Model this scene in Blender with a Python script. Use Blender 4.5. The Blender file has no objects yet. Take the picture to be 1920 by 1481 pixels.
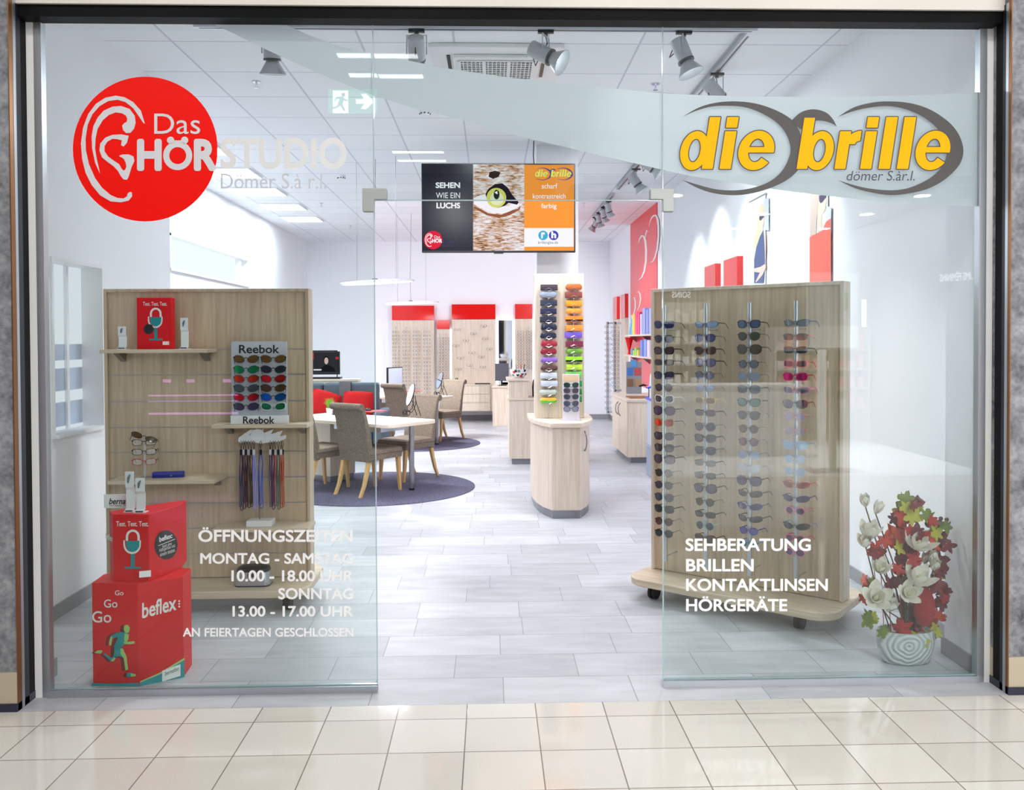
import bpy, bmesh, math, random
from mathutils import Vector, Matrix

scene = bpy.context.scene
COL = scene.collection
PI = math.pi
RND = random.Random(7)

# ------------------------------------------------------------------ camera
CAM_F, CAM_CX, CAM_CY = 1630.03, 969.56, 666.75          # in pixels of the 1920 x 1481 frame
CAM_YAW, CAM_PITCH, CAM_ROLL = 0.03025, -0.01806, -0.00418
CAM_P = Vector((-0.0787, -3.9949, 1.6145))
_cy, _sy, _cp, _sp = math.cos(CAM_YAW), math.sin(CAM_YAW), math.cos(CAM_PITCH), math.sin(CAM_PITCH)
CAM_FW = Vector((_sy * _cp, _cy * _cp, _sp))
_r0 = Vector((_cy, -_sy, 0)); _u0 = _r0.cross(CAM_FW)
CAM_R = _r0 * math.cos(CAM_ROLL) + _u0 * math.sin(CAM_ROLL)
CAM_U = _u0 * math.cos(CAM_ROLL) - _r0 * math.sin(CAM_ROLL)
cam_data = bpy.data.cameras.new('camera'); cam = bpy.data.objects.new('camera', cam_data); COL.objects.link(cam)
M = Matrix.Identity(4)
for i, ax in enumerate((CAM_R, CAM_U, -CAM_FW)):
    for j in range(3): M[j][i] = ax[j]
M.translation = CAM_P
cam.matrix_world = M
cam_data.sensor_width = 36; cam_data.sensor_fit = 'HORIZONTAL'
cam_data.lens = CAM_F / 1920 * 36
cam_data.shift_x = (960 - CAM_CX) / 1920
cam_data.shift_y = (CAM_CY - 740.5) / 1920
cam_data.clip_start = 0.05
scene.camera = cam

# ------------------------------------------------------------------ world, exposure
world = bpy.data.worlds.new('world'); scene.world = world; world.use_nodes = True
bg = world.node_tree.nodes['Background']
bg.inputs[0].default_value = (0.80, 0.86, 1.0, 1); bg.inputs[1].default_value = 0.35
scene.view_settings.view_transform = 'Standard'; scene.view_settings.look = 'None'
scene.view_settings.exposure = 0.0; scene.view_settings.gamma = 1.0
scene.view_settings.use_curve_mapping = False
scene.cycles.max_bounces = 10; scene.cycles.diffuse_bounces = 5; scene.cycles.glossy_bounces = 4
scene.cycles.transmission_bounces = 6; scene.cycles.transparent_max_bounces = 16
scene.cycles.caustics_reflective = False; scene.cycles.caustics_refractive = False
scene.cycles.sample_clamp_indirect = 6.0

def area(name, loc, size, power, color=(1, 1, 1), target=None, size_y=None, spread=PI):
    d = bpy.data.lights.new(name, 'AREA'); d.energy = power; d.color = color
    d.shape = 'RECTANGLE' if size_y else 'SQUARE'; d.size = size
    if size_y: d.size_y = size_y
    d.spread = spread
    o = bpy.data.objects.new(name, d); COL.objects.link(o); o.location = loc
    if target: o.rotation_euler = (Vector(target) - Vector(loc)).to_track_quat('-Z', 'Y').to_euler()
    return o

def spot(name, loc, target, power, angle=70, color=(1, 1, 1), radius=0.05, blend=0.6):
    d = bpy.data.lights.new(name, 'SPOT'); d.energy = power; d.color = color
    d.spot_size = math.radians(angle); d.spot_blend = blend; d.shadow_soft_size = radius
    o = bpy.data.objects.new(name, d); COL.objects.link(o); o.location = loc
    o.rotation_euler = (Vector(target) - Vector(loc)).to_track_quat('-Z', 'Y').to_euler()
    return o

COOL = (0.93, 0.96, 1.0)
# recessed ceiling panels of the shop (the fixtures are built further down at the same places); the last two are added, unseen, to brighten the room
PANELS = [(-3.13, 5.05), (-3.13, 6.35), (-3.13, 7.65), (-3.13, 8.95), (-3.13, 10.25), (-0.10, 3.4), (1.05, 3.3)]
for x, y in PANELS:
    area('panel_light', (x, y, 3.575), 0.54, 28 if x < -2 else 38, COOL, (x, y, 0))
# downlights of the mall passage in front of the shop and of the perfumery opposite (fixtures further down)
MALL = [(x, y) for x in (-3.6, -2.1, -0.6, 0.75, 2.1, 3.6) for y in (-1.3, -2.2)]
PERF = [(x, y) for x in (2.2, 3.8, 5.3) for y in (-6.7, -8.3, -9.9)]
def disk(name, loc, r, power, color):
    o = area(name, loc, 2 * r, power, color, (loc[0], loc[1], 0)); o.data.shape = 'DISK'; return o
for x, y in MALL: disk('mall_downlight', (x, y, 3.985), 0.07, 8.6, (1.0, 0.98, 0.96))
for x, y in PERF: disk('perfumery_downlight', (x, y, 3.385), 0.09, 110, (1, 1, 1))

# ------------------------------------------------------------------ where a pixel of the frame lies in the place
def ray(u, v): return CAM_FW + CAM_R * ((u - CAM_CX) / CAM_F) - CAM_U * ((v - CAM_CY) / CAM_F)
def _at(u, v, k, val):
    d = ray(u, v); return CAM_P + d * ((val - CAM_P[k]) / d[k])
def atx(u, v, X): return _at(u, v, 0, X)
def aty(u, v, Y): return _at(u, v, 1, Y)
def atz(u, v, Z=0.0): return _at(u, v, 2, Z)
def atplane(u, v, p, n):
    d = ray(u, v); return CAM_P + d * ((Vector(p) - CAM_P).dot(Vector(n)) / d.dot(Vector(n)))

# ------------------------------------------------------------------ materials
def lin(c): return tuple((x / 255 / 12.92) if x / 255 <= 0.04045 else ((x / 255 + 0.055) / 1.055) ** 2.4 for x in c)
_mats = {}
def mat(name, rgb, rough=0.5, metal=0.0, spec=0.5, alpha=1.0, coat=0.0, emit=None, trans=0.0):
    if name in _mats: return _mats[name]
    m = bpy.data.materials.new(name); m.use_nodes = True
    b = m.node_tree.nodes['Principled BSDF']
    b.inputs['Base Color'].default_value = (*lin(rgb), 1)
    b.inputs['Roughness'].default_value = rough; b.inputs['Metallic'].default_value = metal
    b.inputs['Specular IOR Level'].default_value = spec
    b.inputs['Alpha'].default_value = alpha; b.inputs['Coat Weight'].default_value = coat
    b.inputs['Transmission Weight'].default_value = trans
    if emit:
        b.inputs['Emission Color'].default_value = (*lin(rgb), 1); b.inputs['Emission Strength'].default_value = emit
    _mats[name] = m
    return m
def nodes_of(name):
    m = bpy.data.materials.new(name); m.use_nodes = True; _mats[name] = m
    nt = m.node_tree; return m, nt, nt.nodes['Principled BSDF']
def N(nt, t, **kw):
    n = nt.nodes.new(t)
    for k, v in kw.items():
        if k.startswith('i_'):
            n.inputs[int(k[2:])].default_value = v
        else: setattr(n, k, v)
    return n
def math_(nt, op, a, b=None):
    n = nt.nodes.new('ShaderNodeMath'); n.operation = op
    for i, x in enumerate((a, b)):
        if x is None: continue
        if isinstance(x, (int, float)): n.inputs[i].default_value = x
        else: nt.links.new(x, n.inputs[i])
    return n.outputs[0]
def ramp(nt, fac, stops):
    r = nt.nodes.new('ShaderNodeValToRGB'); nt.links.new(fac, r.inputs[0])
    e = r.color_ramp.elements
    while len(e) < len(stops): e.new(0.5)
    for k, (p, c) in zip(e, stops): k.position = p; k.color = (*lin(c), 1)
    return r.outputs[0]

def wood(name, light, dark, axis=2, scale=1.0, rough=0.45, bands=0):
    m, nt, b = nodes_of(name)
    tc = N(nt, 'ShaderNodeTexCoord'); mp = N(nt, 'ShaderNodeMapping')
    s = [26 * scale] * 3; s[axis] = 1.1 * scale
    mp.inputs['Scale'].default_value = s
    nt.links.new(tc.outputs['Object'], mp.inputs[0])
    n = N(nt, 'ShaderNodeTexNoise'); n.inputs['Scale'].default_value = 2.0; n.inputs['Detail'].default_value = 6
    n.inputs['Roughness'].default_value = 0.62
    nt.links.new(mp.outputs[0], n.inputs['Vector'])
    c = ramp(nt, n.outputs['Fac'], [(0.3, dark), (0.68, light)])
    nt.links.new(c, b.inputs['Base Color'])
    b.inputs['Roughness'].default_value = rough
    return m

def fabric(name, a, c, scale=260, rough=0.95):
    m, nt, b = nodes_of(name)
    tc = N(nt, 'ShaderNodeTexCoord')
    mp = N(nt, 'ShaderNodeMapping'); mp.inputs['Scale'].default_value = (1, 1, 0.45)
    nt.links.new(tc.outputs['Object'], mp.inputs[0])
    n = N(nt, 'ShaderNodeTexNoise'); n.inputs['Scale'].default_value = scale; n.inputs['Detail'].default_value = 3
    nt.links.new(mp.outputs[0], n.inputs['Vector'])
    nt.links.new(ramp(nt, n.outputs['Fac'], [(0.34, c), (0.66, a)]), b.inputs['Base Color'])
    b.inputs['Roughness'].default_value = rough; b.inputs['Specular IOR Level'].default_value = 0.15
    bp = N(nt, 'ShaderNodeBump'); bp.inputs['Strength'].default_value = 0.35; bp.inputs['Distance'].default_value = 0.004
    nt.links.new(n.outputs['Fac'], bp.inputs['Height']); nt.links.new(bp.outputs[0], b.inputs['Normal'])
    return m

def tiles(name, sx, sy, x0, y0, tones, grout, gw, rough, stagger=False, speck=None, tonevar=0.5, bump=0.15, spec=0.5):
    """a laid surface: joints every sx / sy metres, each piece its own tone"""
    m, nt, b = nodes_of(name)
    g = N(nt, 'ShaderNodeNewGeometry'); sep = N(nt, 'ShaderNodeSeparateXYZ'); nt.links.new(g.outputs['Position'], sep.inputs[0])
    ry = math_(nt, 'DIVIDE', math_(nt, 'SUBTRACT', sep.outputs[1], y0), sy)
    row = math_(nt, 'FLOOR', ry)
    rx = math_(nt, 'DIVIDE', math_(nt, 'SUBTRACT', sep.outputs[0], x0), sx)
    if stagger:
        wn = N(nt, 'ShaderNodeTexWhiteNoise', noise_dimensions='1D'); nt.links.new(math_(nt, 'ADD', row, 11.3), wn.inputs['W'])
        rx = math_(nt, 'ADD', rx, wn.outputs['Value'])
    colm = math_(nt, 'FLOOR', rx)
    fx = math_(nt, 'SUBTRACT', rx, colm); fy = math_(nt, 'SUBTRACT', ry, row)
    dx = math_(nt, 'MULTIPLY', math_(nt, 'MINIMUM', fx, math_(nt, 'SUBTRACT', 1.0, fx)), sx)
    dy = math_(nt, 'MULTIPLY', math_(nt, 'MINIMUM', fy, math_(nt, 'SUBTRACT', 1.0, fy)), sy)
    joint = math_(nt, 'LESS_THAN', math_(nt, 'MINIMUM', dx, dy), gw / 2)
    cv = N(nt, 'ShaderNodeCombineXYZ'); nt.links.new(colm, cv.inputs[0]); nt.links.new(row, cv.inputs[1])
    w2 = N(nt, 'ShaderNodeTexWhiteNoise', noise_dimensions='2D'); nt.links.new(cv.outputs[0], w2.inputs['Vector'])
    n1 = N(nt, 'ShaderNodeTexNoise'); n1.inputs['Scale'].default_value = 5 if speck is None else speck; n1.inputs['Detail'].default_value = 5
    mp = N(nt, 'ShaderNodeMapping'); mp.inputs['Scale'].default_value = (0.6, 2.2, 1) if stagger else (1, 1, 1)
    nt.links.new(g.outputs['Position'], mp.inputs[0]); nt.links.new(mp.outputs[0], n1.inputs['Vector'])
    f = math_(nt, 'ADD', math_(nt, 'MULTIPLY', w2.outputs['Value'], tonevar), math_(nt, 'MULTIPLY', n1.outputs['Fac'], 1 - tonevar))
    c = ramp(nt, f, [(0.25, tones[0]), (0.75, tones[1])])
    mx = N(nt, 'ShaderNodeMix', data_type='RGBA'); nt.links.new(joint, mx.inputs[0]); nt.links.new(c, mx.inputs[6])
    mx.inputs[7].default_value = (*lin(grout), 1)
    nt.links.new(mx.outputs[2], b.inputs['Base Color'])
    b.inputs['Roughness'].default_value = rough; b.inputs['Specular IOR Level'].default_value = spec
    if bump:
        bp = N(nt, 'ShaderNodeBump'); bp.inputs['Strength'].default_value = bump; bp.inputs['Distance'].default_value = 0.003
        nt.links.new(math_(nt, 'SUBTRACT', 1.0, joint), bp.inputs['Height']); nt.links.new(bp.outputs[0], b.inputs['Normal'])
    return m

def concrete(name):
    m, nt, b = nodes_of(name)
    tc = N(nt, 'ShaderNodeTexCoord')
    n = N(nt, 'ShaderNodeTexNoise'); n.inputs['Scale'].default_value = 7; n.inputs['Detail'].default_value = 9; n.inputs['Roughness'].default_value = 0.7
    nt.links.new(tc.outputs['Object'], n.inputs['Vector'])
    v = N(nt, 'ShaderNodeTexNoise'); v.inputs['Scale'].default_value = 45; v.inputs['Detail'].default_value = 4
    nt.links.new(tc.outputs['Object'], v.inputs['Vector'])
    f = math_(nt, 'ADD', math_(nt, 'MULTIPLY', n.outputs['Fac'], 0.75), math_(nt, 'MULTIPLY', v.outputs['Fac'], 0.25))
    nt.links.new(ramp(nt, f, [(0.34, (78, 80, 86)), (0.5, (138, 139, 144)), (0.66, (182, 183, 188))]), b.inputs['Base Color'])
    b.inputs['Roughness'].default_value = 0.75
    return m

def glass_mat(name, tint, r0, rough=0.0):
    """window glass: clear, with its mirror image on top"""
    m = bpy.data.materials.new(name); m.use_nodes = True; nt = m.node_tree; _mats[name] = m
    nt.nodes.clear()
    out = N(nt, 'ShaderNodeOutputMaterial'); mix = N(nt, 'ShaderNodeMixShader')
    t = N(nt, 'ShaderNodeBsdfTransparent'); t.inputs[0].default_value = (*lin(tint), 1)
    g = N(nt, 'ShaderNodeBsdfGlossy'); g.inputs['Roughness'].default_value = rough
    fr = N(nt, 'ShaderNodeLayerWeight'); fr.inputs['Blend'].default_value = 0.5
    f = math_(nt, 'ADD', r0, math_(nt, 'MULTIPLY', math_(nt, 'POWER', fr.outputs['Facing'], 5.0), 0.9 - r0))
    nt.links.new(f, mix.inputs[0]); nt.links.new(t.outputs[0], mix.inputs[1]); nt.links.new(g.outputs[0], mix.inputs[2])
    nt.links.new(mix.outputs[0], out.inputs[0])
    return m

def emis(name, rgb, strength):
    if name in _mats: return _mats[name]
    m = bpy.data.materials.new(name); m.use_nodes = True; nt = m.node_tree; _mats[name] = m
    nt.nodes.clear(); out = N(nt, 'ShaderNodeOutputMaterial'); e = N(nt, 'ShaderNodeEmission')
    e.inputs[0].default_value = (*lin(rgb), 1); e.inputs[1].default_value = strength
    nt.links.new(e.outputs[0], out.inputs[0])
    return m

WHITE = mat('white_paint', (243, 244, 249), 0.7)
WHITE_S = mat('white_satin', (238, 239, 242), 0.35)
ALU = mat('brushed_aluminium', (196, 200, 206), 0.35, 0.85)
STEEL = mat('steel', (150, 150, 156), 0.28, 1.0)
CHROME = mat('chrome', (215, 217, 222), 0.12, 1.0)
BLACK = mat('black_plastic', (18, 18, 22), 0.35)
BLACK_M = mat('black_metal', (14, 14, 17), 0.4, 0.3)
RED = mat('red_gloss', (226, 22, 18), 0.12, spec=0.6)
OAK = wood('pale_oak', (214, 194, 168), (184, 162, 136))
OAK_L = wood('light_ash_wood', (232, 219, 203), (208, 190, 170))
OAK_H = wood('light_ash_wood_top', (234, 222, 207), (212, 195, 176), axis=0)
OAK_HB = wood('pale_oak_board', (224, 207, 184), (198, 178, 152), axis=0)
BEECH = wood('beech_leg', (224, 186, 126), (200, 158, 98), scale=1.6, rough=0.4)
VINYL = mat('white_vinyl', (252, 252, 253), 0.5)

# ------------------------------------------------------------------ meshes
def wm(o):
    m = Matrix.Translation(o.location) @ o.rotation_euler.to_matrix().to_4x4() @ Matrix.Diagonal((*o.scale, 1))
    return wm(o.parent) @ m if o.parent else m

class MB:
    def __init__(s, M=None): s.v = []; s.f = []; s.M = M or Matrix.Identity(4)
    def add(s, vs, fs):
        n = len(s.v); s.v += [s.M @ Vector(p) for p in vs]; s.f += [tuple(i + n for i in f) for f in fs]; return s
    def box(s, a, b):
        x0, y0, z0 = (min(p, q) for p, q in zip(a, b)); x1, y1, z1 = (max(p, q) for p, q in zip(a, b))
        return s.add([(x0, y0, z0), (x1, y0, z0), (x1, y1, z0), (x0, y1, z0), (x0, y0, z1), (x1, y0, z1), (x1, y1, z1), (x0, y1, z1)],
                     [(3, 2, 1, 0), (4, 5, 6, 7), (0, 1, 5, 4), (1, 2, 6, 5), (2, 3, 7, 6), (3, 0, 4, 7)])
    def prism(s, poly, z0, z1):                       # counter-clockwise outline in x, y
        n = len(poly)
        vs = [(x, y, z0) for x, y in poly] + [(x, y, z1) for x, y in poly]
        return s.add(vs, [tuple(range(n))[::-1], tuple(range(n, 2 * n))] + [(i, (i + 1) % n, n + (i + 1) % n, n + i) for i in range(n)])
    def loft(s, rings, cap=True, closed=True):
        n = len(rings[0]); vs = [p for r in rings for p in r]; fs = []
        for k in range(len(rings) - 1):
            for i in range(n if closed else n - 1):
                j = (i + 1) % n; fs.append((k * n + i, k * n + j, (k + 1) * n + j, (k + 1) * n + i))
        if cap: fs += [tuple(range(n))[::-1], tuple(range((len(rings) - 1) * n, len(rings) * n))]
        return s.add(vs, fs)
    def tube(s, pts, r, seg=8, flat=1.0, up=None, closed=False):
        pts = [Vector(p) for p in pts]; n = len(pts); rings = []
        rr = r if isinstance(r, (list, tuple)) else [r] * n
        ref = Vector(up) if up else None; side = None
        for i, p in enumerate(pts):
            if closed: t = pts[(i + 1) % n] - pts[i - 1]
            else: t = (pts[min(i + 1, n - 1)] - pts[max(i - 1, 0)])
            t.normalize()
            if ref is not None: sd = t.cross(ref)
            elif side is None: sd = t.cross(Vector((0, 0, 1)) if abs(t.z) < 0.9 else Vector((1, 0, 0)))
            else: sd = side - t * side.dot(t)
            if sd.length < 1e-6: sd = Vector((1, 0, 0))
            sd.normalize(); side = sd; upv = sd.cross(t)
            rings.append([p + sd * (math.cos(a) * rr[i] * flat) + upv * (math.sin(a) * rr[i]) for a in (2 * PI * k / seg + PI / seg for k in range(seg))])
        if closed: rings.append(rings[0]); return s.loft(rings, cap=False)
        return s.loft(rings)
    def lathe(s, prof, seg=24, c=(0, 0, 0), sx=1.0, sy=1.0):   # prof: (radius, z)
        rings = [[(c[0] + max(r, 1e-4) * sx * math.cos(2 * PI * k / seg), c[1] + max(r, 1e-4) * sy * math.sin(2 * PI * k / seg), c[2] + z) for k in range(seg)] for r, z in prof]
        return s.loft(rings)
    def cyl(s, a, b, r, r2=None, seg=16):
        return s.tube([a, b], [r, r if r2 is None else r2], seg)
    def face(s, pts): return s.add(pts, [tuple(range(len(pts)))])
    def build(s, name, m, parent=None, world=False, smooth=False, bevel=0.0, base=False, seg=2):
        vs = s.v; loc = None
        if world and parent is not None:
            inv = wm(parent).inverted(); vs = [inv @ p for p in vs]
        if base:
            xs, ys, zs = zip(*vs); loc = Vector(((min(xs) + max(xs)) / 2, (min(ys) + max(ys)) / 2, min(zs))); vs = [p - loc for p in vs]
        me = bpy.data.meshes.new(name); me.from_pydata([tuple(p) for p in vs], [], s.f); me.update()
        bm = bmesh.new(); bm.from_mesh(me); bmesh.ops.recalc_face_normals(bm, faces=bm.faces); bm.to_mesh(me); bm.free()
        if m: me.materials.append(m)
        o = bpy.data.objects.new(name, me); COL.objects.link(o)
        if loc is not None: o.location = loc
        if parent is not None: o.parent = parent
        if smooth: finish_smooth(me, smooth)
        if bevel:
            b = o.modifiers.new('bevel', 'BEVEL'); b.width = bevel; b.segments = seg; b.limit_method = 'ANGLE'; b.angle_limit = 0.6
            for p in me.polygons: p.use_smooth = True
            if hasattr(me, 'set_sharp_from_angle'): me.set_sharp_from_angle(angle=0.7)
            b.harden_normals = False
        return o
def finish_smooth(me, ang):
    for p in me.polygons: p.use_smooth = True
    if ang is not True: me.set_sharp_from_angle(angle=ang)

def tag(o, label=None, cat=None, group=None, kind=None):
    if label: o['label'] = label
    if cat: o['category'] = cat
    if group: o['group'] = group
    if kind: o['kind'] = kind
    return o
def thing(name, label, cat, loc=(0, 0, 0), rz=0.0, group=None):
    o = bpy.data.objects.new(name, None); COL.objects.link(o); o.location = Vector(loc); o.rotation_euler = (0, 0, rz)
    o.empty_display_size = 0.1
    return tag(o, label, cat, group)
def struct(name, mb, m, **kw): return tag(mb.build(name, m, **kw), kind='structure')
def part_label(o, s): o['label'] = s; return o
def copy_thing(src, loc, rz=None, label=None):
    c = src.copy(); COL.objects.link(c); c.location = Vector(loc)
    if rz is not None: c.rotation_euler = (0, 0, rz)
    if label: c['label'] = label
    for ch in src.children:
        d = ch.copy(); COL.objects.link(d); d.parent = c
        for g in ch.children:
            e = g.copy(); COL.objects.link(e); e.parent = d
    return c
def slot(o, m):                                     # the object's own material on shared mesh data
    if not o.data.materials: o.data.materials.append(m)
    o.material_slots[0].link = 'OBJECT'; o.material_slots[0].material = m
    return o

_txt = {}
def glyphs(body, bold=0.0, shear=0.0, space=1.0):
    k = (body, bold, shear, space)
    if k not in _txt:
        cu = bpy.data.curves.new('t', 'FONT'); cu.body = body; cu.offset = bold; cu.shear = shear; cu.fill_mode = 'FRONT'
        cu.resolution_u = 4; cu.space_character = space
        o = bpy.data.objects.new('t', cu); COL.objects.link(o)
        me = o.evaluated_get(bpy.context.evaluated_depsgraph_get()).to_mesh()
        vs = [tuple(v.co) for v in me.vertices]; fs = [tuple(p.vertices) for p in me.polygons]
        bpy.data.objects.remove(o); bpy.data.curves.remove(cu)
        xs = [v[0] for v in vs]; ys = [v[1] for v in vs]
        _txt[k] = (vs, fs, min(xs), max(xs), min(ys), max(ys))
    return _txt[k]
def text_in(mb, body, p00, pu, pv, bold=0.0, shear=0.0, grow=0.0, space=1.0):
    """lettering whose ink fills the parallelogram p00, p00+pu, p00+pv; bold: how far the strokes are widened beyond that weight"""
    vs, fs, x0, x1, y0, y1 = glyphs(body, 0.0, shear, space)
    p00, pu, pv = Vector(p00), Vector(pu), Vector(pv)
    x0 -= grow; x1 += grow; y0 -= grow; y1 += grow
    nrm = pu.cross(pv).normalized()
    for k in range(12 if bold else 1):
        dx, dy = (bold * math.cos(PI * k / 6), bold * math.sin(PI * k / 6)) if bold else (0, 0)
        q = p00 + nrm * (k * 6e-6)
        mb.add([q + pu * ((x + dx - x0) / (x1 - x0)) + pv * ((y + dy - y0) / (y1 - y0)) for x, y, _ in vs], fs)
    return mb
def text_px(mb, body, x0, y0, x1, y1, A, **kw):
    """A maps a pixel to a point of the surface; the frame x0..x1, y0 (top)..y1 (bottom)"""
    p = A(x0, y1); return text_in(mb, body, p, A(x1, y1) - p, A(x0, y0) - p, **kw)
def poly_px(mb, pts, A): return mb.face([A(u, v) for u, v in pts])
def disc_px(mb, cx, cy, r, A, n=48, ry=None):
    return mb.face([A(cx + r * math.cos(2 * PI * k / n), cy + (ry or r) * math.sin(2 * PI * k / n)) for k in range(n)])
def ring_px(mb, cx, cy, r0, r1, A, n=40):
    o = [A(cx + r1 * math.cos(2 * PI * k / n), cy + r1 * math.sin(2 * PI * k / n)) for k in range(n)]
    i = [A(cx + r0 * math.cos(2 * PI * k / n), cy + r0 * math.sin(2 * PI * k / n)) for k in range(n)]
    return mb.add(o + i, [(k, (k + 1) % n, n + (k + 1) % n, n + k) for k in range(n)])
def rrect(x0, y0, x1, y1, r, n=6):
    pts = []
    for cx, cy, a0 in ((x1 - r, y0 + r, -PI / 2), (x1 - r, y1 - r, 0), (x0 + r, y1 - r, PI / 2), (x0 + r, y0 + r, PI)):
        pts += [(cx + r * math.cos(a0 + PI / 2 * k / n), cy + r * math.sin(a0 + PI / 2 * k / n)) for k in range(n + 1)]
    return pts
ORD = ['topmost', 'second', 'third', 'fourth', 'fifth', 'sixth', 'seventh', 'eighth', 'ninth', 'tenth', 'eleventh', 'twelfth', 'thirteenth',
       'fourteenth', 'fifteenth', 'sixteenth', 'seventeenth', 'eighteenth', 'nineteenth', 'twentieth', 'twenty-first']
def nth(k): return 'topmost' if k == 0 else ORD[k] + ' from the top'
# ================================================================== THE SETTING
CZ = 3.60                                     # ceiling of the shop
XL, XB, XR, YB = -2.62, -3.75, 2.345, 13.6    # front left wall, rear left wall, right wall, back wall
PLANK = tiles('shop_floor_planks', 0.6, 0.3, 0.05, -0.1615, ((172, 175, 180), (204, 206, 211)), (140, 142, 147), 0.004, 0.4, stagger=True, tonevar=0.3, spec=.3)
MALLT = tiles('mall_floor_tiles', 0.3, 0.3, -1.6895, -0.3091, ((214, 209, 199), (228, 224, 215)), (138, 130, 118), 0.005, 0.07, speck=130, tonevar=0.45, spec=0.6)
CEILT = tiles('mineral_ceiling_tiles', 0.622, 0.655, -0.935, 1.86, ((240, 241, 246), (245, 246, 251)), (206, 208, 218), 0.016, 0.8, speck=90, bump=0.05, spec=0.1)
struct('floor', MB().box((XB - .2, -0.1615, -0.12), (XR + .2, YB, 0)), PLANK)
struct('floor_mall', MB().box((-6.5, -8.5, -0.12), (6.5, -0.1615, 0)), MALLT)
struct('ceiling', MB().box((XB - .2, 0.03, CZ), (XR + .2, YB, CZ + .12)), CEILT)
struct('wall_back', MB().box((XB - .2, YB, 0), (XR + .2, YB + .2, CZ)), WHITE)
struct('wall_right', MB().box((XR, 0.03, 0), (XR + .2, YB, CZ)), WHITE)
# front left wall with its window opening, the corner behind it, the set-back rear part
wy0, wy1, wz0, wz1 = 1.11, 1.78, 1.05, 2.11
w = MB().box((XL - .3, 0.03, 0), (XL, wy0, CZ)).box((XL - .3, wy1, 0), (XL, 3.0, CZ)).box((XL - .3, wy0, 0), (XL, wy1, wz0)).box((XL - .3, wy0, wz1), (XL, wy1, CZ))
w.box((XB, 2.8, 0), (XL - .3, 3.0, CZ))
struct('wall_left', w, WHITE)
vy0, vy1, vz0, vz1 = 6.1, 9.35, 2.43, 2.86
w = MB().box((XB - .2, 2.8, 0), (XB, vy0, CZ)).box((XB - .2, vy1, 0), (XB, YB, CZ)).box((XB - .2, vy0, 0), (XB, vy1, vz0)).box((XB - .2, vy0, vz1), (XB, vy1, CZ))
struct('wall_left_rear', w, WHITE)
struct('wall_pier_left', MB().box((XL, 0.03, 0), (-2.20, 0.25, CZ)), WHITE)
struct('wall_pier_right', MB().box((2.235, 0.03, 0), (XR, 0.36, CZ)), WHITE)
c0, c1 = aty(1006, 300, 4.9), aty(1084, 300, 4.9)
struct('wall_column', MB().box((c0.x, 4.9, 0), (c1.x, 5.32, CZ)), WHITE)
BASEM = mat('grey_skirting', (150, 150, 152), 0.5)
struct('baseboard_left', MB().box((XL, 0.262, 0), (XL + .012, 3.0, 0.085)), BASEM)
struct('baseboard_right', MB().box((XR - .012, 0.36, 0), (XR, YB, 0.085)), BASEM)
struct('baseboard_back', MB().box((XB, YB - .012, 0), (XR - .012, YB, 0.1)), BASEM)
struct('baseboard_pier_left', MB().box((-2.20, 0.03, 0), (-2.188, 0.262, 0.085)).box((XL + .012, 0.25, 0), (-2.20, 0.262, 0.085)), BASEM)
struct('baseboard_pier_right', MB().box((2.223, 0.03, 0), (2.235, 0.372, 0.085)).box((2.235, 0.36, 0), (XR - .012, 0.372, 0.085)), BASEM)

# window of the front left wall: frosted pane with darker horizontal film bands, white frame and sill
FROST = emis('backlit_frosted_pane', (240, 243, 250), 0.95)
BANDF = mat('grey_film_band', (186, 196, 216), 0.6)
win = struct('window_1', MB().box((XL - .14, wy0, wz0), (XL - .13, wy1, wz1)), FROST)
fr = MB()
for a, b in (((XL - .125, wy0, wz0), (XL + .012, wy0 + .02, wz1)), ((XL - .125, wy1 - .02, wz0), (XL + .012, wy1, wz1)),
             ((XL - .125, wy0 + .02, wz1 - .02), (XL + .012, wy1 - .02, wz1)), ((XL - .125, wy0 + .02, wz0), (XL + .03, wy1 - .02, wz0 + .02))): fr.box(a, b)
fr.build('window_frame', WHITE_S, win)
MB().box((XL - .128, wy0 + .42, wz0 + .02), (XL - .11, wy0 + .45, wz1 - .02)).build('mullion', WHITE_S, win)
for za, zb in ((1.09, 1.24), (1.31, 1.45), (1.50, 1.60)): MB().box((XL - .129, wy0 + .02, za), (XL - .126, wy1 - .02, zb)).build('film_band', BANDF, win)
# long clerestory window of the rear left wall
win = struct('window_2', MB().box((XB - .12, vy0, vz0), (XB - .11, vy1, vz1)), emis('backlit_blind', (250, 251, 255), 1.25))
fr = MB()
for a, b in (((XB - .1, vy0, vz0), (XB + .01, vy0 + .03, vz1)), ((XB - .1, vy1 - .03, vz0), (XB + .01, vy1, vz1)),
             ((XB - .1, vy0, vz1 - .03), (XB + .01, vy1, vz1)), ((XB - .1, vy0, vz0), (XB + .02, vy1, vz0 + .03))): fr.box(a, b)
fr.build('window_frame', WHITE_S, win)
MB().box((XB - .1, vy1 - .35, vz0 + .03), (XB - .02, vy1 - .31, vz1 - .03)).build('mullion', WHITE_S, win)

# ---- the shop front: jambs, shutter guides, header, pillars
def X7(u, Y): return aty(u, 700, Y).x
xl, xr = X7(25, -.15), X7(1893, -.15)
JY = -.012
struct('trim_1', MB().box((xl + .0005, JY, 0), (X7(71, JY), 0.03, 3.07)), mat('white_jamb', (250, 250, 250), .4))
struct('trim_2', MB().box((X7(1848, JY), JY, 0), (xr - .0005, 0.03, 3.07)), _mats['white_jamb'])
struct('trim_3', MB().box((X7(71, JY) + .0005, JY, 0), (X7(85, JY), 0.03, 3.07)), ALU)
struct('trim_4', MB().box((X7(1834.5, JY), JY, 0), (X7(1848, JY) - .0005, 0.03, 3.07)), ALU)
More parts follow.
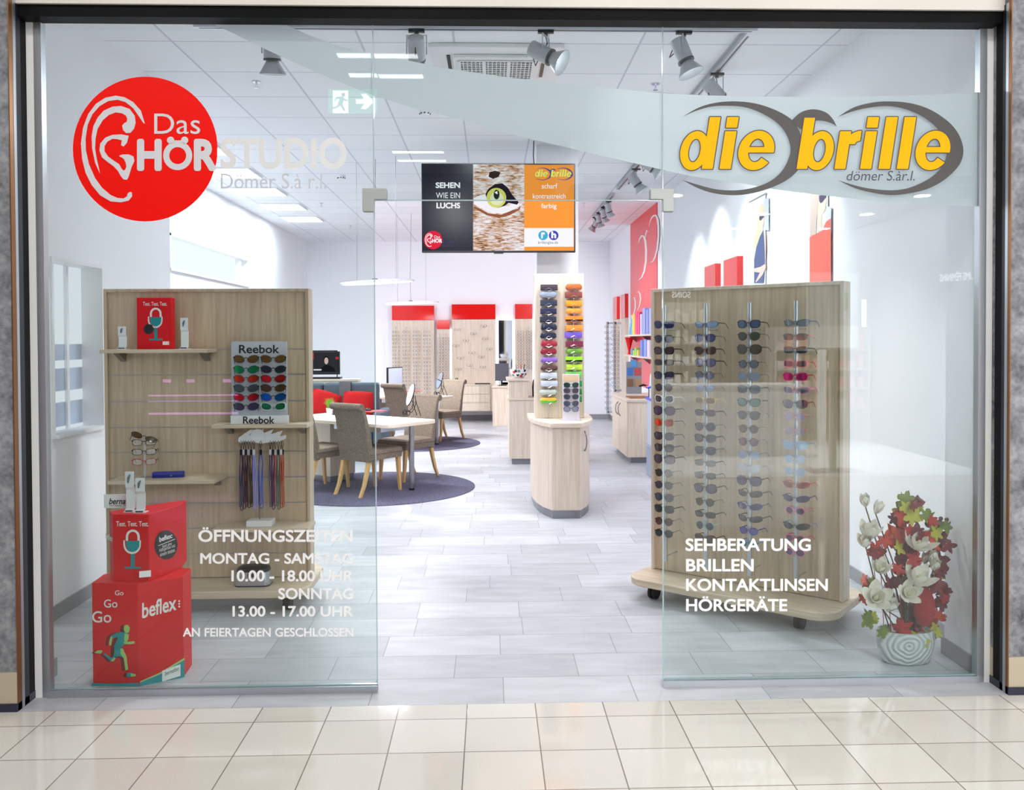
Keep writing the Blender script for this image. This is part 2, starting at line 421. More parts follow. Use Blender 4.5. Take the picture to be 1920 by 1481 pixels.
# shutter guide profiles on the inner face of each pillar
for s, x, us in ((-1, xl, (31, 36, 45, 56)), (1, xr, (1890, 1885, 1879, 1866))):
    ys = [atx(u, 700, x).y for u in us]
    g = thing('shutter_guide', 'tall black and grey vertical roller shutter guide beside the %s concrete pillar' % ('left' if s < 0 else 'right'), 'shutter guide', (x, -.08, 0))
    MB().box((x, ys[2], 0), (x - s * .003, min(ys[3], JY - .001), 3.12)).build('channel', mat('black_header', (8, 8, 11), 0.5, spec=.12), g, world=True)
    MB().box((x, ys[1], 0), (x - s * .004, ys[2], 3.12)).build('rail', mat('dark_rail', (34, 40, 52), 0.35, 0.2), g, world=True)
    part_label(MB().box((x, ys[0], 0), (x - s * .005, ys[1], 3.12)).build('edge_strip', ALU, g, world=True), 'pale aluminium strip')
CONC = concrete('grey_concrete')
PLIN = mat('beige_stone_plinth', (196, 184, 160), 0.45)
for s, x in ((-1, xl), (1, xr)):
    xo = x + s * 0.9
    nm = 'wall_pillar_left' if s < 0 else 'wall_pillar_right'
    p = struct(nm, MB().box((x, -.15, 0.17), (xo, 0.02, 4.0)), CONC)
    MB().box((x, -.158, 0.035), (xo, 0.02, 0.17)).build('plinth', PLIN, p)
    MB().box((x - s * .004, -.165, 0), (xo, 0.02, 0.035)).build('plinth_base', mat('dark_slate', (44, 44, 66), 0.4), p)
    MB().box((x - s * .004, -.156, 0.0), (x, atx(31 if s < 0 else 1890, 700, x).y - .001, 3.3)).build('corner_strip', mat('bronze_strip', (150, 104, 66), 0.35, 0.7), p)
hx0, hx1 = xl + .006, xr - .006
struct('trim_header', MB().box((hx0, -.085, 3.046), (hx1, 0.002, 3.098)), mat('black_header', (8, 8, 11), 0.5, spec=.12))
struct('wall_fascia', MB().box((xl, -.10, 3.098), (xr, 0.03, 4.0)), mat('beige_fascia', (232, 226, 218), 0.35))
struct('ceiling_mall', MB().box((-6.5, -8.5, 4.0), (6.5, 0.03, 4.1)), mat('mall_ceiling_paint', (214, 214, 216), 0.8))
struct('wall_mall_left', MB().box((-6.7, -8.5, 0), (-6.5, 0.3, 4.0)), mat('mall_wall_grey', (120, 120, 126), 0.7))
struct('wall_mall_right', MB().box((6.5, -6.0, 0), (6.7, 0.3, 4.0)), _mats['mall_wall_grey'])

# ---- glass
GZ0, GZ1, TZ = 0.035, 3.05, 2.256
gxl, gx1, gx2, gxr = X7(85, 0), -0.606, 0.714, X7(1834.5, 0)
GL = glass_mat('shop_glass', (245, 250, 249), 0.045)
GEDGE = mat('glass_edge_green', (168, 196, 198), 0.1, spec=0.8)
def pane(name, x0, x1, z0, z1, edges):
    o = struct(name, MB().box((x0, -.005, z0), (x1, .005, z1)), GL)
    for a, b in edges: MB().box(a, b).build('glass_edge', GEDGE, o)
    return o
pane('window_3', gxl, gx1 - .004, GZ0, GZ1, [((gx1 - .004, -.005, GZ0), (gx1, .005, GZ1)), ((gxl, -.005, GZ0 - .003), (gx1, .005, GZ0))])
pane('window_4', gx2 + .004, gxr, GZ0, GZ1, [((gx2, -.005, GZ0), (gx2 + .004, .005, GZ1)), ((gx2, -.005, GZ0 - .003), (gxr, .005, GZ0))])
pane('window_5', gx1 + .003, gx2 - .003, TZ, GZ1, [((gx1 + .003, -.005, TZ - .004), (gx2 - .003, .005, TZ))])
struct('trim_sill_left', MB().box((gxl, -.02, 0), (gx1, .02, GZ0 - .004)), ALU)
struct('trim_sill_right', MB().box((gx2, -.02, 0), (gxr, .02, GZ0 - .004)), ALU)
PATCH = mat('grey_patch_metal', (178, 184, 182), 0.4, 0.2)
for nm, s, x in (('left', -1, gx1), ('right', 1, gx2)):
    b = MB()
    for ya, yb in ((-.02, -.0055), (.0055, .02)):
        poly = [(s * .052, .05), (s * -.058, .05), (s * -.058, 0), (0, 0), (0, -.055), (s * .052, -.055)]
        if s > 0: poly = poly[::-1]
        n = len(poly)
        b.add([(x + px, y, TZ + pz) for y in (ya, yb) for px, pz in poly], [tuple(range(n)), tuple(range(n, 2 * n))[::-1]] + [(i, n + i, n + (i + 1) % n, (i + 1) % n) for i in range(n)])
    tag(b.build('glass_patch_fitting', PATCH, base=True, bevel=.003), 'grey metal L-shaped patch fitting clamping the glass at the %s corner of the transom' % nm, 'fitting')

# ================================================================== LETTERING AND FILMS ON THE GLASS
def G(u, v): return aty(u, v, -.0065)
def G2(u, v): return aty(u, v, -.0080)
def G3(u, v): return aty(u, v, -.0095)
def G4(u, v): return aty(u, v, -.0110)
def GI(u, v): return aty(u, v, .0065)
# translucent film with the sweeping outline, on the inside of the glass
fm, nt, b = nodes_of('translucent_film')
nt.nodes.remove(b); df = N(nt, 'ShaderNodeBsdfDiffuse'); tl = N(nt, 'ShaderNodeBsdfTranslucent'); mx = N(nt, 'ShaderNodeMixShader'); mx.inputs[0].default_value = 0.45
for k in (df, tl): k.inputs[0].default_value = (*lin((226, 230, 236)), 1)
nt.links.new(df.outputs[0], mx.inputs[1]); nt.links.new(tl.outputs[0], mx.inputs[2]); nt.links.new(mx.outputs[0], nt.nodes['Material Output'].inputs[0])
TOPE = [(397, 40), (530, 44), (580, 66), (635, 86), (701, 101), (784, 117), (849, 130), (960, 146), (1086, 159), (1241, 175), (1330, 179), (1440, 181), (1540, 182), (1630, 181), (1740, 178), (1835, 173)]
BOTE = [(397, 44), (440, 64), (493, 90), (560, 121), (620, 147), (700, 179), (780, 204), (865, 225), (960, 252), (1086, 282), (1160, 299), (1241, 318), (1306, 332), (1387, 343), (1453, 355), (1533, 365), (1633, 376), (1740, 383), (1833, 387)]
fo = poly_px(MB(), TOPE + BOTE[::-1], GI).build('frosted_film', fm)
tag(fo, 'pale grey frosted film band sweeping across the glass front from top left to right', 'film')

def ear_logo(A, A2, root, dark, light, sub=True):
    """red disc with the white ear outline and the two words; A, A2 map the sign's own pixels to a surface"""
    disc_px(MB(), 272.3, 279.4, 135.7, A, 72).build('disc', dark, root, world=True)
    S = lambda pts: [(x * .3241, y * .3241) for x, y in pts]
    e = MB()
    def strip(o, i): e.face([A2(*q) for q in S(o) + S(i)[::-1]])
    strip([(838, 715), (815, 640), (770, 590), (720, 562), (670, 553), (610, 565), (555, 600), (510, 660), (480, 740), (468, 830), (475, 920), (495, 1000), (530, 1070), (580, 1130), (640, 1165), (700, 1170), (745, 1160), (765, 1135), (762, 1112)],
          [(830, 712), (805, 675), (770, 625), (725, 590), (680, 577), (625, 585), (575, 615), (535, 660), (508, 720), (495, 800), (497, 870), (515, 950), (550, 1030), (590, 1085), (640, 1128), (680, 1145), (715, 1148), (735, 1135), (738, 1120), (750, 1110)])
    strip([(577, 1003), (550, 940), (533, 860), (530, 790), (540, 730), (565, 680), (600, 640), (650, 617), (700, 613), (750, 630), (780, 670), (785, 710), (775, 745), (755, 768), (730, 770)],
          [(575, 985), (560, 920), (550, 860), (553, 800), (565, 745), (595, 695), (630, 665), (670, 650), (705, 655), (728, 668), (736, 685), (733, 705), (718, 712), (706, 728), (712, 752)])
    strip([(745, 785), (700, 777), (650, 780), (610, 795), (580, 830), (575, 870), (590, 910), (620, 935), (655, 960), (680, 985), (700, 1020), (715, 1038), (735, 1040), (745, 1020), (760, 970), (778, 930), (772, 905), (745, 893), (710, 893), (690, 900)],
          [(735, 825), (715, 848), (700, 840), (705, 812), (680, 805), (650, 803), (620, 820), (605, 845), (605, 875), (625, 905), (660, 930), (690, 950), (703, 975), (712, 985), (722, 985), (731, 965), (727, 940), (718, 922), (708, 912), (693, 906)])
    e.build('ear_outline', light, root, world=True)
    t = text_px(MB(), 'Das', 892 * .3241, 657 * .3241, 1158 * .3241, 775 * .3241, A2)
    text_px(t, 'H', 803 * .3241, 815 * .3241, 925 * .3241, 977 * .3241, A2, bold=.05)
    text_px(t, 'R', 1132 * .3241, 815 * .3241, 1243 * .3241, 977 * .3241, A2, bold=.05)
    ring_px(t, 1028 * .3241, 900 * .3241, 49 * .3241, 84 * .3241, A2)
    for x in (987, 1068): disc_px(t, x * .3241, 811 * .3241, 21 * .3241, A2, 20)
    poly_px(t, [(1000 * .3241, 812 * .3241), (1056 * .3241, 812 * .3241), (1062 * .3241, 826 * .3241), (994 * .3241, 826 * .3241)], lambda u, v: A(u, v).lerp(A2(u, v), .6))
    t.build('lettering', light, root, world=True)

red_v = mat('red_vinyl', (252, 18, 6), 0.45, spec=.2); off_v = mat('pale_grey_vinyl', (222, 222, 226), 0.5); off_s = mat('frost_vinyl', (232, 233, 232), 0.5)
lg = thing('round_logo_sticker', 'large red round sticker with a white ear outline on the left pane', 'sticker', G(272, 415))
ear_logo(G, G2, lg, red_v, off_v)
lg2 = thing('vinyl_lettering', 'faint pale lettering on the glass right of the red round sticker', 'lettering', G(530, 355))
text_px(MB(), 'STUDIO', 415, 260, 648, 315, G, bold=.03).build('word', off_s, lg2, world=True)
text_px(MB(), 'Dömer S.à r.l.', 414, 325, 612, 354, G).build('word', mat('grey_vinyl', (204, 207, 214), 0.5), lg2, world=True)

def brand_glyphs():
    """heavy slanted letters: (points, faces) per stroke, in the sign's own units"""
    SH = .155
    def sh(p): return [(x + SH * (862 - y), y) for x, y in p]
    def bar(x0, y0, x1, y1): return (sh([(x0, y0), (x1, y0), (x1, y1), (x0, y1)]), [(0, 1, 2, 3)])
    def arc(cx, cy, rx, ry, ix, iy, a0, a1, dx=0, n=40):
        t = [math.radians(a0 + (a1 - a0) * k / n) for k in range(n + 1)]
        return (sh([(cx + rx * math.cos(a), cy - ry * math.sin(a)) for a in t] + [(cx + dx + ix * math.cos(a), cy - iy * math.sin(a)) for a in t]), [(k, k + 1, n + 2 + k, n + 1 + k) for k in range(n)])
    def ee(x0, x1):
        cx, rx = (x0 + x1) / 2, (x1 - x0) / 2
        return [arc(cx, 756, rx, 111, rx - 56, 66, -6, 322), bar(x0 + 40, 737, x1 - 1, 768)]
    d = [bar(347, 568, 408, 860), arc(290, 757, 79, 110, 34, 66, 0, 360)]
    b = [bar(880, 572, 940, 860), arc(993, 757, 79, 110, 34, 66, 0, 360)]
    i1 = [bar(446, 648, 510, 860), bar(446, 568, 510, 628)]; i2 = [bar(1237, 648, 1300, 860), bar(1237, 568, 1300, 628)]
    r = [bar(1093, 648, 1155, 860), arc(1213, 722, 82, 77, 62 - 36, 20, 90, 178)]
    return {'die': d + i1 + ee(537, 738), 'brille': b + r + i2 + [bar(1340, 568, 1405, 860), bar(1443, 568, 1508, 860)] + ee(1534, 1728)}

def brille_logo(A, A2, A3, root, greym, edgem, yellow, small=True):
    Q = lambda pts: [(1200 + x / 3, 30 + y / 3) for x, y in pts]
    c1o = [(238, 568), (330, 515), (430, 487), (540, 480), (650, 492), (760, 528), (850, 580), (895, 645), (917, 725), (920, 800), (890, 865), (830, 920), (740, 965), (640, 995), (540, 1008), (430, 1000), (330, 970), (238, 922)]
    c1i = [(238, 568), (310, 535), (400, 510), (500, 505), (600, 515), (690, 550), (770, 600), (820, 660), (845, 730), (840, 790), (800, 870), (730, 930), (640, 965), (540, 980), (430, 975), (330, 950), (238, 922)]
    br_o = [(850, 590), (900, 545), (950, 527), (1000, 527), (1050, 545), (1085, 580), (1107, 622)]
    br_i = [(905, 640), (925, 612), (955, 594), (1000, 588), (1040, 592), (1080, 605), (1107, 622)]
    c2o = [(1112, 568), (1200, 515), (1300, 488), (1400, 480), (1520, 490), (1630, 525), (1730, 590), (1790, 660), (1818, 740), (1810, 810), (1770, 870), (1700, 930), (1610, 975), (1500, 1000), (1400, 1007), (1290, 990), (1200, 965), (1112, 922)]
    c2i = [(1112, 568), (1200, 535), (1290, 515), (1390, 507), (1480, 520), (1570, 555), (1650, 610), (1705, 680), (1725, 750), (1715, 815), (1670, 880), (1600, 930), (1500, 970), (1400, 980), (1290, 970), (1200, 950), (1112, 922)]
    def smooth_(p, n=60):
        r = []; m = len(p) - 1
        for k in range(n + 1):
            t = m * k / n; i = min(int(t), m - 1); f = t - i
            p0, p1, p2, p3 = (Vector(p[max(i - 1, 0)]), Vector(p[i]), Vector(p[i + 1]), Vector(p[min(i + 2, m)]))
            r.append(0.5 * ((2 * p1) + (p2 - p0) * f + (2 * p0 - 5 * p1 + 4 * p2 - p3) * f * f + (3 * p1 - p0 - 3 * p2 + p3) * f ** 3))
        return r
    for o, i in ((c1o, c1i), (c2o, c2i), (br_o, br_i)):
        a, b2 = smooth_(Q(o)), smooth_(Q(i)); n = len(a)
        MB().add([A(*q) for q in a] + [A(*q) for q in b2], [(k, k + 1, n + k + 1, n + k) for k in range(n - 1)]).build('crescent', greym, root, world=True)
    polys = brand_glyphs()
    for word in ('die', 'brille'):
        o, y = MB(), MB()
        for j_, q in enumerate(polys[word]):
            for t in range(10): o.add([A2(1200 + (px + 6 * math.cos(t * PI / 5)) / 3, 30 + (py + 6 * math.sin(t * PI / 5)) / 3) + Vector((0, -4e-6 * t - 4.5e-5 * j_, 0)) for px, py in q[0]], q[1])
            y.add([A3(1200 + px / 3, 30 + py / 3) + Vector((0, -6e-5 * j_, 0)) for px, py in q[0]], q[1])
        o.build('letter_outline', edgem, root, world=True); y.build('lettering', yellow, root, world=True)
    if small: text_px(MB(), 'dömer S.àr.l.', 1200 + 1162 / 3, 30 + 870 / 3, 1200 + 1545 / 3, 30 + 926 / 3, A3, shear=.2).build('small_lettering', edgem, root, world=True)
lb = thing('logo_sticker', 'large yellow italic word logo with dark grey lens crescents on the right pane', 'sticker', G(1540, 366))
GREYV = mat('dark_grey_vinyl', (78, 76, 74), 0.45); EDGEV = mat('slate_vinyl', (70, 70, 76), 0.5); YELV = mat('yellow_vinyl', (252, 188, 0), 0.5, spec=.15)
brille_logo(G, G2, G3, lb, GREYV, EDGEV, YELV)

hours = [('ÖFFNUNGSZEITEN', 372, 988.5, 661, 1016), ('MONTAG - SAMSTAG', 375.5, 1036.7, 662, 1057), ('10.00 - 18.00 UHR', 434, 1069, 662, 1090), ('SONNTAG', 522, 1102.5, 662, 1123.5),
         ('13.00 - 17.00 UHR', 436, 1136, 662, 1156), ('AN FEIERTAGEN GESCHLOSSEN', 343, 1177, 662.5, 1193.5)]
t = thing('vinyl_lettering', 'white opening hours lettering at the bottom of the left pane', 'lettering', G(520, 1194))
for k, (s, a, b2, c, d) in enumerate(hours): text_px(MB(), s, a, b2, c, d, G, bold=.026, grow=.02).build('text_line', VINYL, t, world=True)
t = thing('vinyl_lettering', 'white block of four service words at the bottom of the right pane', 'lettering', G(1400, 1146))
for s, a, b2, c, d in (('SEHBERATUNG', 1285.5, 1009.5, 1520, 1033), ('BRILLEN', 1286.5, 1048, 1413, 1071), ('KONTAKTLINSEN', 1286.5, 1084.8, 1552, 1108), ('HÖRGERÄTE', 1286.5, 1117.8, 1476, 1146)):
    text_px(MB(), s, a, b2, c, d, G, bold=.026, grow=.02).build('text_line', VINYL, t, world=True)
# ================================================================== EYEWEAR
def lens_outline(kind, n=20):
    a, b, e, up = {'way': (.026, .0205, 3.0, .10), 'round': (.0235, .023, 2.0, 0), 'sport': (.030, .0165, 2.5, .16), 'avi': (.0275, .0245, 2.3, .05),
                   'rect': (.0265, .0165, 3.6, .06), 'big': (.029, .025, 2.5, .06), 'kids': (.021, .018, 2.1, 0)}[kind]
    p = []
    for k in range(n):
        t = 2 * PI * k / n; c, s = math.cos(t), math.sin(t)
        x = a * math.copysign(abs(c) ** (2 / e), c); z = b * math.copysign(abs(s) ** (2 / e), s)
        if kind == 'avi' and z < 0: x *= 1 - .25 * (z / b) ** 2
        if kind in ('way', 'big') and z < 0: x *= 1 - .14 * (z / b) ** 2
        p.append((x, z + up * x * (1 if z > 0 else .4)))
    return p, a, b
RIM = {'way': .0042, 'round': .0016, 'sport': .0026, 'avi': .0014, 'rect': .003, 'big': .0045, 'kids': .0038}
WRAP = {'way': 2.2, 'round': 1.5, 'sport': 5.5, 'avi': 2.2, 'rect': 2.0, 'big': 2.4, 'kids': 3.0}
_eye = {}
def eye_meshes(kind):
    if kind in _eye: return _eye[kind]
    ol, a, b = lens_outline(kind); r = RIM[kind]; g = .0085 if kind != 'kids' else .006; cx = g + r + a; wr = WRAP[kind]; n = len(ol)
    Y = lambda x: wr * x * x
    fr = MB()
    for s in (1, -1):
        rings = []
        for sc, dy in ((0, 0), (r, 0), (r, .0045), (0, .0045)):
            ring = []
            for x, z in ol:
                L = math.hypot(x, z) or 1; xx = s * (cx + x * (1 + sc / L)); ring.append((xx, Y(xx) + dy, z * (1 + sc / L)))
            rings.append(ring)
        rings.append(rings[0]); fr.loft(rings, cap=False)
        xo = s * (cx + a + r * .4)
        fr.box((xo - s * .004, Y(xo) - .0005, b * .35), (xo + s * .0045, Y(xo) + .008, b * .35 + .006))
    zb = b * .32
    fr.tube([(-g - r * .7, Y(g), zb - .002), (-g * .4, .0005, zb + .002), (g * .4, .0005, zb + .002), (g + r * .7, Y(g), zb - .002)], max(.0017, r * .62), 6)
    if kind == 'avi': fr.tube([(-g - .004, .001, b * .8), (0, 0, b * .86), (g + .004, .001, b * .8)], .0012, 6)
    frame = fr.build('frame', BLACK, smooth=.8); lens = []; temp = []
    for s in (1, -1):
        l = MB()
        front = [(s * (cx + x * .985), Y(cx + x) + .0012, z * .985) for x, z in ol]; back = [(x, y + .0016, z) for x, y, z in front]
        nn = len(front)
        l.add(front + back + [(s * cx, Y(cx) - .0004, 0), (s * cx, Y(cx) + .0014, 0)],
              [(i, (i + 1) % nn, 2 * nn) for i in range(nn)] + [(nn + i, 2 * nn + 1, nn + (i + 1) % nn) for i in range(nn)] + [(i, nn + i, nn + (i + 1) % nn, (i + 1) % nn) for i in range(nn)])
        lens.append(l.build('lens', BLACK, smooth=.6))
        xo = s * (cx + a + r * .4 + .002); zt = b * .35 + .003; y0 = Y(xo) + .006; w = .0015 if kind in ('round', 'avi') else .0034
        t = MB().tube([(xo, y0, zt), (xo + s * .002, y0 + .03, zt), (xo, y0 + .085, zt - .002), (xo - s * .002, y0 + .105, zt - .008), (xo - s * .004, y0 + .135, zt - .032)],
                      [w, w, w, w * 1.05, w * .8], 6, flat=.5 if w > .002 else 1, up=(0, 0, 1))
        temp.append(t.build('temple', BLACK, smooth=.8))
    _eye[kind] = [frame] + lens + temp
    for o in _eye[kind]: COL.objects.unlink(o)
    return _eye[kind]
def hue(rgb, rough=.22, metal=0.0): return mat('eyewear_%d_%d_%d_%d' % (*rgb, int(metal * 9)), rgb, rough, metal, spec=.6)
def sunglasses(kind, fc, lc, tc, loc, rz, label, group, mirror=False, tilt=0.0, name='sunglasses'):
    meshes = eye_meshes(kind); b = {'way': .0205, 'round': .023, 'sport': .0165, 'avi': .0245, 'rect': .0165, 'big': .025, 'kids': .018}[kind]
    root = thing(name, label, 'sunglasses', loc, rz, group)
    ms = [hue(fc)] + [hue(lc, .12, .75 if mirror else 0)] * 2 + [hue(tc)] * 2
    for src, m in zip(meshes, ms):
        o = src.copy(); COL.objects.link(o); o.parent = root; slot(o, m)
    return root

# ================================================================== ROLLING SUNGLASSES STAND (right)
A0 = Vector((0.957, 1.553, 0)); DU = Vector((0.768, -0.640, 0)).normalized(); DN = Vector((DU.y, -DU.x, 0)); STW = 1.21    # DN faces the glass front
def SP(u, n, z): return A0 + DU * u + DN * n + Vector((0, 0, z))
ANG = math.atan2(DU.y, DU.x)
st = thing('sunglasses_stand', 'tall pale wood display panel on wheels with four rows of sunglasses', 'display stand', SP(STW / 2, -.05, 0), ANG)
SMX = Matrix.Translation(SP(0, 0, 0)) @ Matrix.Rotation(ANG, 4, 'Z')           # local x along the panel, -y towards the glass front
L = MB(SMX)
L.box((.02, .0, .145), (STW - .02, .085, 1.915))
L.build('panel', OAK, st, world=True)
f = MB(SMX)
for a, b in (((0, -.018, .145), (.02, .1, 1.935)), ((STW - .02, -.018, .145), (STW, .1, 1.935)), ((.02, -.018, 1.915), (STW - .02, .1, 1.935))): f.box(a, b)
f.build('edge_frame', OAK_L, st, world=True, bevel=.002)
base = MB(SMX).prism(rrect(-.05, -.28, STW + .03, .34, .13, 8), .095, .14)
base.build('base_board', OAK_HB, st, world=True, bevel=.006)
CAST = mat('black_rubber', (22, 22, 24), 0.5)
def caster(x, y, MX, parent, z1=.095):
    c = MB(MX).cyl((x - .022, y, .045), (x - .004, y, .045), .045, seg=20).cyl((x + .004, y, .045), (x + .022, y, .045), .045, seg=20)
    c.box((x - .004, y - .02, .03), (x + .004, y + .02, z1 - .01)).box((x - .03, y - .03, z1 - .012), (x + .03, y + .03, z1))
    c.build('caster', CAST, parent, world=True, smooth=.6)
for x, y in ((.10, -.16), (1.02, -.16), (.06, .25), (1.1, .25)): caster(x, y, SMX, st)
rods = []; RSO = .155
for u in (1247, 1324, 1406, 1493):
    p = atplane(u, 620, SP(0, RSO, 0), DN); rods.append((p - A0).dot(DU))
RZ0, RZ1 = .245, 1.825
PEG = mat('clear_peg', (214, 220, 226), 0.15, alpha=.6)
S = {'k': (20, 20, 24), 'dk': (34, 28, 38)}
# per rod: pixel row, frame kind, frame colour, lens colour, temple colour, words
K = (20, 20, 24)
C1 = [(608.5, 'way', (34, 44, 120), (30, 36, 80), K, 'blue patterned'), (635.5, 'avi', (22, 24, 44), (34, 34, 60), K, 'navy aviator'), (657.5, 'way', K, (70, 50, 62), K, 'black framed'), (679.4, 'rect', K, (62, 44, 56), K, 'black rectangular'),
      (703.7, 'way', K, (52, 44, 74), K, 'black wide'), (726.7, 'round', K, (66, 48, 64), K, 'thin black'), (748, 'way', (238, 238, 240), (70, 54, 66), (238, 238, 240), 'white framed'), (770, 'big', (24, 22, 40), (70, 46, 80), K, 'large purple-lensed'),
      (792.5, 'way', (150, 120, 30), (220, 60, 50), (50, 40, 34), 'golden red-mirrored'), (817.9, 'way', K, (58, 46, 62), K, 'glossy black'), (839.8, 'way', (44, 26, 24), (56, 44, 50), (60, 34, 26), 'dark brown'), (861, 'big', (40, 22, 36), (66, 46, 66), K, 'plum round'),
      (887, 'round', K, (60, 52, 50), K, 'round thin'), (909.7, 'round', K, (66, 62, 72), K, 'grey-lensed round'), (932.7, 'avi', K, (64, 66, 84), K, 'blue-grey aviator'), (954.6, 'way', K, (36, 40, 44), K, 'dark green-lensed'), (978, 'round', (50, 30, 24), (84, 48, 44), (60, 40, 32), 'brown round'), (1000, 'round', K, (36, 48, 44), K, 'bottle green round')]
C2 = [(608.5, 'sport', (60, 80, 120), (120, 150, 190), (40, 40, 50), 'ice blue'), (633.9, 'avi', (40, 40, 80), (58, 62, 110), K, 'navy-lensed aviator'), (657.5, 'way', (90, 24, 24), (60, 40, 40), K, 'red and black'), (680, 'way', (70, 66, 96), (104, 98, 136), K, 'lilac-grey'),
      (703.7, 'round', (80, 80, 96), (110, 110, 134), (60, 60, 70), 'grey round'), (727.4, 'round', (130, 136, 160), (150, 156, 186), (80, 80, 90), 'pale round'), (751, 'rect', (206, 172, 84), (110, 84, 60), (206, 176, 96), 'honey yellow'), (774, 'rect', (32, 26, 28), (62, 48, 54), K, 'brown-black'),
      (800.3, 'avi', (36, 26, 30), (48, 46, 60), K, 'black pilot'), (821.9, 'way', K, (46, 42, 48), K, 'plain black'), (844.9, 'way', (28, 44, 50), (52, 46, 58), (50, 80, 86), 'petrol framed'), (868.5, 'rect', (40, 36, 34), (60, 54, 44), (44, 40, 40), 'olive-lensed'),
      (892, 'rect', (28, 34, 38), (48, 58, 58), (40, 48, 52), 'dark slate'), (915.8, 'big', K, (50, 36, 76), K, 'large violet-lensed'), (941.5, 'round', K, (52, 54, 46), K, 'black round'), (964.8, 'rect', K, (34, 40, 36), K, 'half-rim black'), (985.9, 'round', (120, 172, 176), (60, 56, 62), (150, 190, 192), 'pale teal'), (1010, 'way', (70, 54, 44), (70, 62, 56), (70, 54, 44), 'brown')]
C3 = [(607.5, 'way', (24, 28, 44), (46, 70, 120), K, 'black and blue'), (630.5, 'avi', (70, 20, 44), (30, 54, 36), (90, 24, 52), 'red with green lenses'), (655, 'big', (44, 40, 30), (58, 54, 44), (60, 50, 30), 'tortoiseshell'), (682.8, 'round', (44, 44, 52), (100, 104, 118), (60, 60, 66), 'smoke grey'),
      (705.8, 'avi', (130, 140, 158), (134, 144, 164), (90, 100, 112), 'pale blue-grey'), (730, 'way', K, (52, 70, 82), (26, 74, 76), 'black with teal temples'), (754.4, 'way', (24, 46, 44), (66, 104, 100), (60, 66, 66), 'bottle green'), (779, 'avi', (46, 34, 28), (78, 70, 72), (110, 100, 100), 'brown pilot'),
      (804.4, 'round', (84, 56, 36), (92, 70, 60), (120, 100, 90), 'bronze'), (828.7, 'round', (110, 76, 84), (110, 74, 84), (120, 96, 100), 'rose-brown round'), (853.3, 'avi', (140, 146, 162), (140, 146, 168), (120, 126, 140), 'silver-grey'), (878, 'way', (150, 154, 164), (160, 162, 172), (120, 126, 140), 'light grey'),
      (901.6, 'big', (26, 22, 48), (56, 48, 84), K, 'oversized midnight'), (926, 'sport', (20, 20, 24), (34, 36, 42), K, 'black wraparound'), (950, 'sport', (30, 40, 170), (26, 26, 60), (40, 100, 80), 'bright blue wraparound'), (973, 'sport', K, (26, 32, 36), (50, 60, 56), 'narrow black wraparound'),
      (995.6, 'kids', (70, 64, 160), (96, 88, 150), (60, 56, 150), 'violet children\'s'), (1020, 'kids', (40, 140, 180), (60, 70, 90), (40, 150, 190), 'turquoise children\'s')]
C4 = [(605, 'sport', (80, 86, 98), (110, 118, 132), (70, 76, 86), 'grey wraparound'), (631.5, 'rect', (28, 34, 66), (36, 44, 56), (236, 110, 130), 'navy with pink temples'), (655.8, 'rect', (30, 40, 56), (38, 48, 58), (52, 60, 70), 'blue-black'), (682, 'rect', (232, 110, 140), (70, 62, 70), (216, 70, 100), 'pink and grey'),
      (706.5, 'way', (206, 30, 80), (226, 40, 130), (180, 24, 50), 'magenta mirrored'), (731.8, 'sport', (224, 84, 150), (80, 84, 96), (230, 120, 170), 'pink wraparound'), (757.8, 'way', (74, 46, 50), (66, 66, 76), (90, 60, 56), 'dark brown'), (781.4, 'round', (232, 120, 140), (160, 150, 176), (230, 150, 170), 'rose round'),
      (808.7, 'round', (226, 130, 130), (156, 146, 158), (226, 150, 150), 'salmon round'), (834.7, 'way', (150, 180, 214), (150, 170, 196), (140, 160, 190), 'ice blue'), (860.7, 'round', (150, 166, 190), (150, 164, 190), (140, 150, 170), 'clear blue round'), (884.4, 'round', (150, 174, 206), (130, 146, 172), (220, 130, 130), 'light blue with red temples'),
      (909.7, 'sport', (196, 26, 50), (110, 44, 44), (190, 24, 60), 'red wraparound'), (935.4, 'sport', (24, 34, 110), (34, 38, 76), (30, 40, 120), 'navy wraparound'), (958, 'kids', (224, 120, 176), (50, 40, 60), (226, 100, 160), 'pink children\'s'), (987, 'sport', (24, 32, 50), (30, 40, 44), (90, 150, 190), 'black and blue wraparound'),
      (1010, 'kids', (220, 90, 150), (60, 50, 70), (226, 80, 130), 'raspberry children\'s'), (1036, 'kids', (230, 130, 180), (90, 70, 110), (240, 130, 180), 'light pink children\'s')]
RN = ['leftmost rod of the stand', 'second rod of the stand', 'third rod of the stand', 'rightmost rod of the stand']
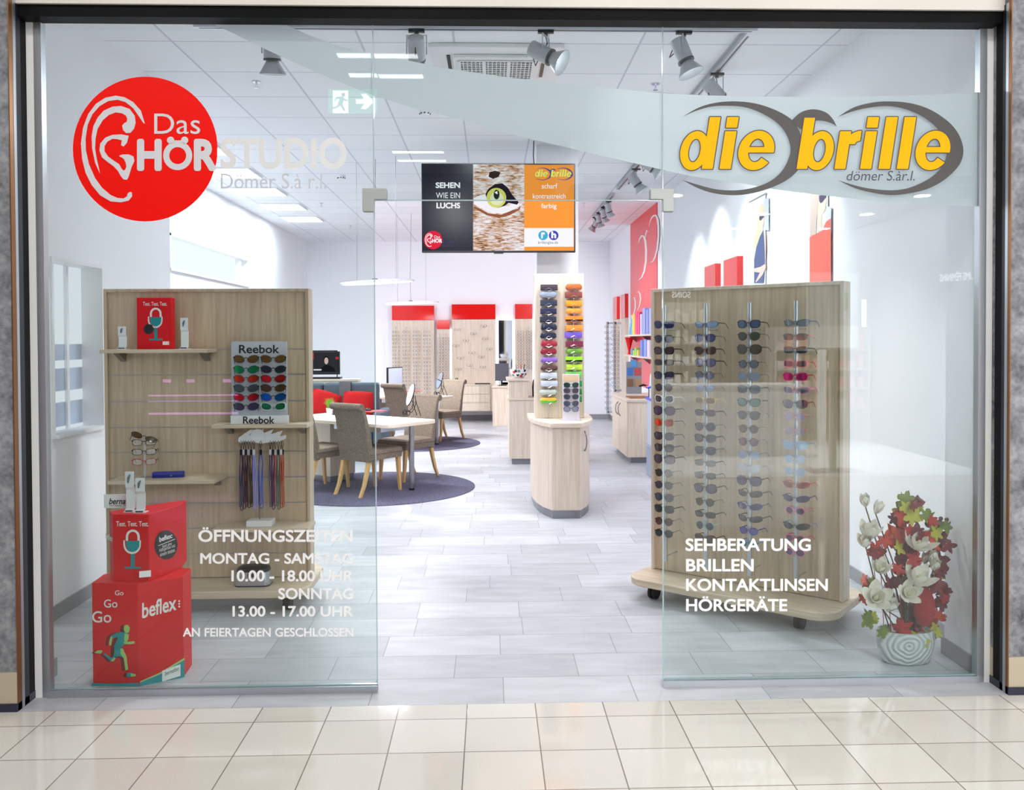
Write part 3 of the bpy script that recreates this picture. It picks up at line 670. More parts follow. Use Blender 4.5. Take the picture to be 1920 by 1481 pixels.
for ci, (u, colm) in enumerate(zip(rods, (C1, C2, C3, C4))):
    c = SP(u, RSO, 0)
    rod = MB().cyl(c + Vector((0, 0, RZ0)), c + Vector((0, 0, RZ1)), .0135, seg=14)
    for z in (RZ0 + .03, RZ1 - .155): rod.tube([c + Vector((0, 0, z)), c - DN * (RSO + .002) + Vector((0, 0, z))], .004, 6)
    ro = rod.build('rod', ALU, st, world=True, smooth=.7)
    for ri, (py, kind, fc, lc, tc, words_) in enumerate(colm):
        q = atplane((1247, 1324, 1406, 1493)[ci], py, SP(0, RSO + .02, 0), DN)
        pos = c + DN * .024 + Vector((0, 0, q.z))
        mirr = 'mirrored' in words_
        where = ('top' if ri == 0 else ORD[ri] + ' from top')
        g = sunglasses(kind, fc, lc, tc, pos - Vector((0, 0, 0)), ANG + RND.uniform(-.05, .05) - .03,
                       '%s sunglasses, %s on the %s' % (words_, where, RN[ci]), 'sunglasses on the rolling stand', mirror=mirr)
    # one little nose peg per pair
    pg = MB(Matrix.Translation(c) @ Matrix.Rotation(ANG, 4, 'Z'))
    for py, *_ in colm:
        z = atplane((1247, 1324, 1406, 1493)[ci], py, SP(0, RSO + .02, 0), DN).z
        pg.box((-.0035, -.0200, z - .004), (.0035, -.010, z + .003))
    pg.build('nose_pegs', PEG, ro, world=True)['kind'] = 'stuff'

# ================================================================== SLATTED DISPLAY WALL (left)
PY = 1.45
lx0, lx1 = aty(199, 800, PY).x, aty(581.5, 800, PY).x
lz1 = aty(390, 541.5, PY).z
sw = thing('slat_wall_stand', 'pale wood slat wall on wheels with shelves behind the left pane', 'display stand', ((lx0 + lx1) / 2, PY + .05, 0))
MB().box((lx0 + .02, PY, .145), (lx1 - .02, PY + .085, lz1 - .02)).build('panel', OAK, sw, world=True)
f = MB()
for a, b in (((lx0, PY - .018, .145), (lx0 + .02, PY + .1, lz1)), ((lx1 - .02, PY - .018, .145), (lx1, PY + .1, lz1)), ((lx0 + .02, PY - .018, lz1 - .02), (lx1 - .02, PY + .1, lz1))): f.box(a, b)
f.build('edge_frame', OAK, sw, world=True, bevel=.002)
for v in (655, 702.5, 752, 800.5, 847, 895, 943, 990, 1038):
    z = aty(390, v, PY).z
    MB().box((lx0 + .02, PY - .002, z - .003), (lx1 - .02, PY + .001, z + .003)).build('slat_groove', mat('groove_metal', (170, 170, 176), .4, .5), sw, world=True)
IDM = Matrix.Identity(4)
MB().prism(rrect(lx0 + .10, PY - .30, lx1 + .03, PY + .34, .13, 8), .095, .14).build('base_board', OAK_HB, sw, world=True, bevel=.006)
for x, y in ((lx1 - .10, PY - .2), (lx0 + .2, PY - .2), (lx1 - .10, PY + .24), (lx0 + .2, PY + .24)): caster(x, y, IDM, sw)
def shelf(u0, u1, v, dep, label):
    z1 = aty((u0 + u1) / 2, v, PY - dep).z; x0, x1 = aty(u0, v, PY - dep).x, aty(u1, v, PY - dep).x
    s = thing('display_shelf', label, 'shelf', ((x0 + x1) / 2, PY - dep / 2, z1))
    MB().box((x0, PY - dep, z1 - .022), (x1, PY - .002, z1)).build('board', OAK_HB, s, world=True, bevel=.002)
    for x in (x0 + .06, x1 - .06):
        b = MB(); pts = [(PY - .003, z1 - .022), (PY - .12, z1 - .022), (PY - .003, z1 - .075)]
        b.loft([[(x - .016, y, z) for y, z in pts], [(x + .016, y, z) for y, z in pts]])
        b.build('bracket', STEEL, s, world=True)
    return x0, x1, z1
sA = shelf(186, 388, 655, .2, 'short pale wood shelf at the top left of the slat wall')
sB = shelf(396, 575.5, 796, .2, 'pale wood shelf carrying the two-column sunglasses display')
sC = shelf(201, 402, 901, .27, 'lower left pale wood shelf carrying a blue spectacle case')
sD = shelf(398, 578, 991, .22, 'lowest pale wood shelf under the hanging cords')
# ================================================================== THINGS ON THE SLAT WALL
RBOX = mat('red_card', (226, 12, 26), 0.5, spec=.3); TEAL = mat('teal_print', (16, 148, 156), 0.5); LIME = mat('lime_print', (172, 214, 120), 0.5); DKR = mat('dark_red_print', (110, 16, 26), 0.5)
BLK_P = mat('black_print', (26, 24, 32), 0.5); WHT_P = mat('white_print', (244, 242, 240), 0.5)
def mic_print(A, u, v, h, root):
    """the microphone picture: u, v its foot centre, h its height in the sign's own pixels; A maps to the surface"""
    k = h / 488.0
    U = lambda x: u + (x - 470) * k
    V = lambda y: v + (y - 1250) * k
    q = lambda pts: [(U(x), V(y)) for x, y in pts]
    cap = [(382, 900)] + [(470 - 88 * math.cos(PI * t / 10), 850 - 90 * math.sin(PI * t / 10)) for t in range(11)] + [(558, 900)]
    inn = [(528, 900)] + [(470 + 58 * math.cos(PI * t / 10), 850 - 62 * math.sin(PI * t / 10)) for t in range(11)] + [(412, 900)]
    w = MB(); o = [A(*p) for p in q(cap)]; i = [A(*p) for p in q(inn[::-1])]; n = len(o)
    w.add(o + i, [(a, a + 1, n + a + 1, n + a) for a in range(n - 1)])
    co = [(352, 895)] + [(352, 930)] + [(462 - 110 * math.cos(PI * t / 10), 950 + 118 * math.sin(PI * t / 10)) for t in range(11)] + [(572, 895)]
    ci = [(372, 895)] + [(372, 930)] + [(462 - 88 * math.cos(PI * t / 10), 950 + 92 * math.sin(PI * t / 10)) for t in range(11)] + [(552, 895)]
    o = [A(*p) for p in q(co)]; i = [A(*p) for p in q(ci)]; n = len(o)
    w.add(o + i, [(a, a + 1, n + a + 1, n + a) for a in range(n - 1)])
    w.build('print_white', WHT_P, root, world=True)
    t = MB()
    body = [(386, 903)] + [(386, 950)] + [(470 - 84 * math.cos(PI * t_ / 10), 955 + 84 * math.sin(PI * t_ / 10)) for t_ in range(11)] + [(554, 903)]
    poly_px(t, q(body), A); poly_px(t, q([(446, 1060), (494, 1060), (494, 1226), (570, 1226), (570, 1250), (370, 1250), (370, 1226), (446, 1226)]), A)
    t.build('print_teal', TEAL, root, world=True)

# red promotional package on the top shelf
z = sA[2]; by = PY - .12
bx0, bx1 = aty(257, 650, by).x, aty(322, 650, by).x; bz1 = aty(290, 558, by).z
b = thing('promotional_box', 'slim red card box with a microphone picture on the top left shelf', 'box', ((bx0 + bx1) / 2, by + .03, z))
MB().box((bx0, by, z), (bx1, by + .06, bz1)).build('carton', RBOX, b, world=True, bevel=.002)
A = lambda u, v: aty(u, v, by - .0008)
text_px(MB(), 'Test. Test. Test.', 268, 566, 313, 573, A, bold=.01).build('lettering', WHT_P, b, world=True)
mic_print(A, 292, 638, 61, b)
disc_px(MB(), 278.5, 617, 9.5, lambda u, v: aty(u, v, by - .0012)).build('round_print', BLK_P, b, world=True)
MB().face([A(305, 640), A(317, 640), A(317, 646.5), A(305, 646.5)]).build('label_print', WHT_P, b, world=True)
# pairs of small clear stands for hearing aids
def acrylic(u0, u1, vt, vb, Y, z, label, loc_y=None):
    """bent acrylic strip: foot, upright leaning back, folded top with the device picture"""
    x0, x1 = aty(u0, vb, Y).x, aty(u1, vb, Y).x; zt = aty(u0, vt, Y).z; h = zt - z
    o = thing('device_stand', label, 'stand', ((x0 + x1) / 2, Y, z))
    m = MB(); th = .004
    prof = [(-.012, 0.0), (-.012, .012), (.004, .016), (.006, h * .55), (-.004, h * .62), (-.004, h)]
    m.loft([[(x0, Y + y, z + zz) for y, zz in prof] + [(x0, Y + y + th, z + zz) for y, zz in prof[::-1]],
            [(x1, Y + y, z + zz) for y, zz in prof] + [(x1, Y + y + th, z + zz) for y, zz in prof[::-1]]])
    m.box((x0 - .006, Y - .016, z), (x1 + .006, Y + .03, z + .004))
    m.build('holder', mat('white_acrylic', (236, 238, 242), .25), o, world=True)
    xm = (x0 + x1) / 2
    MB().tube([(xm - .006, Y - .006, z + h * .72), (xm - .002, Y - .009, z + h * .85), (xm + .004, Y - .006, z + h * .93)], [.003, .006, .003], 8).build('hearing_aid', mat('grey_shell', (120, 122, 128), .3, .3), o, world=True, smooth=True)
    MB().box((x0 + .004, Y - .0165, z + .0045), (x1 - .004, Y - .0158, z + .010)).build('lettering_bar', BLK_P, o, world=True)
    return o
acrylic(222, 237, 612, 652, PY - .15, z, 'small clear stand with a hearing aid left of the slim red box')
acrylic(339, 353, 596, 652, PY - .15, z, 'small clear stand with a hearing aid right of the slim red box')

# two-column sunglasses counter display with the brand word above and below
DY = PY - .13
zB = sB[2]
dx0, dx1 = aty(434, 700, DY).x, aty(538, 700, DY).x; dz1 = aty(486, 640, DY).z
ds = thing('sunglasses_display', 'light grey counter display with twelve sport sunglasses on the slat wall shelf', 'display', ((dx0 + dx1) / 2, DY, zB))
GREYD = mat('grey_acrylic_panel', (196, 200, 208), .35)
bk = MB(); pts = rrect(dx0, zB, dx1, dz1, .012)
n = len(pts); bk.add([(x, DY, zz) for x, zz in pts] + [(x, DY + .012, zz) for x, zz in pts], [tuple(range(n)), tuple(range(n, 2 * n))[::-1]] + [(i, n + i, n + (i + 1) % n, (i + 1) % n) for i in range(n)])
bk.build('back_panel', GREYD, ds, world=True)
fx0, fx1 = aty(432, 790, DY - .03).x, aty(540, 790, DY - .03).x; fz = aty(486, 779, DY - .03).z
MB().box((fx0, DY - .03, zB), (fx1, DY, fz)).build('front_ledge', WHITE_S, ds, world=True, bevel=.002)
text_px(MB(), 'Reebok', 448.5, 647, 523, 662, lambda u, v: aty(u, v, DY - .001), bold=.02).build('lettering', BLK_P, ds, world=True)
text_px(MB(), 'Reebok', 456, 781, 514, 794, lambda u, v: aty(u, v, DY - .031), bold=.02).build('lettering', BLK_P, ds, world=True)
rows = [673, 692.5, 710, 727.5, 744.5, 762]
MIR = [((150, 110, 60), 0, (150, 110, 60), 0), ((40, 190, 120), 1, (40, 56, 70), 0), ((240, 70, 40), 1, (236, 60, 30), 1), ((60, 66, 72), 0, (72, 54, 30), 0), ((226, 60, 40), 1, (30, 130, 230), 1), ((52, 46, 74), 0, (60, 190, 130), 1)]
DW = [('amber', 'brown'), ('green mirrored', 'dark smoke'), ('orange mirrored', 'fiery red mirrored'), ('slate', 'olive brown'), ('red mirrored', 'bright blue mirrored'), ('violet smoke', 'white-framed green mirrored')]
LEN = [(96, 70, 34), (40, 176, 110), (235, 70, 40), (66, 72, 78), (225, 40, 50), (62, 56, 84)]
LEN2 = [(100, 72, 36), (38, 46, 56), (230, 44, 40), (70, 52, 30), (20, 120, 220), (50, 170, 110)]
for k, v in enumerate(rows):
    zz = aty(486, v, DY - .02).z
    MB().box((dx0 + .01, DY - .012, zz - .022), (dx1 - .01, DY - .0005, zz - .016)).build('ledge', GREYD, ds, world=True)
    for c, (u, ll) in enumerate(((461, LEN), (512, LEN2))):
        p = aty(u, v, DY - .03)
        o = sunglasses('sport', (236, 236, 238) if (k, c) == (5, 1) else (24, 20, 22), ll[k], (236, 236, 238) if (k, c) == (5, 1) else K, (p.x, DY - .026, zz), 0,
                       '%s sport sunglasses, %s in the %s column of the counter display' % (DW[k][c], 'top' if k == 0 else ORD[k] + ' from top', ('left', 'right')[c]), 'sport sunglasses on the counter display', mirror=bool(MIR[k][2 * c + 1]))
        o.scale = (1.0, .07, 1.22)

# cord stand under the middle shelf: white base, rod, a wavy white hook bar
zD = sD[2]; CY = PY - .12
cp = aty(489, 978, CY)
cs = thing('cord_stand', 'white wavy hook stand for spectacle cords under the middle shelf', 'stand', (cp.x, CY, zD))
MB().box((cp.x - .075, CY - .05, zD), (cp.x + .075, CY + .05, zD + .035)).build('base_block', WHITE_S, cs, world=True, bevel=.002)
ztop = aty(489, 822, CY).z
MB().cyl((cp.x - .01, CY + .010, zD + .035), (cp.x - .01, CY + .010, ztop), .003, seg=8).cyl((cp.x - .01, CY, ztop - .004), (cp.x - .01, CY + .010, ztop - .004), .003, seg=6).build('rod', STEEL, cs, world=True)
A = lambda u, v: aty(u, v, CY - .004)
hb = [(446, 826), (448, 820), (470, 805), (477, 806), (466, 816), (494, 804), (492, 813), (512, 805), (508, 814), (530, 807), (524, 818), (536, 816), (536, 822), (524, 828), (500, 830), (490, 832), (480, 830), (462, 828), (450, 831)]
m = MB(); n = len(hb); m.add([A(*p) for p in hb] + [A(*p) + Vector((0, .006, 0)) for p in hb], [tuple(range(n)), tuple(range(n, 2 * n))[::-1]] + [(i, n + i, n + (i + 1) % n, (i + 1) % n) for i in range(n)])
m.build('hook_bar', WHITE_S, cs, world=True)
d = MB(); c = aty(483, 817, CY - .012); d.cyl(c, c + Vector((0, .006, 0)), .042, seg=24); d.build('round_plate', WHITE_S, cs, world=True)
CORDS = [(452, (40, 36, 70), 'blue-black', 0, 957), (457, (44, 20, 70), 'dark violet', 1, 954), (461, (60, 20, 20), 'dark red', 0, 950), (466, (24, 22, 26), 'black', 1, 952), (471, (70, 40, 22), 'brown speckled', 0, 950), (476, (120, 126, 200), 'lilac', 1, 956),
         (489, (30, 70, 170), 'royal blue', 2, 953), (507, (60, 50, 90), 'grey violet', 0, 950), (512, (80, 30, 70), 'plum', 1, 955), (516, (170, 60, 70), 'red speckled', 0, 948), (522, (40, 90, 80), 'sea green', 1, 955), (527, (160, 70, 40), 'rust orange', 0, 952), (530, (150, 50, 40), 'brick red', 1, 950)]
CP = ['first from the left', 'second from the left', 'third from the left', 'fourth from the left', 'fifth from the left', 'sixth from the left', 'alone in the middle', 'fifth from the right', 'fourth from the right', 'third from the right', 'second from the right', 'next to the rightmost', 'furthest right']
ORDC = ['first', 'second', 'third', 'fourth', 'fifth', 'sixth', 'seventh', 'eighth', 'ninth', 'tenth', 'eleventh', 'twelfth', 'thirteenth']
for k, (u, c, w, kk, vb) in enumerate(CORDS):
    yy = CY - .021 - .006 * (k % 3); p = aty(u, 852, yy); q = aty(u, vb, yy); wd = .011 if kk < 2 else .019
    r = thing('glasses_lanyard', '%s spectacle lanyard on the white hook bar, %s from its left end' % (w, ORDC[k]), 'cord', (p.x, yy, q.z), 0, 'spectacle cords on the hook bar')
    top = aty(u, 826, yy).z
    pts = [(p.x - .004, yy, p.z)] + [(p.x - wd * .5 * (1 + .25 * math.sin(i)), yy + .002 * math.sin(i * 1.7), p.z + (q.z + wd * .6 - p.z) * i / 6) for i in range(1, 7)]
    pts += [(p.x - wd * .5 * math.cos(PI * t / 6), yy, q.z + wd * .6 - wd * .6 * math.sin(PI * t / 6)) for t in range(1, 6)]
    pts += [(p.x + wd * .5 * (1 + .2 * math.cos(i)), yy + .003, p.z + (q.z + wd * .6 - p.z) * i / 6) for i in range(6, 0, -1)] + [(p.x + .004, yy, p.z)]
    cd_ = MB().tube(pts, .0027, 6)
    cd_.tube([a + Vector((.009 * (1 if k % 2 else -1) * min(1, i / 4, (len(pts) - 1 - i) / 4), .005, .02 * min(1, i / 6, (len(pts) - 1 - i) / 6))) for i, a in enumerate(Vector(q_) for q_ in pts)], .0023, 6)
    cd_.build('cord', mat('cord_%d' % k, tuple(min(255, int(x * 1.12 + 6)) for x in c), .6), r, world=True, smooth=True)
    MB().box((p.x - .007, yy - .002, p.z - .004), (p.x + .007, yy + .003, p.z + .03)).build('header_tab', mat('clear_tab', (206, 206, 212), .3) if k % 2 else BLACK, r, world=True)
    MB().tube([(p.x, yy, p.z + .03), (p.x - .006, yy, top - .012), (p.x, yy + .004, top), (p.x + .006, yy, top - .012), (p.x, yy, p.z + .03)], .0015, 5).build('clip', BLACK_M, r, world=True)

# lower left shelf: three-tier clear spectacle riser with glasses, blue case
zC = sC[2]; RY = PY - .14
rp = aty(272, 895, RY)
rs = thing('spectacle_riser', 'clear acrylic riser holding three spectacles on the lower left shelf', 'stand', (rp.x, RY, zC))
CLEAR = mat('clear_acrylic', (230, 236, 240), .08, alpha=.35, spec=.7)
MB().box((rp.x - .03, RY - .03, zC), (rp.x + .03, RY + .03, zC + .004)).build('base_plate', CLEAR, rs, world=True)
zt = aty(272, 815, RY).z
MB().box((rp.x - .006, RY - .002, zC), (rp.x + .006, RY + .002, zt)).build('post', CLEAR, rs, world=True)
def spectacles(kind, fc, tc, loc, rz, label, group=None, lensm=None, scale=1.0, name='spectacles'):
    root = thing(name, label, 'glasses', loc, rz, group)
    for i, src in enumerate(eye_meshes(kind)):
        if i in (1, 2):
            o = src.copy(); COL.objects.link(o); o.parent = root; slot(o, lensm or mat('clear_lens', (235, 240, 244), .05, alpha=.18, spec=.8)); continue
        o = src.copy(); COL.objects.link(o); o.parent = root; slot(o, hue(fc if i == 0 else tc))
    root.scale = (scale,) * 3
    return root
for k, (v, fc, tc, w) in enumerate(((830, (30, 28, 30), K, 'black framed'), (848, (40, 30, 40), (60, 50, 60), 'dark violet framed'), (867, (190, 40, 70), (130, 40, 50), 'red framed'))):
    p = aty(270, v, RY - .03)
    spectacles('rect', fc, tc, (rp.x, RY - .012, p.z), .25, '%s spectacles, %s on the clear riser of the lower left shelf' % (w, ('upper', 'middle', 'lowest')[k]), 'spectacles on the clear riser')
    MB().box((rp.x - .004, RY - .014, p.z - .001), (rp.x + .004, RY, p.z + .002)).build('nose_rest', CLEAR, rs, world=True)
p = aty(271, 822, RY - .03)
sg = sunglasses('sport', (50, 34, 26), (84, 60, 40), (50, 34, 26), (rp.x + .004, RY - .02, p.z + .008), .25, 'brown clip-on sunglasses resting tilted above the black framed spectacles', None, name='clip_on_sunglasses')
sg.rotation_euler = (-.5, .35, .25); sg.scale = (1, .3, 1)
BLU = mat('blue_leatherette', (18, 34, 150), .35)
p0, p1 = aty(287, 895, PY - .16), aty(345, 889, PY - .12)
cs_ = thing('spectacle_case', 'royal blue long spectacle case on the lower left shelf', 'case', ((p0.x + p1.x) / 2, PY - .14, zC), .18)
prof = [(-.022, 0), (.022, 0), (.026, .012), (.02, .03), (-.02, .03), (-.026, .012)]
def extr(mb, prof, x0, x1): return mb.loft([[(x0, y, zz) for y, zz in prof], [(x1, y, zz) for y, zz in prof]])
extr(MB(), [(-.026, 0), (.026, 0), (.028, .014), (-.028, .014)], -.09, .09).build('case_bottom', BLU, cs_, bevel=.003)
extr(MB(), [(-.028, .015), (.028, .015), (.02, .034), (-.02, .034)], -.09, .09).build('case_lid', BLU, cs_, bevel=.003)
MB().cyl((.02, -.030, .014), (.02, -.026, .014), .005, seg=12).build('snap_button', CHROME, cs_)

# ---- the stacked red six-sided cartons on the floor
def hexbox(name, label, pts, z0, z1, lid=.0):
    c = sum((Vector((x, y)) for x, y in pts), Vector((0, 0))) / len(pts)
    o = thing(name, label, 'box', (c.x, c.y, z0))
    MB().prism(pts, z0, z1).build('carton', RBOX, o, world=True, bevel=.003)
    return o
HB = [(-1.952, .115), (-1.733, .10), (-1.562, .205), (-1.575, .36), (-1.78, .43), (-1.965, .27)]
hz = aty(216, 1093, .11).z
hb_ = hexbox('promotional_box', 'larger red six-sided floor box with a runner picture, below the smaller one', HB, 0, hz)
T0, T1 = aty(213, 1084, .14), aty(280, 1086, .13)
T2 = atz(341, 1064, hz); TZ1 = aty(245, 965, .13).z
HT = [(T0.x, .14), (T1.x, .13), (T2.x, T2.y), (T2.x - .02, T2.y + .13), (-1.80, .36), (T0.x - .05, .22)]
ht_ = hexbox('promotional_box', 'smaller red six-sided box with a microphone picture, stacked on the larger one', HT, hz, TZ1)
def facemap(p, q, off=.0012):
    p, q = Vector((*p, 0)), Vector((*q, 0)); d = (q - p).normalized(); n = Vector((d.y, -d.x, 0))
    return lambda u, v: atplane(u, v, p + n * off, n)
F1, F2 = facemap(HT[0], HT[1]), facemap(HT[1], HT[2]); F2b = facemap(HT[1], HT[2], .002)
text_px(MB(), 'Test. Test. Test.', 218, 977.5, 278.5, 986.5, F1, bold=.012).build('lettering', WHT_P, ht_, world=True)
mic_print(F1, 249, 1066, 73, ht_)
MB().face([F2(x, y) for x, y in ((261, 1071), (283, 1069), (283, 1081), (261, 1083))]).build('label_print', WHT_P, ht_, world=True)
disc_px(MB(), 311.5, 1021.5, 21.5, F2, ry=27.5).build('round_print', BLK_P, ht_, world=True)
def slant(body, u0, vl, u1, vr, h, A, **kw):
    m = MB(); p = A(u0, vl); return text_in(m, body, p, A(u1, vr) - p, A(u0, vl - h) - p, **kw)
slant('beflex:', 299, 1016, 323, 1008, 9, F2b, bold=.03).build('lettering', WHT_P, ht_, world=True)
slant('Jetzt drei', 304, 1029.5, 322, 1023.5, 8, F2b).build('lettering', WHT_P, ht_, world=True)
slant('Hörgeräte mit', 299, 1037, 328.5, 1027, 8, F2b).build('lettering', WHT_P, ht_, world=True)
slant('einem testen.', 300, 1043.5, 328.5, 1034, 7, F2b).build('lettering', WHT_P, ht_, world=True)
m = MB(); m.face([F2b(297, 1022.5), F2b(328, 1010), F2b(328, 1011.2), F2b(297, 1023.7)]); m.build('line_print', WHT_P, ht_, world=True)
FL = facemap(HT[5], HT[0]); slant('beflex', 198, 1009, 211, 1016, 11, FL, bold=.02).build('lettering', WHT_P, ht_, world=True)
B1, B2 = facemap(HB[0], HB[1]), facemap(HB[1], HB[2]); B1b, B2b = facemap(HB[0], HB[1], .002), facemap(HB[1], HB[2], .002); B1c = facemap(HB[0], HB[1], .0028)
for s, x0, y0, x1, y1 in (('Go', 215.5, 1107, 231.5, 1116), ('Go', 195, 1124, 220, 1139), ('Go', 173, 1146, 208.5, 1167)): text_px(MB(), s, x0, y0, x1, y1, B1, bold=.008).build('lettering', WHT_P, hb_, world=True)
slant('beflex', 267, 1159, 330, 1143, 28, B2, bold=.02).build('lettering', WHT_P, hb_, world=True)
m = MB()
for yy in (1127, 1132, 1137): disc_px(m, 336, yy, 1.7, B2, 12)
m.build('dots_print', WHT_P, hb_, world=True)
k = 200 / 1139.0; Rn = lambda pts: [(160 + x * k, 1040 + y * k) for x, y in pts]
m = MB(); poly_px(m, [(171.5, 1280.5), (215, 1281.5), (260.5, 1280), (260.5, 1287.6), (171.5, 1288)], B1); m.build('wave_print', TEAL, hb_, world=True)
m = MB(); poly_px(m, [(262.5, 1279.5), (300, 1264), (346, 1237), (346, 1270), (306, 1286), (262.5, 1287.5)], B2); m.build('wave_print', TEAL, hb_, world=True)
m = MB(); poly_px(m, [(262.5, 1277.5), (300, 1261), (346, 1233), (346, 1237), (300, 1264), (262.5, 1279.5)], B2); m.build('wave_edge_print', LIME, hb_, world=True)
m = MB(); poly_px(m, [(304, 1257.5), (338.5, 1245), (338.5, 1267), (304, 1278)], B2b); m.build('label_print', WHT_P, hb_, world=True)
B2c = facemap(HB[1], HB[2], .0028); slant('bernafon', 309, 1267, 335, 1257, 8, B2c, shear=.2).build('lettering', BLK_P, hb_, world=True)
runner = dict(
 head=[(412, 765), (430, 748), (455, 750), (474, 775), (472, 815), (455, 835), (430, 835), (410, 805)],
 torso=[(300, 850), (345, 830), (410, 825), (440, 835), (465, 850), (460, 900), (420, 950), (385, 1000), (330, 985), (305, 980), (330, 930), (350, 880), (300, 890), (280, 900), (275, 965), (255, 970), (255, 930), (270, 870)],
 arm=[(400, 930), (440, 930), (490, 925), (525, 922), (528, 948), (490, 955), (420, 955)],
 hips=[(310, 980), (385, 990), (415, 1040), (400, 1095), (350, 1080), (320, 1115), (300, 1100), (310, 1030)],
 backleg=[(310, 1075), (345, 1090), (300, 1140), (270, 1135), (200, 1065), (210, 1050), (280, 1100)],
 frontleg=[(375, 1000), (400, 1000), (440, 1085), (445, 1130), (458, 1225), (430, 1235), (412, 1110), (375, 1060)],
 shoe=[(440, 1265), (470, 1255), (535, 1275), (540, 1295), (500, 1304), (440, 1300)], shoe2=[(95, 1045), (130, 1022), (180, 1018), (182, 1035), (165, 1055), (120, 1052)])
def off(p, dx, dy): return [(x + dx, y + dy) for x, y in p]
m = MB()
for kk, p in runner.items(): poly_px(m, Rn(off(p, -38 if kk not in ('shoe', 'shoe2') else -30, 4)), B1)
m.build('shadow_print', DKR, hb_, world=True)
m = MB()
for kk in ('torso', 'hips', 'backleg', 'shoe'): poly_px(m, Rn(runner[kk]), B1b)
m.build('runner_print', TEAL, hb_, world=True)
m = MB()
for p in (runner['head'], runner['arm'], runner['frontleg'], runner['shoe2'], [(420, 840), (465, 850), (460, 905), (425, 950), (415, 900)], [(270, 870), (290, 880), (275, 965), (255, 970), (255, 930)], [(270, 1135), (300, 1140), (325, 1105), (305, 1095)], [(480, 1265), (535, 1275), (540, 1295), (490, 1303)]): poly_px(m, Rn(p), B1c)
m.build('runner_print', LIME, hb_, world=True)
# on top of the upper carton: name card and two bent stands
zc = TZ1
c0, c1 = aty(195, 958, .3), aty(262, 950, .3)
cd = thing('name_card', 'white name card standing on the smaller red box', 'card', ((c0.x + c1.x) / 2, .3, zc))
ctop = aty(200, 927, .3).z
MB().box((c0.x, .3, zc), (c1.x, .304, ctop)).build('card', WHITE_S, cd, world=True)
A = lambda u, v: aty(u, v, .2992)
text_px(MB(), 'bernafon', 204.5, 934, 253, 945, A, bold=.02, shear=.25).build('lettering', BLK_P, cd, world=True)
text_px(MB(), 'Your hearing. Our passion', 204.5, 946, 253, 950, A, shear=.2).build('lettering', BLK_P, cd, world=True)
acrylic(236, 252, 884, 958, .2, zc, 'left one of two tall bent device stands on the smaller red box')
acrylic(255, 272, 896, 958, .18, zc, 'right one of two tall bent device stands on the smaller red box')

# silver lens-cleaning device on the base board
p = aty(472, 1098, PY - .2)
dv = thing('ultrasonic_cleaner', 'silver and black ultrasonic cleaner box on the base board of the slat wall', 'cleaner', (p.x, PY - .15, .14))
MB().prism(rrect(-.105, -.065, .105, .065, .035), 0, .008).build('foot', BLACK, dv)
m = MB(); ring = lambda e, z: [(x, y, z) for x, y in rrect(-.105 - e, -.065 - e, .105 + e, .065 + e, .035)]
m.loft([ring(0, .008), ring(.002, .05), ring(-.008, .085)]).build('housing', mat('silver_plastic', (176, 180, 186), .3, .4), dv, smooth=.7)
m = MB(); m.loft([ring(-.009, .085), ring(-.012, .105), ring(-.035, .118)]).build('lid', BLACK, dv, smooth=.7)
MB().box((-.02, -.068, .06), (.02, -.062, .08)).build('control_panel', BLACK, dv)
# ---- standing pot arrangement behind the right pane
PX, PYY = 1.985, .26
pot = thing('flower_arrangement', 'white oval pot with artificial magnolias and red autumn maple leaves on the floor', 'flower pot', (PX, PYY, 0))
m, nt, b = nodes_of('whitewashed_swirl')
tc = N(nt, 'ShaderNodeTexCoord'); sp = N(nt, 'ShaderNodeVectorMath', operation='LENGTH'); mp = N(nt, 'ShaderNodeMapping')
mp.inputs['Location'].default_value = (0.02, 0, -.12); mp.inputs['Scale'].default_value = (1, .0, 1.15); nt.links.new(tc.outputs['Object'], mp.inputs[0]); nt.links.new(mp.outputs[0], sp.inputs[0])
nz = N(nt, 'ShaderNodeTexNoise'); nz.inputs['Scale'].default_value = 14; nt.links.new(tc.outputs['Object'], nz.inputs['Vector'])
s = math_(nt, 'SINE', math_(nt, 'ADD', math_(nt, 'MULTIPLY', sp.outputs['Value'], 260), math_(nt, 'MULTIPLY', nz.outputs['Fac'], 9)))
f = math_(nt, 'ADD', math_(nt, 'MULTIPLY', s, .25), .5)
nt.links.new(ramp(nt, f, [(.2, (178, 180, 184)), (.6, (226, 228, 230))]), b.inputs['Base Color']); b.inputs['Roughness'].default_value = .8
bp = N(nt, 'ShaderNodeBump'); bp.inputs['Strength'].default_value = .9; bp.inputs['Distance'].default_value = .01; nt.links.new(f, bp.inputs['Height']); nt.links.new(bp.outputs[0], b.inputs['Normal'])
m = MB(); m.lathe([(.10, 0), (.118, .01), (.138, .06), (.146, .12), (.143, .165), (.135, .165), (.132, .15), (.02, .148)], 40, sx=1, sy=.58)
m.build('pot', _mats['whitewashed_swirl'], pot, smooth=.9)
LEAFS = [mat('leaf_red', (176, 30, 28), .6), mat('leaf_crimson', (118, 14, 30), .6), mat('leaf_orange', (206, 66, 40), .6), mat('leaf_green', (110, 128, 44), .6), mat('leaf_yellow_green', (176, 170, 50), .6)]
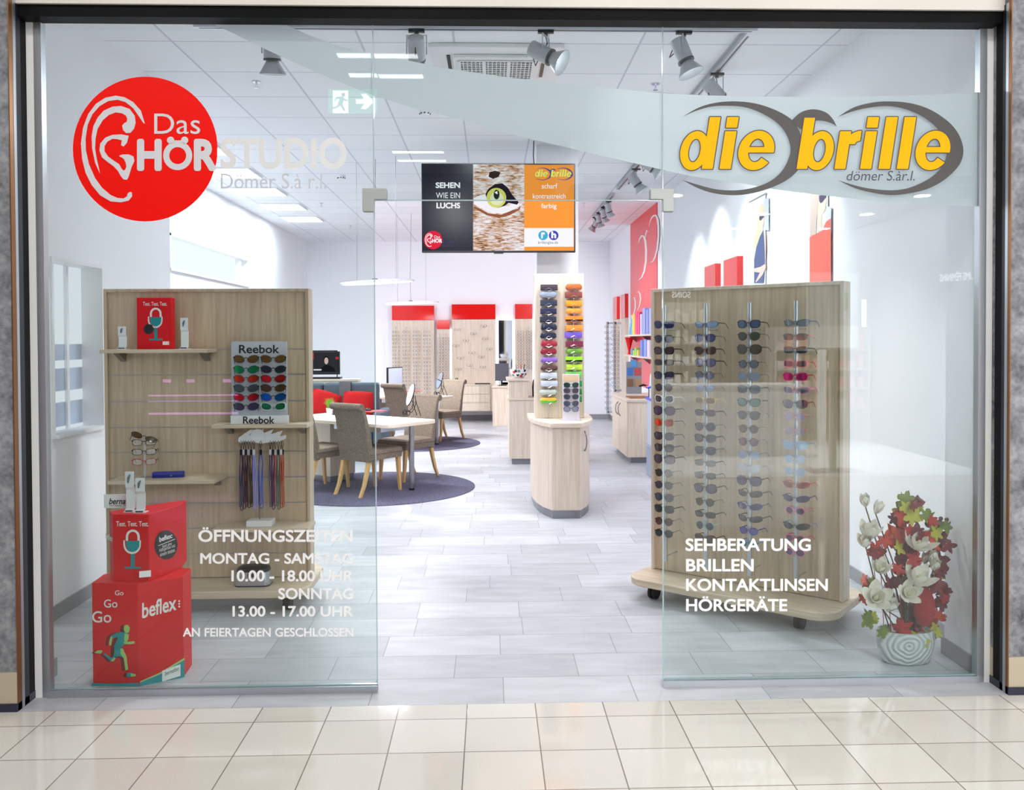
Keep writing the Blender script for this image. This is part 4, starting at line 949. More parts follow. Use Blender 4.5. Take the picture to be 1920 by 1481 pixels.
def leaf(mb, c, size, nrm, roll):
    pts = []
    prof_ = (1.1, .74, .5, .78, .92, .98, .7, .46, .62, .74, .6, .34, .22)
    for k in range(24):
        a = PI / 2 + 2 * PI * k / 24; r = prof_[min(k, 24 - k)]
        pts.append((r * math.cos(a), r * math.sin(a)))
    n = Vector(nrm).normalized(); u = n.orthogonal().normalized(); u.rotate(Matrix.Rotation(roll, 3, n)); v = n.cross(u)
    ring = [c + (u * x + v * y) * size + n * (.18 * size * (x * x - .4 * abs(y))) for x, y in pts]
    mb.add(ring + [c + n * size * .12], [(k, (k + 1) % 24, 24) for k in range(24)])
def AP(u, v, Y): return aty(u, v, Y)
RL = random.Random(21)
spots = [  # px, py, size(px), colour
 (1700, 935, 20, 3), (1690, 953, 18, 4), (1710, 962, 22, 4), (1718, 948, 18, 1), (1692, 970, 20, 0), (1683, 978, 18, 1), (1737, 968, 18, 3), (1750, 985, 18, 1), (1748, 975, 14, 0), (1787, 990, 18, 3), (1780, 1013, 20, 1), (1757, 1003, 18, 4),
 (1680, 1005, 24, 2), (1665, 1012, 20, 2), (1700, 1000, 18, 0), (1722, 998, 18, 1), (1735, 1010, 18, 0), (1752, 1022, 18, 2), (1650, 1040, 20, 0), (1640, 1036, 14, 1), (1685, 1028, 16, 4), (1700, 1040, 26, 1), (1714, 1052, 22, 0), (1768, 1052, 22, 1), (1762, 1068, 18, 1),
 (1686, 1066, 18, 0), (1716, 1062, 16, 2), (1772, 1082, 16, 4), (1760, 1098, 20, 1), (1772, 1106, 18, 1), (1636, 1090, 14, 3), (1624, 1092, 12, 2), (1672, 1096, 18, 1), (1690, 1090, 16, 3), (1622, 1125, 14, 2), (1632, 1120, 12, 0), (1766, 1130, 18, 1), (1774, 1128, 14, 0),
 (1763, 1152, 18, 2), (1745, 1165, 16, 0), (1626, 1163, 18, 3), (1640, 1158, 12, 4), (1690, 1178, 22, 0), (1725, 1172, 22, 0), (1718, 1195, 14, 4), (1732, 1202, 12, 4), (1752, 1180, 14, 4), (1652, 1185, 14, 3), (1668, 1188, 14, 3), (1700, 1192, 16, 0), (1745, 1188, 14, 3), (1730, 1092, 16, 1), (1675, 1130, 14, 0), (1705, 1120, 14, 1)]
bags = [MB() for _ in LEAFS]
for u, v, sz, ci in spots:
    for q in range(3):
        Y = PYY + RL.uniform(-.07, .07); c = AP(u + RL.uniform(-5, 5) * q, v + RL.uniform(-5, 5) * q, Y)
        c.x = min(c.x, 2.165); leaf(bags[ci], c, sz / 385 * (1.08 if q == 0 else .85), (RL.uniform(-.6, .6), -1, RL.uniform(-.3, .7)), RL.uniform(0, 6))
for mb, m in zip(bags, LEAFS): mb.build('maple_leaves', m, pot, world=True, smooth=True)['kind'] = 'stuff'
stem = MB()
TW = mat('twig_brown', (84, 58, 44), .8)
PETAL = mat('magnolia_petal', (238, 232, 222), .6); PETC = mat('magnolia_heart', (206, 200, 160), .6)
def magnolia(u, v, size, tilt, open_, Y):
    c = AP(u, v, Y); s = size / 385
    fl = MB(); n = Vector(tilt).normalized(); a = n.orthogonal().normalized(); b2 = n.cross(a)
    for layer, (cnt, op, ln) in enumerate(((5, open_, 1.0), (4, open_ * .5, .85))):
        for k in range(cnt):
            th = 2 * PI * (k + .5 * layer) / cnt; rd = a * math.cos(th) + b2 * math.sin(th); tg = n.cross(rd)
            rings = []
            for t, w in ((0, .08), (.25, .22), (.55, .27), (.8, .18), (1, .02)):
                ctr = c + (rd * (op * t * (1.1 - .25 * t)) + n * (t * (1 - .35 * op) + .0)) * (s * ln) - n * s * .3
                rings.append([ctr - tg * (w * s) + rd * (.0), ctr + rd * (.10 * s * w * 3) - n * (.03 * s), ctr + tg * (w * s)])
            vs = [p for r in rings for p in r]
            fl.add(vs, [(3 * i + j, 3 * i + j + 1, 3 * i + j + 4, 3 * i + j + 3) for i in range(4) for j in range(2)])
    f = fl.build('magnolia_blossom', PETAL, pot, world=True, smooth=True)
    hb2 = MB(); hb2.tube([c - n * s * .25, c + n * s * .2], [s * .12, s * .05], 8); hb2.build('flower_heart', PETC, f, world=True, smooth=True)
    base = Vector((PX + RL.uniform(-.08, .08), PYY + RL.uniform(-.02, .02), .15))
    p = c - n * s * .3
    stem.tube([base, base.lerp(p, .5) + Vector((RL.uniform(-.02, .02), 0, 0)), p], .0035, 5)
for a in ((1622, 942, 30, (-.2, -.3, 1), .35, .26), (1645, 955, 30, (.3, -.3, 1), .35, .25), (1630, 1000, 44, (0, -.4, 1), .6, .24), (1622, 1018, 34, (-.3, -.4, .8), .5, .22), (1722, 1020, 44, (.1, -.5, 1), .9, .18), (1748, 1048, 30, (.1, -.3, 1), .25, .2), (1752, 1062, 30, (0, -.4, .8), .35, .18),
          (1650, 1065, 34, (-.1, -.7, .8), .7, .2), (1720, 1085, 48, (.2, -.5, .9), .8, .16), (1703, 1112, 36, (0, -.9, .5), .8, .14), (1643, 1120, 44, (-.2, -.9, .6), .8, .14), (1668, 1138, 34, (.2, -.5, .8), .4, .15), (1735, 1050, 26, (0, -.3, 1), .3, .24)): magnolia(*a)
for u, v, Y in ((1690, 922, .27), (1718, 940, .26), (1764, 972, .25), (1712, 1140, .25), (1640, 990, .27), (1675, 1000, .24)):
    c = AP(u, v, Y); base = Vector((PX + RL.uniform(-.06, .06), PYY, .15)); stem.tube([base, base.lerp(c, .6) + Vector((.02, 0, 0)), c], [.006, .004, .0018], 6)
stem.build('stems', TW, pot, world=True, smooth=True)
bark = MB()
for u, r in ((1695, .016), (1708, .013), (1718, .02)):
    c = AP(u, 1130, .27); bark.cyl((c.x, .27, .15), (c.x, .27, c.z + .02), r, seg=10)
bark.build('bark_pieces', mat('bark', (96, 76, 62), .9), pot, world=True)
for u, v in ((1717, 936), (1724, 937), (1764, 972), (1775, 974)):
    c = AP(u, v, .24); MB().lathe([(.0, -.011), (.008, -.008), (.011, 0), (.008, .008), (0, .011)], 10, c=c).build('berry', mat('berry_brown', (92, 52, 46), .4), pot, world=True, smooth=True)
c = AP(1733, 1138, .2)
m = MB(); m.lathe([(.001, -.1), (.04, -.085), (.062, -.03), (.06, .03), (.036, .085), (.001, .1)], 16, c=c, sx=.85, sy=.6)
m.build('red_mesh_heart', mat('red_sisal', (160, 30, 36), .9), pot, world=True, smooth=True)
for u, v0, v1 in ((1655, 1060, 1190), (1668, 1080, 1190), (1690, 1090, 1190), (1640, 1030, 1110)):
    a, b2 = AP(u - 4, v0, .22), AP(u + 3, v1, .24); MB().tube([a, b2], .0022, 5).build('red_reed', mat('red_reed', (180, 40, 36), .6), pot, world=True)
# ================================================================== CEILING FIXTURES
PANEL_E = emis('led_panel', (240, 246, 255), 9.0)
PN = ['nearest', 'second', 'third', 'fourth', 'farthest']
for k, (x, y) in enumerate(PANELS):
    lab = ('square white ceiling light panel, %s of the row along the left side' % (PN[k] if k in (0, 4) else PN[k] + ' from the front')) if k < 5 else 'added unseen square ceiling light panel above the entrance, %s one of two' % ('left', 'right')[k - 5]
    o = thing('ceiling_light', lab, 'ceiling light', (x, y, CZ), 0, 'ceiling light panels')
    b = MB()
    for a, c in (((-.3, -.3), (.3, -.28)), ((-.3, .28), (.3, .3)), ((-.3, -.28), (-.28, .28)), ((.28, -.28), (.3, .28))): b.box((*a, -.02), (*c, -.0005))
    b.build('frame', WHITE_S, o); MB().box((-.28, -.28, -.012), (.28, .28, -.006)).build('diffuser', PANEL_E, o)

# air conditioning cassette
ac = thing('air_conditioning_vent', 'white ceiling air conditioning cassette with a dark slotted grille', 'vent', (-.03, 2.25, CZ))
fr = MB(); fr.prism(rrect(-.46, -.4, .46, .4, .04), -.03, -.0005); fr.build('cover', WHITE_S, ac, bevel=.006)
g = MB().box((-.30, -.26, -.055), (.30, .26, -.03)); g.build('grille_frame', WHITE_S, ac, bevel=.008)
MB().box((-.26, -.2, -.0565), (.26, .2, -.055)).build('grille_back', mat('matt_black', (6, 6, 8), .9, spec=0.0), ac)
sl = MB()
for k in range(9): y = -.2 + .05 * k; sl.box((-.262, y - .007, -.064), (.262, y + .007, -.057))
for x in [-.26 + .52 * q / 18 for q in range(19)]: sl.box((x - (.012 if abs(x) in (.26,) or abs(abs(x) - .0867) < .001 else .003), -.2, -.066), (x + (.012 if abs(x) in (.26,) or abs(abs(x) - .0867) < .001 else .003), .2, -.057))
sl.build('grille_slats', WHITE_S, ac)
for s in (-1, 1): MB().box((s * .33 - .012, -.24, -.036), (s * .33 + .012, .24, -.0305)).build('air_outlet', BLACK, ac)
# smoke detector and sprinklers
for (u, v), lab in (((797, 211), 'small white smoke detector with dark slots on the ceiling left of the column'), ((640, 332), 'small round white ceiling sensor above the pendant lamps')):
    p = atz(u, v, CZ - .02); o = thing('smoke_detector', lab, 'detector', (p.x, p.y, CZ))
    MB().lathe([(.001, -.045), (.035, -.043), (.05, -.02), (.052, -.0005)], 20).build('housing', WHITE_S, o, smooth=.6)
    m = MB()
    for k in range(8): a = PI * k / 4; m.box((.044 * math.cos(a) - .006, .044 * math.sin(a) - .006, -.036), (.044 * math.cos(a) + .006, .044 * math.sin(a) + .006, -.026))
    m.build('slots', BLACK, o)
SPK = (('beside the leftmost spotlight', 481, 158), ('in front of the right track', 1229, 162), ('above the far pendant lamp', 657, 425), ('right of the screen', 1094, 384), ('left of the transom fitting', 603, 383))
for lab, u, v in SPK:
    p = atz(u, v, CZ - .02); o = thing('fire_sprinkler', 'small chrome fire sprinkler head on the ceiling %s' % lab, 'sprinkler', (p.x, p.y, CZ), 0, 'ceiling sprinklers')
    MB().lathe([(.03, -.006), (.03, -.0005)], 14).cyl((0, 0, -.03), (0, 0, -.006), .008, seg=8).build('body', CHROME, o)
    MB().cyl((0, 0, -.05), (0, 0, -.046), .02, seg=12).cyl((.01, 0, -.046), (.006, 0, -.03), .002, seg=5).cyl((-.01, 0, -.046), (-.006, 0, -.03), .002, seg=5).build('deflector', CHROME, o)

# spotlight tracks
TY, TX = 1.50, 1.585
def track(name, a, b, label):
    o = thing(name, label, 'track', ((a[0] + b[0]) / 2, (a[1] + b[1]) / 2, CZ))
    MB().box((a[0], a[1], CZ - .04), (b[0], b[1], CZ - .0005)).build('rail', ALU, o, world=True)
    if abs(a[0] - b[0]) > abs(a[1] - b[1]): s = MB().box((a[0] + .03, (a[1] + b[1]) / 2 - .008, CZ - .0403), (b[0] - .03, (a[1] + b[1]) / 2 + .008, CZ - .0398))
    else: s = MB().box(((a[0] + b[0]) / 2 - .008, a[1] + .06, CZ - .0403), ((a[0] + b[0]) / 2 + .008, b[1] - .03, CZ - .0398))
    s.build('slot', BLACK, o, world=True); return o
track('spotlight_track', (-1.91, TY - .022), (TX + .03, TY + .022), 'long aluminium spotlight track across the ceiling just behind the glass front')
track('spotlight_track', (TX - .022, TY + .024), (TX + .022, 7.3), 'aluminium spotlight track running back along the right side')
track('spotlight_track', (TX - .022, 7.75), (TX + .022, 9.9), 'short far spotlight track above the red wall panel')
SPOTM = mat('pale_grey_lamp', (176, 180, 186), .4, .2); BULB = emis('spot_bulb', (250, 250, 255), 14)
def track_light(x, y, d, label, power, target=None, scale=1.0, ang=70):
    d = Vector(d).normalized(); s = scale
    o = thing('track_spotlight', label, 'spotlight', (x, y, CZ - .04), 0, 'track spotlights')
    MB().box((-.05 * s, -.014, -.018), (.05 * s, .014, -.0005)).cyl((0, 0, -.035), (0, 0, -.018), .014, seg=10).build('adapter', BLACK, o)
    piv = Vector((0, 0, -.155 * s)); side = d.cross(Vector((0, 0, 1)));
    if side.length < .1: side = Vector((1, 0, 0))
    side.normalize()
    yk = MB().tube([piv + side * .062 * s, Vector((0, 0, -.036)) + side * .062 * s, Vector((0, 0, -.036)) - side * .062 * s, piv - side * .062 * s], .004 * s, 6)
    yk.build('yoke', SPOTM, o)
    a, b, c = piv - d * .11 * s, piv + d * .03 * s, piv + d * .125 * s
    MB().tube([a - d * .004, a, b, b + d * .004], [.044 * s, .052 * s, .052 * s, .046 * s], 20).build('housing', SPOTM, o, smooth=.7)
    MB().tube([b, b + d * .012], .054 * s, 20).build('ring', mat('dark_ring', (60, 62, 68), .4), o, smooth=.7)
    sh = MB(); q = [b + d * .012, c]; n = 24; u = side; w = d.cross(u)
    def circ(p, r): return [p + u * (r * math.cos(2 * PI * k / n)) + w * (r * math.sin(2 * PI * k / n)) for k in range(n)]
    sh.loft([circ(b + d * .012, .036 * s), circ(c, .084 * s), circ(c, .080 * s), circ(b + d * .02, .034 * s)], cap=False); sh.build('shade', SPOTM, o, smooth=.7)
    MB().face(circ(b + d * .04 * s, .044 * s)).build('bulb', BULB, o)
    MB().tube([(0, .016, -.03), (.012, .035, -.07), a.lerp(b, .55) + w * .085 * s, a.lerp(b, .3) + w * .05 * s], .0035, 6).build('cable', BLACK, o, smooth=True)
    p = Vector((x, y, CZ - .04)) + c - d * .01
    if power: spot('spotlight_beam', p, (p + d) if target is None else target, power * .75, ang, (.97, .98, 1.0), .05)
    return o
tx = [atz(u, 64, CZ - .04).x for u in (517, 783, 1022, 1279)]
track_light(tx[0], TY, (-.02, .22, -1), 'white track spotlight, leftmost on the front track, pointing down', 90, (-1.9, 1.0, .4))
track_light(tx[1], TY, (0, .75, -.8), 'white track spotlight turned away to the back, left of the air vent', 120, (-.9, 6.0, .5))
track_light(tx[2], TY, (.82, -.35, -.5), 'white track spotlight tilted right, beside the air vent', 70, (1.05, .0, 2.55), ang=50)
track_light(tx[3], TY, (.35, -.12, -.93), 'white track spotlight, rightmost on the front track, pointing down at the stand', 140, (1.45, .9, 1.0))
def tpos(u, v): return atz(u, v, CZ - .04).y
track_light(TX, tpos(1357, 137), (.7, .4, -.6), 'white track spotlight on the right track, partly behind the film band', 62, (2.34, 2.5, 2.2))
track_light(TX, 4.2, (.9, .2, -.5), 'white track spotlight lighting the posters on the right wall', 55, (2.34, 4.0, 2.0))
track_light(TX, tpos(1204, 316), (.55, -.1, -.85), 'white track spotlight with a glowing end left of the right transom fitting', 90, (2.34, 6.2, 1.6))
track_light(TX, 5.0, (.75, -.2, -.6), 'white track spotlight glowing just above the right transom fitting', 70, (2.34, 5.2, 2.2))
for k, y in enumerate((8.2, 8.75, 9.3)): track_light(TX, y, (.35, .2, -.9), 'small track spotlight on the far track, %s from the front' % ('first', 'second', 'third')[k], 60, (2.2, y + .6, 1.6), .8)
track_light(TX, 9.8, (-.5, .4, -.8), 'small track spotlight at the far end of the far track', 330, (-.3, 13.5, 1.4), .8, 95)

# ================================================================== SCREEN ON THE COLUMN
TVY = 4.56
tv0, tv1 = aty(790, 306, TVY), aty(1079, 473, TVY)
tv = thing('wall_screen', 'large landscape advertising screen with an animal eye picture, mounted on the white column', 'screen', ((tv0.x + tv1.x) / 2, TVY + .03, tv1.z))
MB().box((tv0.x, TVY, tv1.z), (tv1.x, TVY + .06, tv0.z)).build('casing', BLACK, tv, world=True, bevel=.004)
MB().box((.47, TVY + .06, tv1.z + .2), (.75, 4.9, tv0.z - .2)).build('wall_bracket', BLACK_M, tv, world=True)
MB().box((aty(926, 475, TVY).x, TVY - .002, tv1.z - .012), (aty(944, 475, TVY).x, TVY + .02, tv1.z)).build('sensor_lip', BLACK, tv, world=True)
T1_ = lambda u, v: aty(u, v, TVY - .0010); T2_ = lambda u, v: aty(u, v, TVY - .0018); T3_ = lambda u, v: aty(u, v, TVY - .0026); T4_ = lambda u, v: aty(u, v, TVY - .0034)
T5_ = lambda u, v: aty(u, v, TVY - .0042)
def quad(A, x0, y0, x1, y1): return MB().face([A(x0, y0), A(x1, y0), A(x1, y1), A(x0, y1)])
quad(T1_, 792, 308, 887, 470).build('dark_picture', mat('screen_black', (24, 24, 34), .25, spec=.12), tv, world=True)
SW = emis('screen_white', (250, 250, 255), 1.0); SO = emis('screen_orange', (255, 158, 66), 1.0)
for s, x0, y0, x1, y1, bo in (('SEHEN', 817, 342, 862.5, 352.5, .035), ('WIE EIN', 817.5, 361, 862.5, 371.5, 0), ('LUCHS', 818.5, 380, 862.5, 390.5, .035)):
    text_px(MB(), s, x0, y0, x1, y1, T2_, bold=bo, grow=.02 if bo else 0).build('lettering', SW, tv, world=True)
fu, nt, b = nodes_of('screen_fur_picture'); nt.nodes.remove(b)
tc = N(nt, 'ShaderNodeTexCoord'); mp = N(nt, 'ShaderNodeMapping'); mp.inputs['Rotation'].default_value = (0, .5, 0); mp.inputs['Scale'].default_value = (9, 1, 42)
nt.links.new(tc.outputs['Object'], mp.inputs[0]); n1 = N(nt, 'ShaderNodeTexNoise'); n1.inputs['Scale'].default_value = 1.6; n1.inputs['Detail'].default_value = 7; n1.inputs['Distortion'].default_value = .8
nt.links.new(mp.outputs[0], n1.inputs['Vector']); n2 = N(nt, 'ShaderNodeTexNoise'); n2.inputs['Scale'].default_value = 5; nt.links.new(tc.outputs['Object'], n2.inputs['Vector'])
f = math_(nt, 'ADD', math_(nt, 'MULTIPLY', n1.outputs['Fac'], .62), math_(nt, 'MULTIPLY', n2.outputs['Fac'], .38))
em = N(nt, 'ShaderNodeEmission'); nt.links.new(ramp(nt, f, [(.36, (92, 66, 58)), (.45, (196, 150, 110)), (.53, (226, 214, 214)), (.66, (250, 250, 255))]), em.inputs[0]); nt.links.new(em.outputs[0], nt.nodes['Material Output'].inputs[0])
quad(T1_, 887, 308, 983, 470).build('fur_picture', fu, tv, world=True)
ep = lambda pts: [(770 + x / 5.818, 290 + y / 5.818) for x, y in pts]
MB().face([T2_(*p) for p in ep([(690, 560), (760, 590), (850, 640), (990, 655), (1120, 600), (1200, 560), (1190, 600), (1080, 660), (960, 690), (830, 660), (740, 610), (690, 580)])]).build('picture_stripe', emis('screen_brown', (150, 92, 66), 1), tv, world=True)
MB().face([T2_(*p) for p in ep([(690, 470), (780, 440), (850, 420), (900, 560), (1060, 560), (1180, 520), (1180, 590), (1000, 645), (870, 630), (760, 580), (690, 540)])]).build('picture_pale_patch', emis('screen_pale', (244, 242, 248), 1), tv, world=True)
MB().face([T2_(*p) for p in ep([(860, 190), (920, 175), (980, 190), (960, 240), (900, 265), (850, 240)])]).build('picture_spot', emis('screen_dark', (58, 44, 44), 1), tv, world=True)
MB().face([T3_(*p) for p in ep([(815, 430), (850, 370), (920, 320), (1000, 312), (1060, 360), (1110, 440), (1180, 520), (1160, 545), (1070, 525), (1020, 560), (950, 580), (880, 560), (835, 500)])]).build('picture_eyelid', emis('screen_eyelid', (40, 34, 48), 1), tv, world=True)
disc_px(MB(), *ep([(935, 470)])[0], 18.5, T4_).build('picture_iris', emis('screen_iris', (214, 214, 110), 1), tv, world=True)
disc_px(MB(), *ep([(940, 480)])[0], 12.5, T5_).build('picture_iris_inner', emis('screen_iris_light', (226, 232, 188), 1), tv, world=True)
T6_ = lambda u, v: aty(u, v, TVY - .005); T7_ = lambda u, v: aty(u, v, TVY - .0058)
disc_px(MB(), *ep([(937, 435)])[0], 5.5, T6_, ry=9).build('picture_pupil', emis('screen_pupil', (44, 46, 44), 1), tv, world=True)
MB().face([T7_(*p) for p in ep([(915, 410), (945, 395), (950, 430), (930, 425)])]).build('picture_glint', SW, tv, world=True)
quad(T1_, 983, 309, 1076.5, 470).build('orange_picture', SO, tv, world=True)
quad(T2_, 983, 427.5, 1075.5, 462.5).build('white_band', SW, tv, world=True)
for s, x0, y0, x1, y1 in (('scharf', 1016, 344, 1045, 353.5), ('kontrastreich', 999, 363, 1060.5, 372.3), ('farbig', 1015, 381.5, 1043.5, 393)):
    text_px(MB(), s, x0, y0, x1, y1, T2_, bold=.008).build('lettering', SW, tv, world=True)
disc_px(MB(), 1018.3, 441.3, 9, T3_, 28).build('round_badge', emis('screen_cyan', (70, 178, 214), 1), tv, world=True)
disc_px(MB(), 1038.2, 441.3, 9, T3_, 28).build('round_badge', emis('screen_violet', (72, 74, 190), 1), tv, world=True)
text_px(MB(), 'r', 1015.5, 436.5, 1021, 446, T4_, bold=.05).build('lettering', SW, tv, world=True)
text_px(MB(), 'h', 1034.5, 434.5, 1042, 446, T4_, bold=.05).build('lettering', SW, tv, world=True)
text_px(MB(), 'brillenglas.de', 1009, 452, 1046.5, 458.5, T3_).build('lettering', emis('screen_grey', (96, 100, 120), 1), tv, world=True)
def scaled(A, cx, cy, ux, uy, k): return lambda u, v: A(cx + (u - ux) * k, cy + (v - uy) * k)
ear_logo(scaled(T2_, 812, 450, 272.3, 279.4, 17.2 / 135.7), scaled(T3_, 812, 450, 272.3, 279.4, 17.2 / 135.7), tv, emis('screen_red', (226, 40, 66), 1), SW)
text_px(MB(), 'STUDIO', 829.5, 449, 857.5, 456, T2_).build('lettering', emis('screen_slate', (70, 72, 110), 1), tv, world=True)
text_px(MB(), 'Dömer S.à r.l.', 829.5, 458.5, 857.5, 462.5, T2_).build('lettering', _mats['screen_slate'], tv, world=True)
k = 71 / 531.0
brille_logo(scaled(T2_, 1039, 326, 1541, 277, k), scaled(T3_, 1039, 326, 1541, 277, k), scaled(T4_, 1039, 326, 1541, 277, k), tv, emis('screen_indigo', (84, 80, 150), 1), emis('screen_olive', (190, 170, 60), 1), emis('screen_yellow', (244, 244, 120), 1), small=False)
pc = aty(1001, 265, 4.7)
tag(MB().tube([(pc.x, 4.7, CZ - .001), (pc.x - .006, 4.7, 3.45), (pc.x + .006, 4.68, 3.3), (pc.x - .004, TVY + .05, tv0.z - .05)], .005, 6).build('power_cable', BLACK, base=True, smooth=True), 'thin dark cable running from the ceiling to the advertising screen', 'cable')

# ================================================================== CASE DISPLAY ISLAND
isl = thing('display_island', 'pale wood island cabinet with a tall panel of spectacle cases in front of the column', 'cabinet', (.6, 4.3, 0))
pl = [(.47, 3.80), (.725, 3.80), (.80, 3.98), (.853, 4.2), (.87, 4.45), (.87, 4.86), (.32, 4.86), (.32, 4.45), (.345, 4.2), (.395, 3.98)]
def grow(p, d):
    cx, cy = .597, 4.4; return [(cx + (x - cx) * (1 + d / .27), cy + (y - cy) * (1 + d / .6)) for x, y in p]
MB().prism(grow(pl, -.012), 0, .075).build('kick_plate', mat('kick_steel', (140, 142, 148), .35, .7), isl, world=True)
MB().prism(pl, .075, .825).build('body', OAK_L, isl, world=True, bevel=.002)
MB().prism(grow(pl, .03), .825, .868).build('worktop', OAK_H, isl, world=True, bevel=.005)
MB().box((.4725, 3.796, .085), (.7225, 3.7995, .815)).build('door', OAK_L, isl, world=True)
hp = aty(1092, 800, 3.9)
MB().tube([(.775, 3.90, .78), (.786, 3.87, .74), (.79, 3.86, .69), (.786, 3.87, .64), (.775, 3.90, .60)], .006, 6).build('handle', STEEL, isl, world=True, smooth=True)
IY = 4.25
ix0, ix1, iz1 = aty(1003, 600, IY).x, aty(1095, 600, IY).x, aty(1049, 513, IY).z
MB().box((ix0, IY, .8685), (ix1, IY + .25, iz1)).build('display_panel', OAK_L, isl, world=True, bevel=.003)
CYY = IY - .043
CASES = [ # left column, right column: shape, colour, words
 [('flap', (58, 44, 58), 'dark plum', 536), ('dome', (140, 150, 168), 'silver grey', 549.5), ('flap', (34, 40, 66), 'navy', 565), ('flap', (26, 30, 66), 'deep blue', 580.5), ('flap', (28, 32, 60), 'midnight blue', 596), ('dome', (26, 30, 58), 'dark navy', 610.5), ('dome', (28, 34, 60), 'ink blue', 626),
  ('dome', (160, 36, 56), 'crimson', 641), ('dome', (140, 26, 46), 'dark red', 655.5), ('pill', (140, 96, 190), 'violet patterned', 671), ('pill', (90, 58, 56), 'brown patterned', 686), ('box', (206, 210, 222), 'pale printed', 701), ('box', (200, 206, 220), 'white printed', 716), ('pill', (190, 200, 190), 'colourful speckled', 731.5), ('pill', (90, 220, 40), 'neon green', 746.5)],
 [('dome', (190, 100, 44), 'tan', 535), ('box', (130, 62, 52), 'chestnut', 550), ('box', (226, 146, 20), 'amber', 566), ('pill', (255, 150, 50), 'orange', 579.5), ('box', (250, 134, 30), 'orange and black', 595), ('box', (248, 140, 50), 'bright orange', 612), ('box', (116, 84, 196), 'violet striped', 625), ('box', (120, 30, 60), 'wine red', 642),
  ('pill', (110, 160, 50), 'green camouflage', 655), ('box', (150, 220, 40), 'lime and black', 671), ('box', (190, 224, 70), 'yellow-green', 685), ('box', (110, 206, 80), 'grass green', 699), ('box', (20, 140, 70), 'emerald', 716), ('box', (20, 130, 64), 'bottle green', 731), ('box', (24, 136, 72), 'dark green', 745)]]
for ci, (uc, col) in enumerate(zip((1028.5, 1076), CASES)):
    x = aty(uc, 640, CYY).x
    rd = MB().cyl((x, IY - .012, aty(uc, 772, IY).z), (x, IY - .012, aty(uc, 540, IY).z), .0035, seg=8)
    for *_, v in col:
        z = aty(uc, v + 5, CYY).z
        rd.tube([(x, IY - .012, z - .024), (x, CYY - .04, z - .026), (x - .035, CYY - .038, z - .012), (x, CYY - .04, z + .004), (x + .035, CYY - .038, z - .012), (x, CYY - .04, z - .026)], .002, 5)
    rd.build('wire_holder', CHROME, isl, world=True)
    for k, (shape, c, w, v) in enumerate(col):
        p = aty(uc, v + 6, CYY); z = p.z - .012; hw = .080 * RND.uniform(.96, 1.04); m_ = mat('case_%d_%d' % (ci, k), c, .35)
        o = thing('spectacle_case', '%s spectacle case, %s in the %s column of the island panel' % (w, 'top' if k == 0 else ORD[k] + ' from top', ('left', 'right')[ci]), 'case', (x + RND.uniform(-.006, .006), CYY, z), 0, 'spectacle cases on the island panel')
        if shape in ('flap', 'box'):
            extr(MB(), [(-.028, 0), (.022, 0), (.022, .02), (-.03, .02)], -hw, hw).build('case_bottom', m_, o, bevel=.003)
            extr(MB(), [(-.030, .0205), (.022, .0205), (.02, .052), (-.022, .055)], -hw, hw).build('case_lid', m_, o, bevel=.004)
        else:
            def ring_(s, zz): return [(hw * s * math.copysign(abs(math.cos(a)) ** .55, math.cos(a)), -.004 + .028 * s * math.copysign(abs(math.sin(a)) ** .8, math.sin(a)), zz) for a in (2 * PI * q / 28 for q in range(28))]
            tz = .055 if shape == 'dome' else .048
            MB().loft([ring_(.86, 0), ring_(1, .012), ring_(1, tz * .45)]).build('case_bottom', m_, o, smooth=.8)
            MB().loft([ring_(1.01, tz * .46), ring_(.97, tz * .75), ring_(.78, tz)]).build('case_lid', mat('case_lid_%d_%d' % (ci, k), (230, 180, 60), .35) if (ci, k) == (0, 14) else m_, o, smooth=.8)
        if w in ('orange and black', 'lime and black'): MB().box((-hw * .98, -.0335, .006), (hw * .98, -.0305, .022)).build('case_band', BLACK, o)
# small sunglasses card stand on the island worktop
x0, x1 = aty(1055, 700, 4.02).x, aty(1087, 700, 4.02).x; z1 = aty(1070, 701, 4.02).z; ZB = .8686
dsp = thing('sunglasses_display', 'clear acrylic counter display with five sunglasses on the island worktop', 'display', ((x0 + x1) / 2, 4.03, ZB))
MB().box((x0, 4.05, ZB), (x1, 4.054, z1)).build('back_panel', mat('pale_acrylic', (232, 228, 236), .2), dsp, world=True)
MB().box((x0 - .01, 3.96, ZB), (x1 + .01, 4.10, ZB + .004)).build('base_plate', CLEAR, dsp, world=True)
A = lambda u, v: aty(u, v, 4.049)
quad(A, 1056, 703, 1085, 716).build('picture_card', mat('sand_print', (226, 196, 160), .5), dsp, world=True)
for k, (v, c, w) in enumerate(((722, (30, 60, 54), 'green-black'), (732.5, (74, 60, 84), 'violet-brown'), (744, (56, 64, 84), 'blue-grey'), (756.5, (70, 76, 100), 'slate blue'), (767, (130, 134, 156), 'pale grey'))):
    p = aty(1071, v, 4.03)
    o = sunglasses('way', K if k == 0 else (60, 58, 74), c, K, (p.x, 4.028, p.z), 0, '%s sunglasses, %s on the small clear island display' % (w, 'top' if k == 0 else ('bottom' if k == 4 else ORD[k] + ' from top')), 'sunglasses on the island display'); o.scale = (1, .12, 1)
    MB().box((p.x - .05, 4.034, p.z - .012), (p.x + .05, 4.05, p.z - .009)).build('ledge', CLEAR, dsp, world=True)

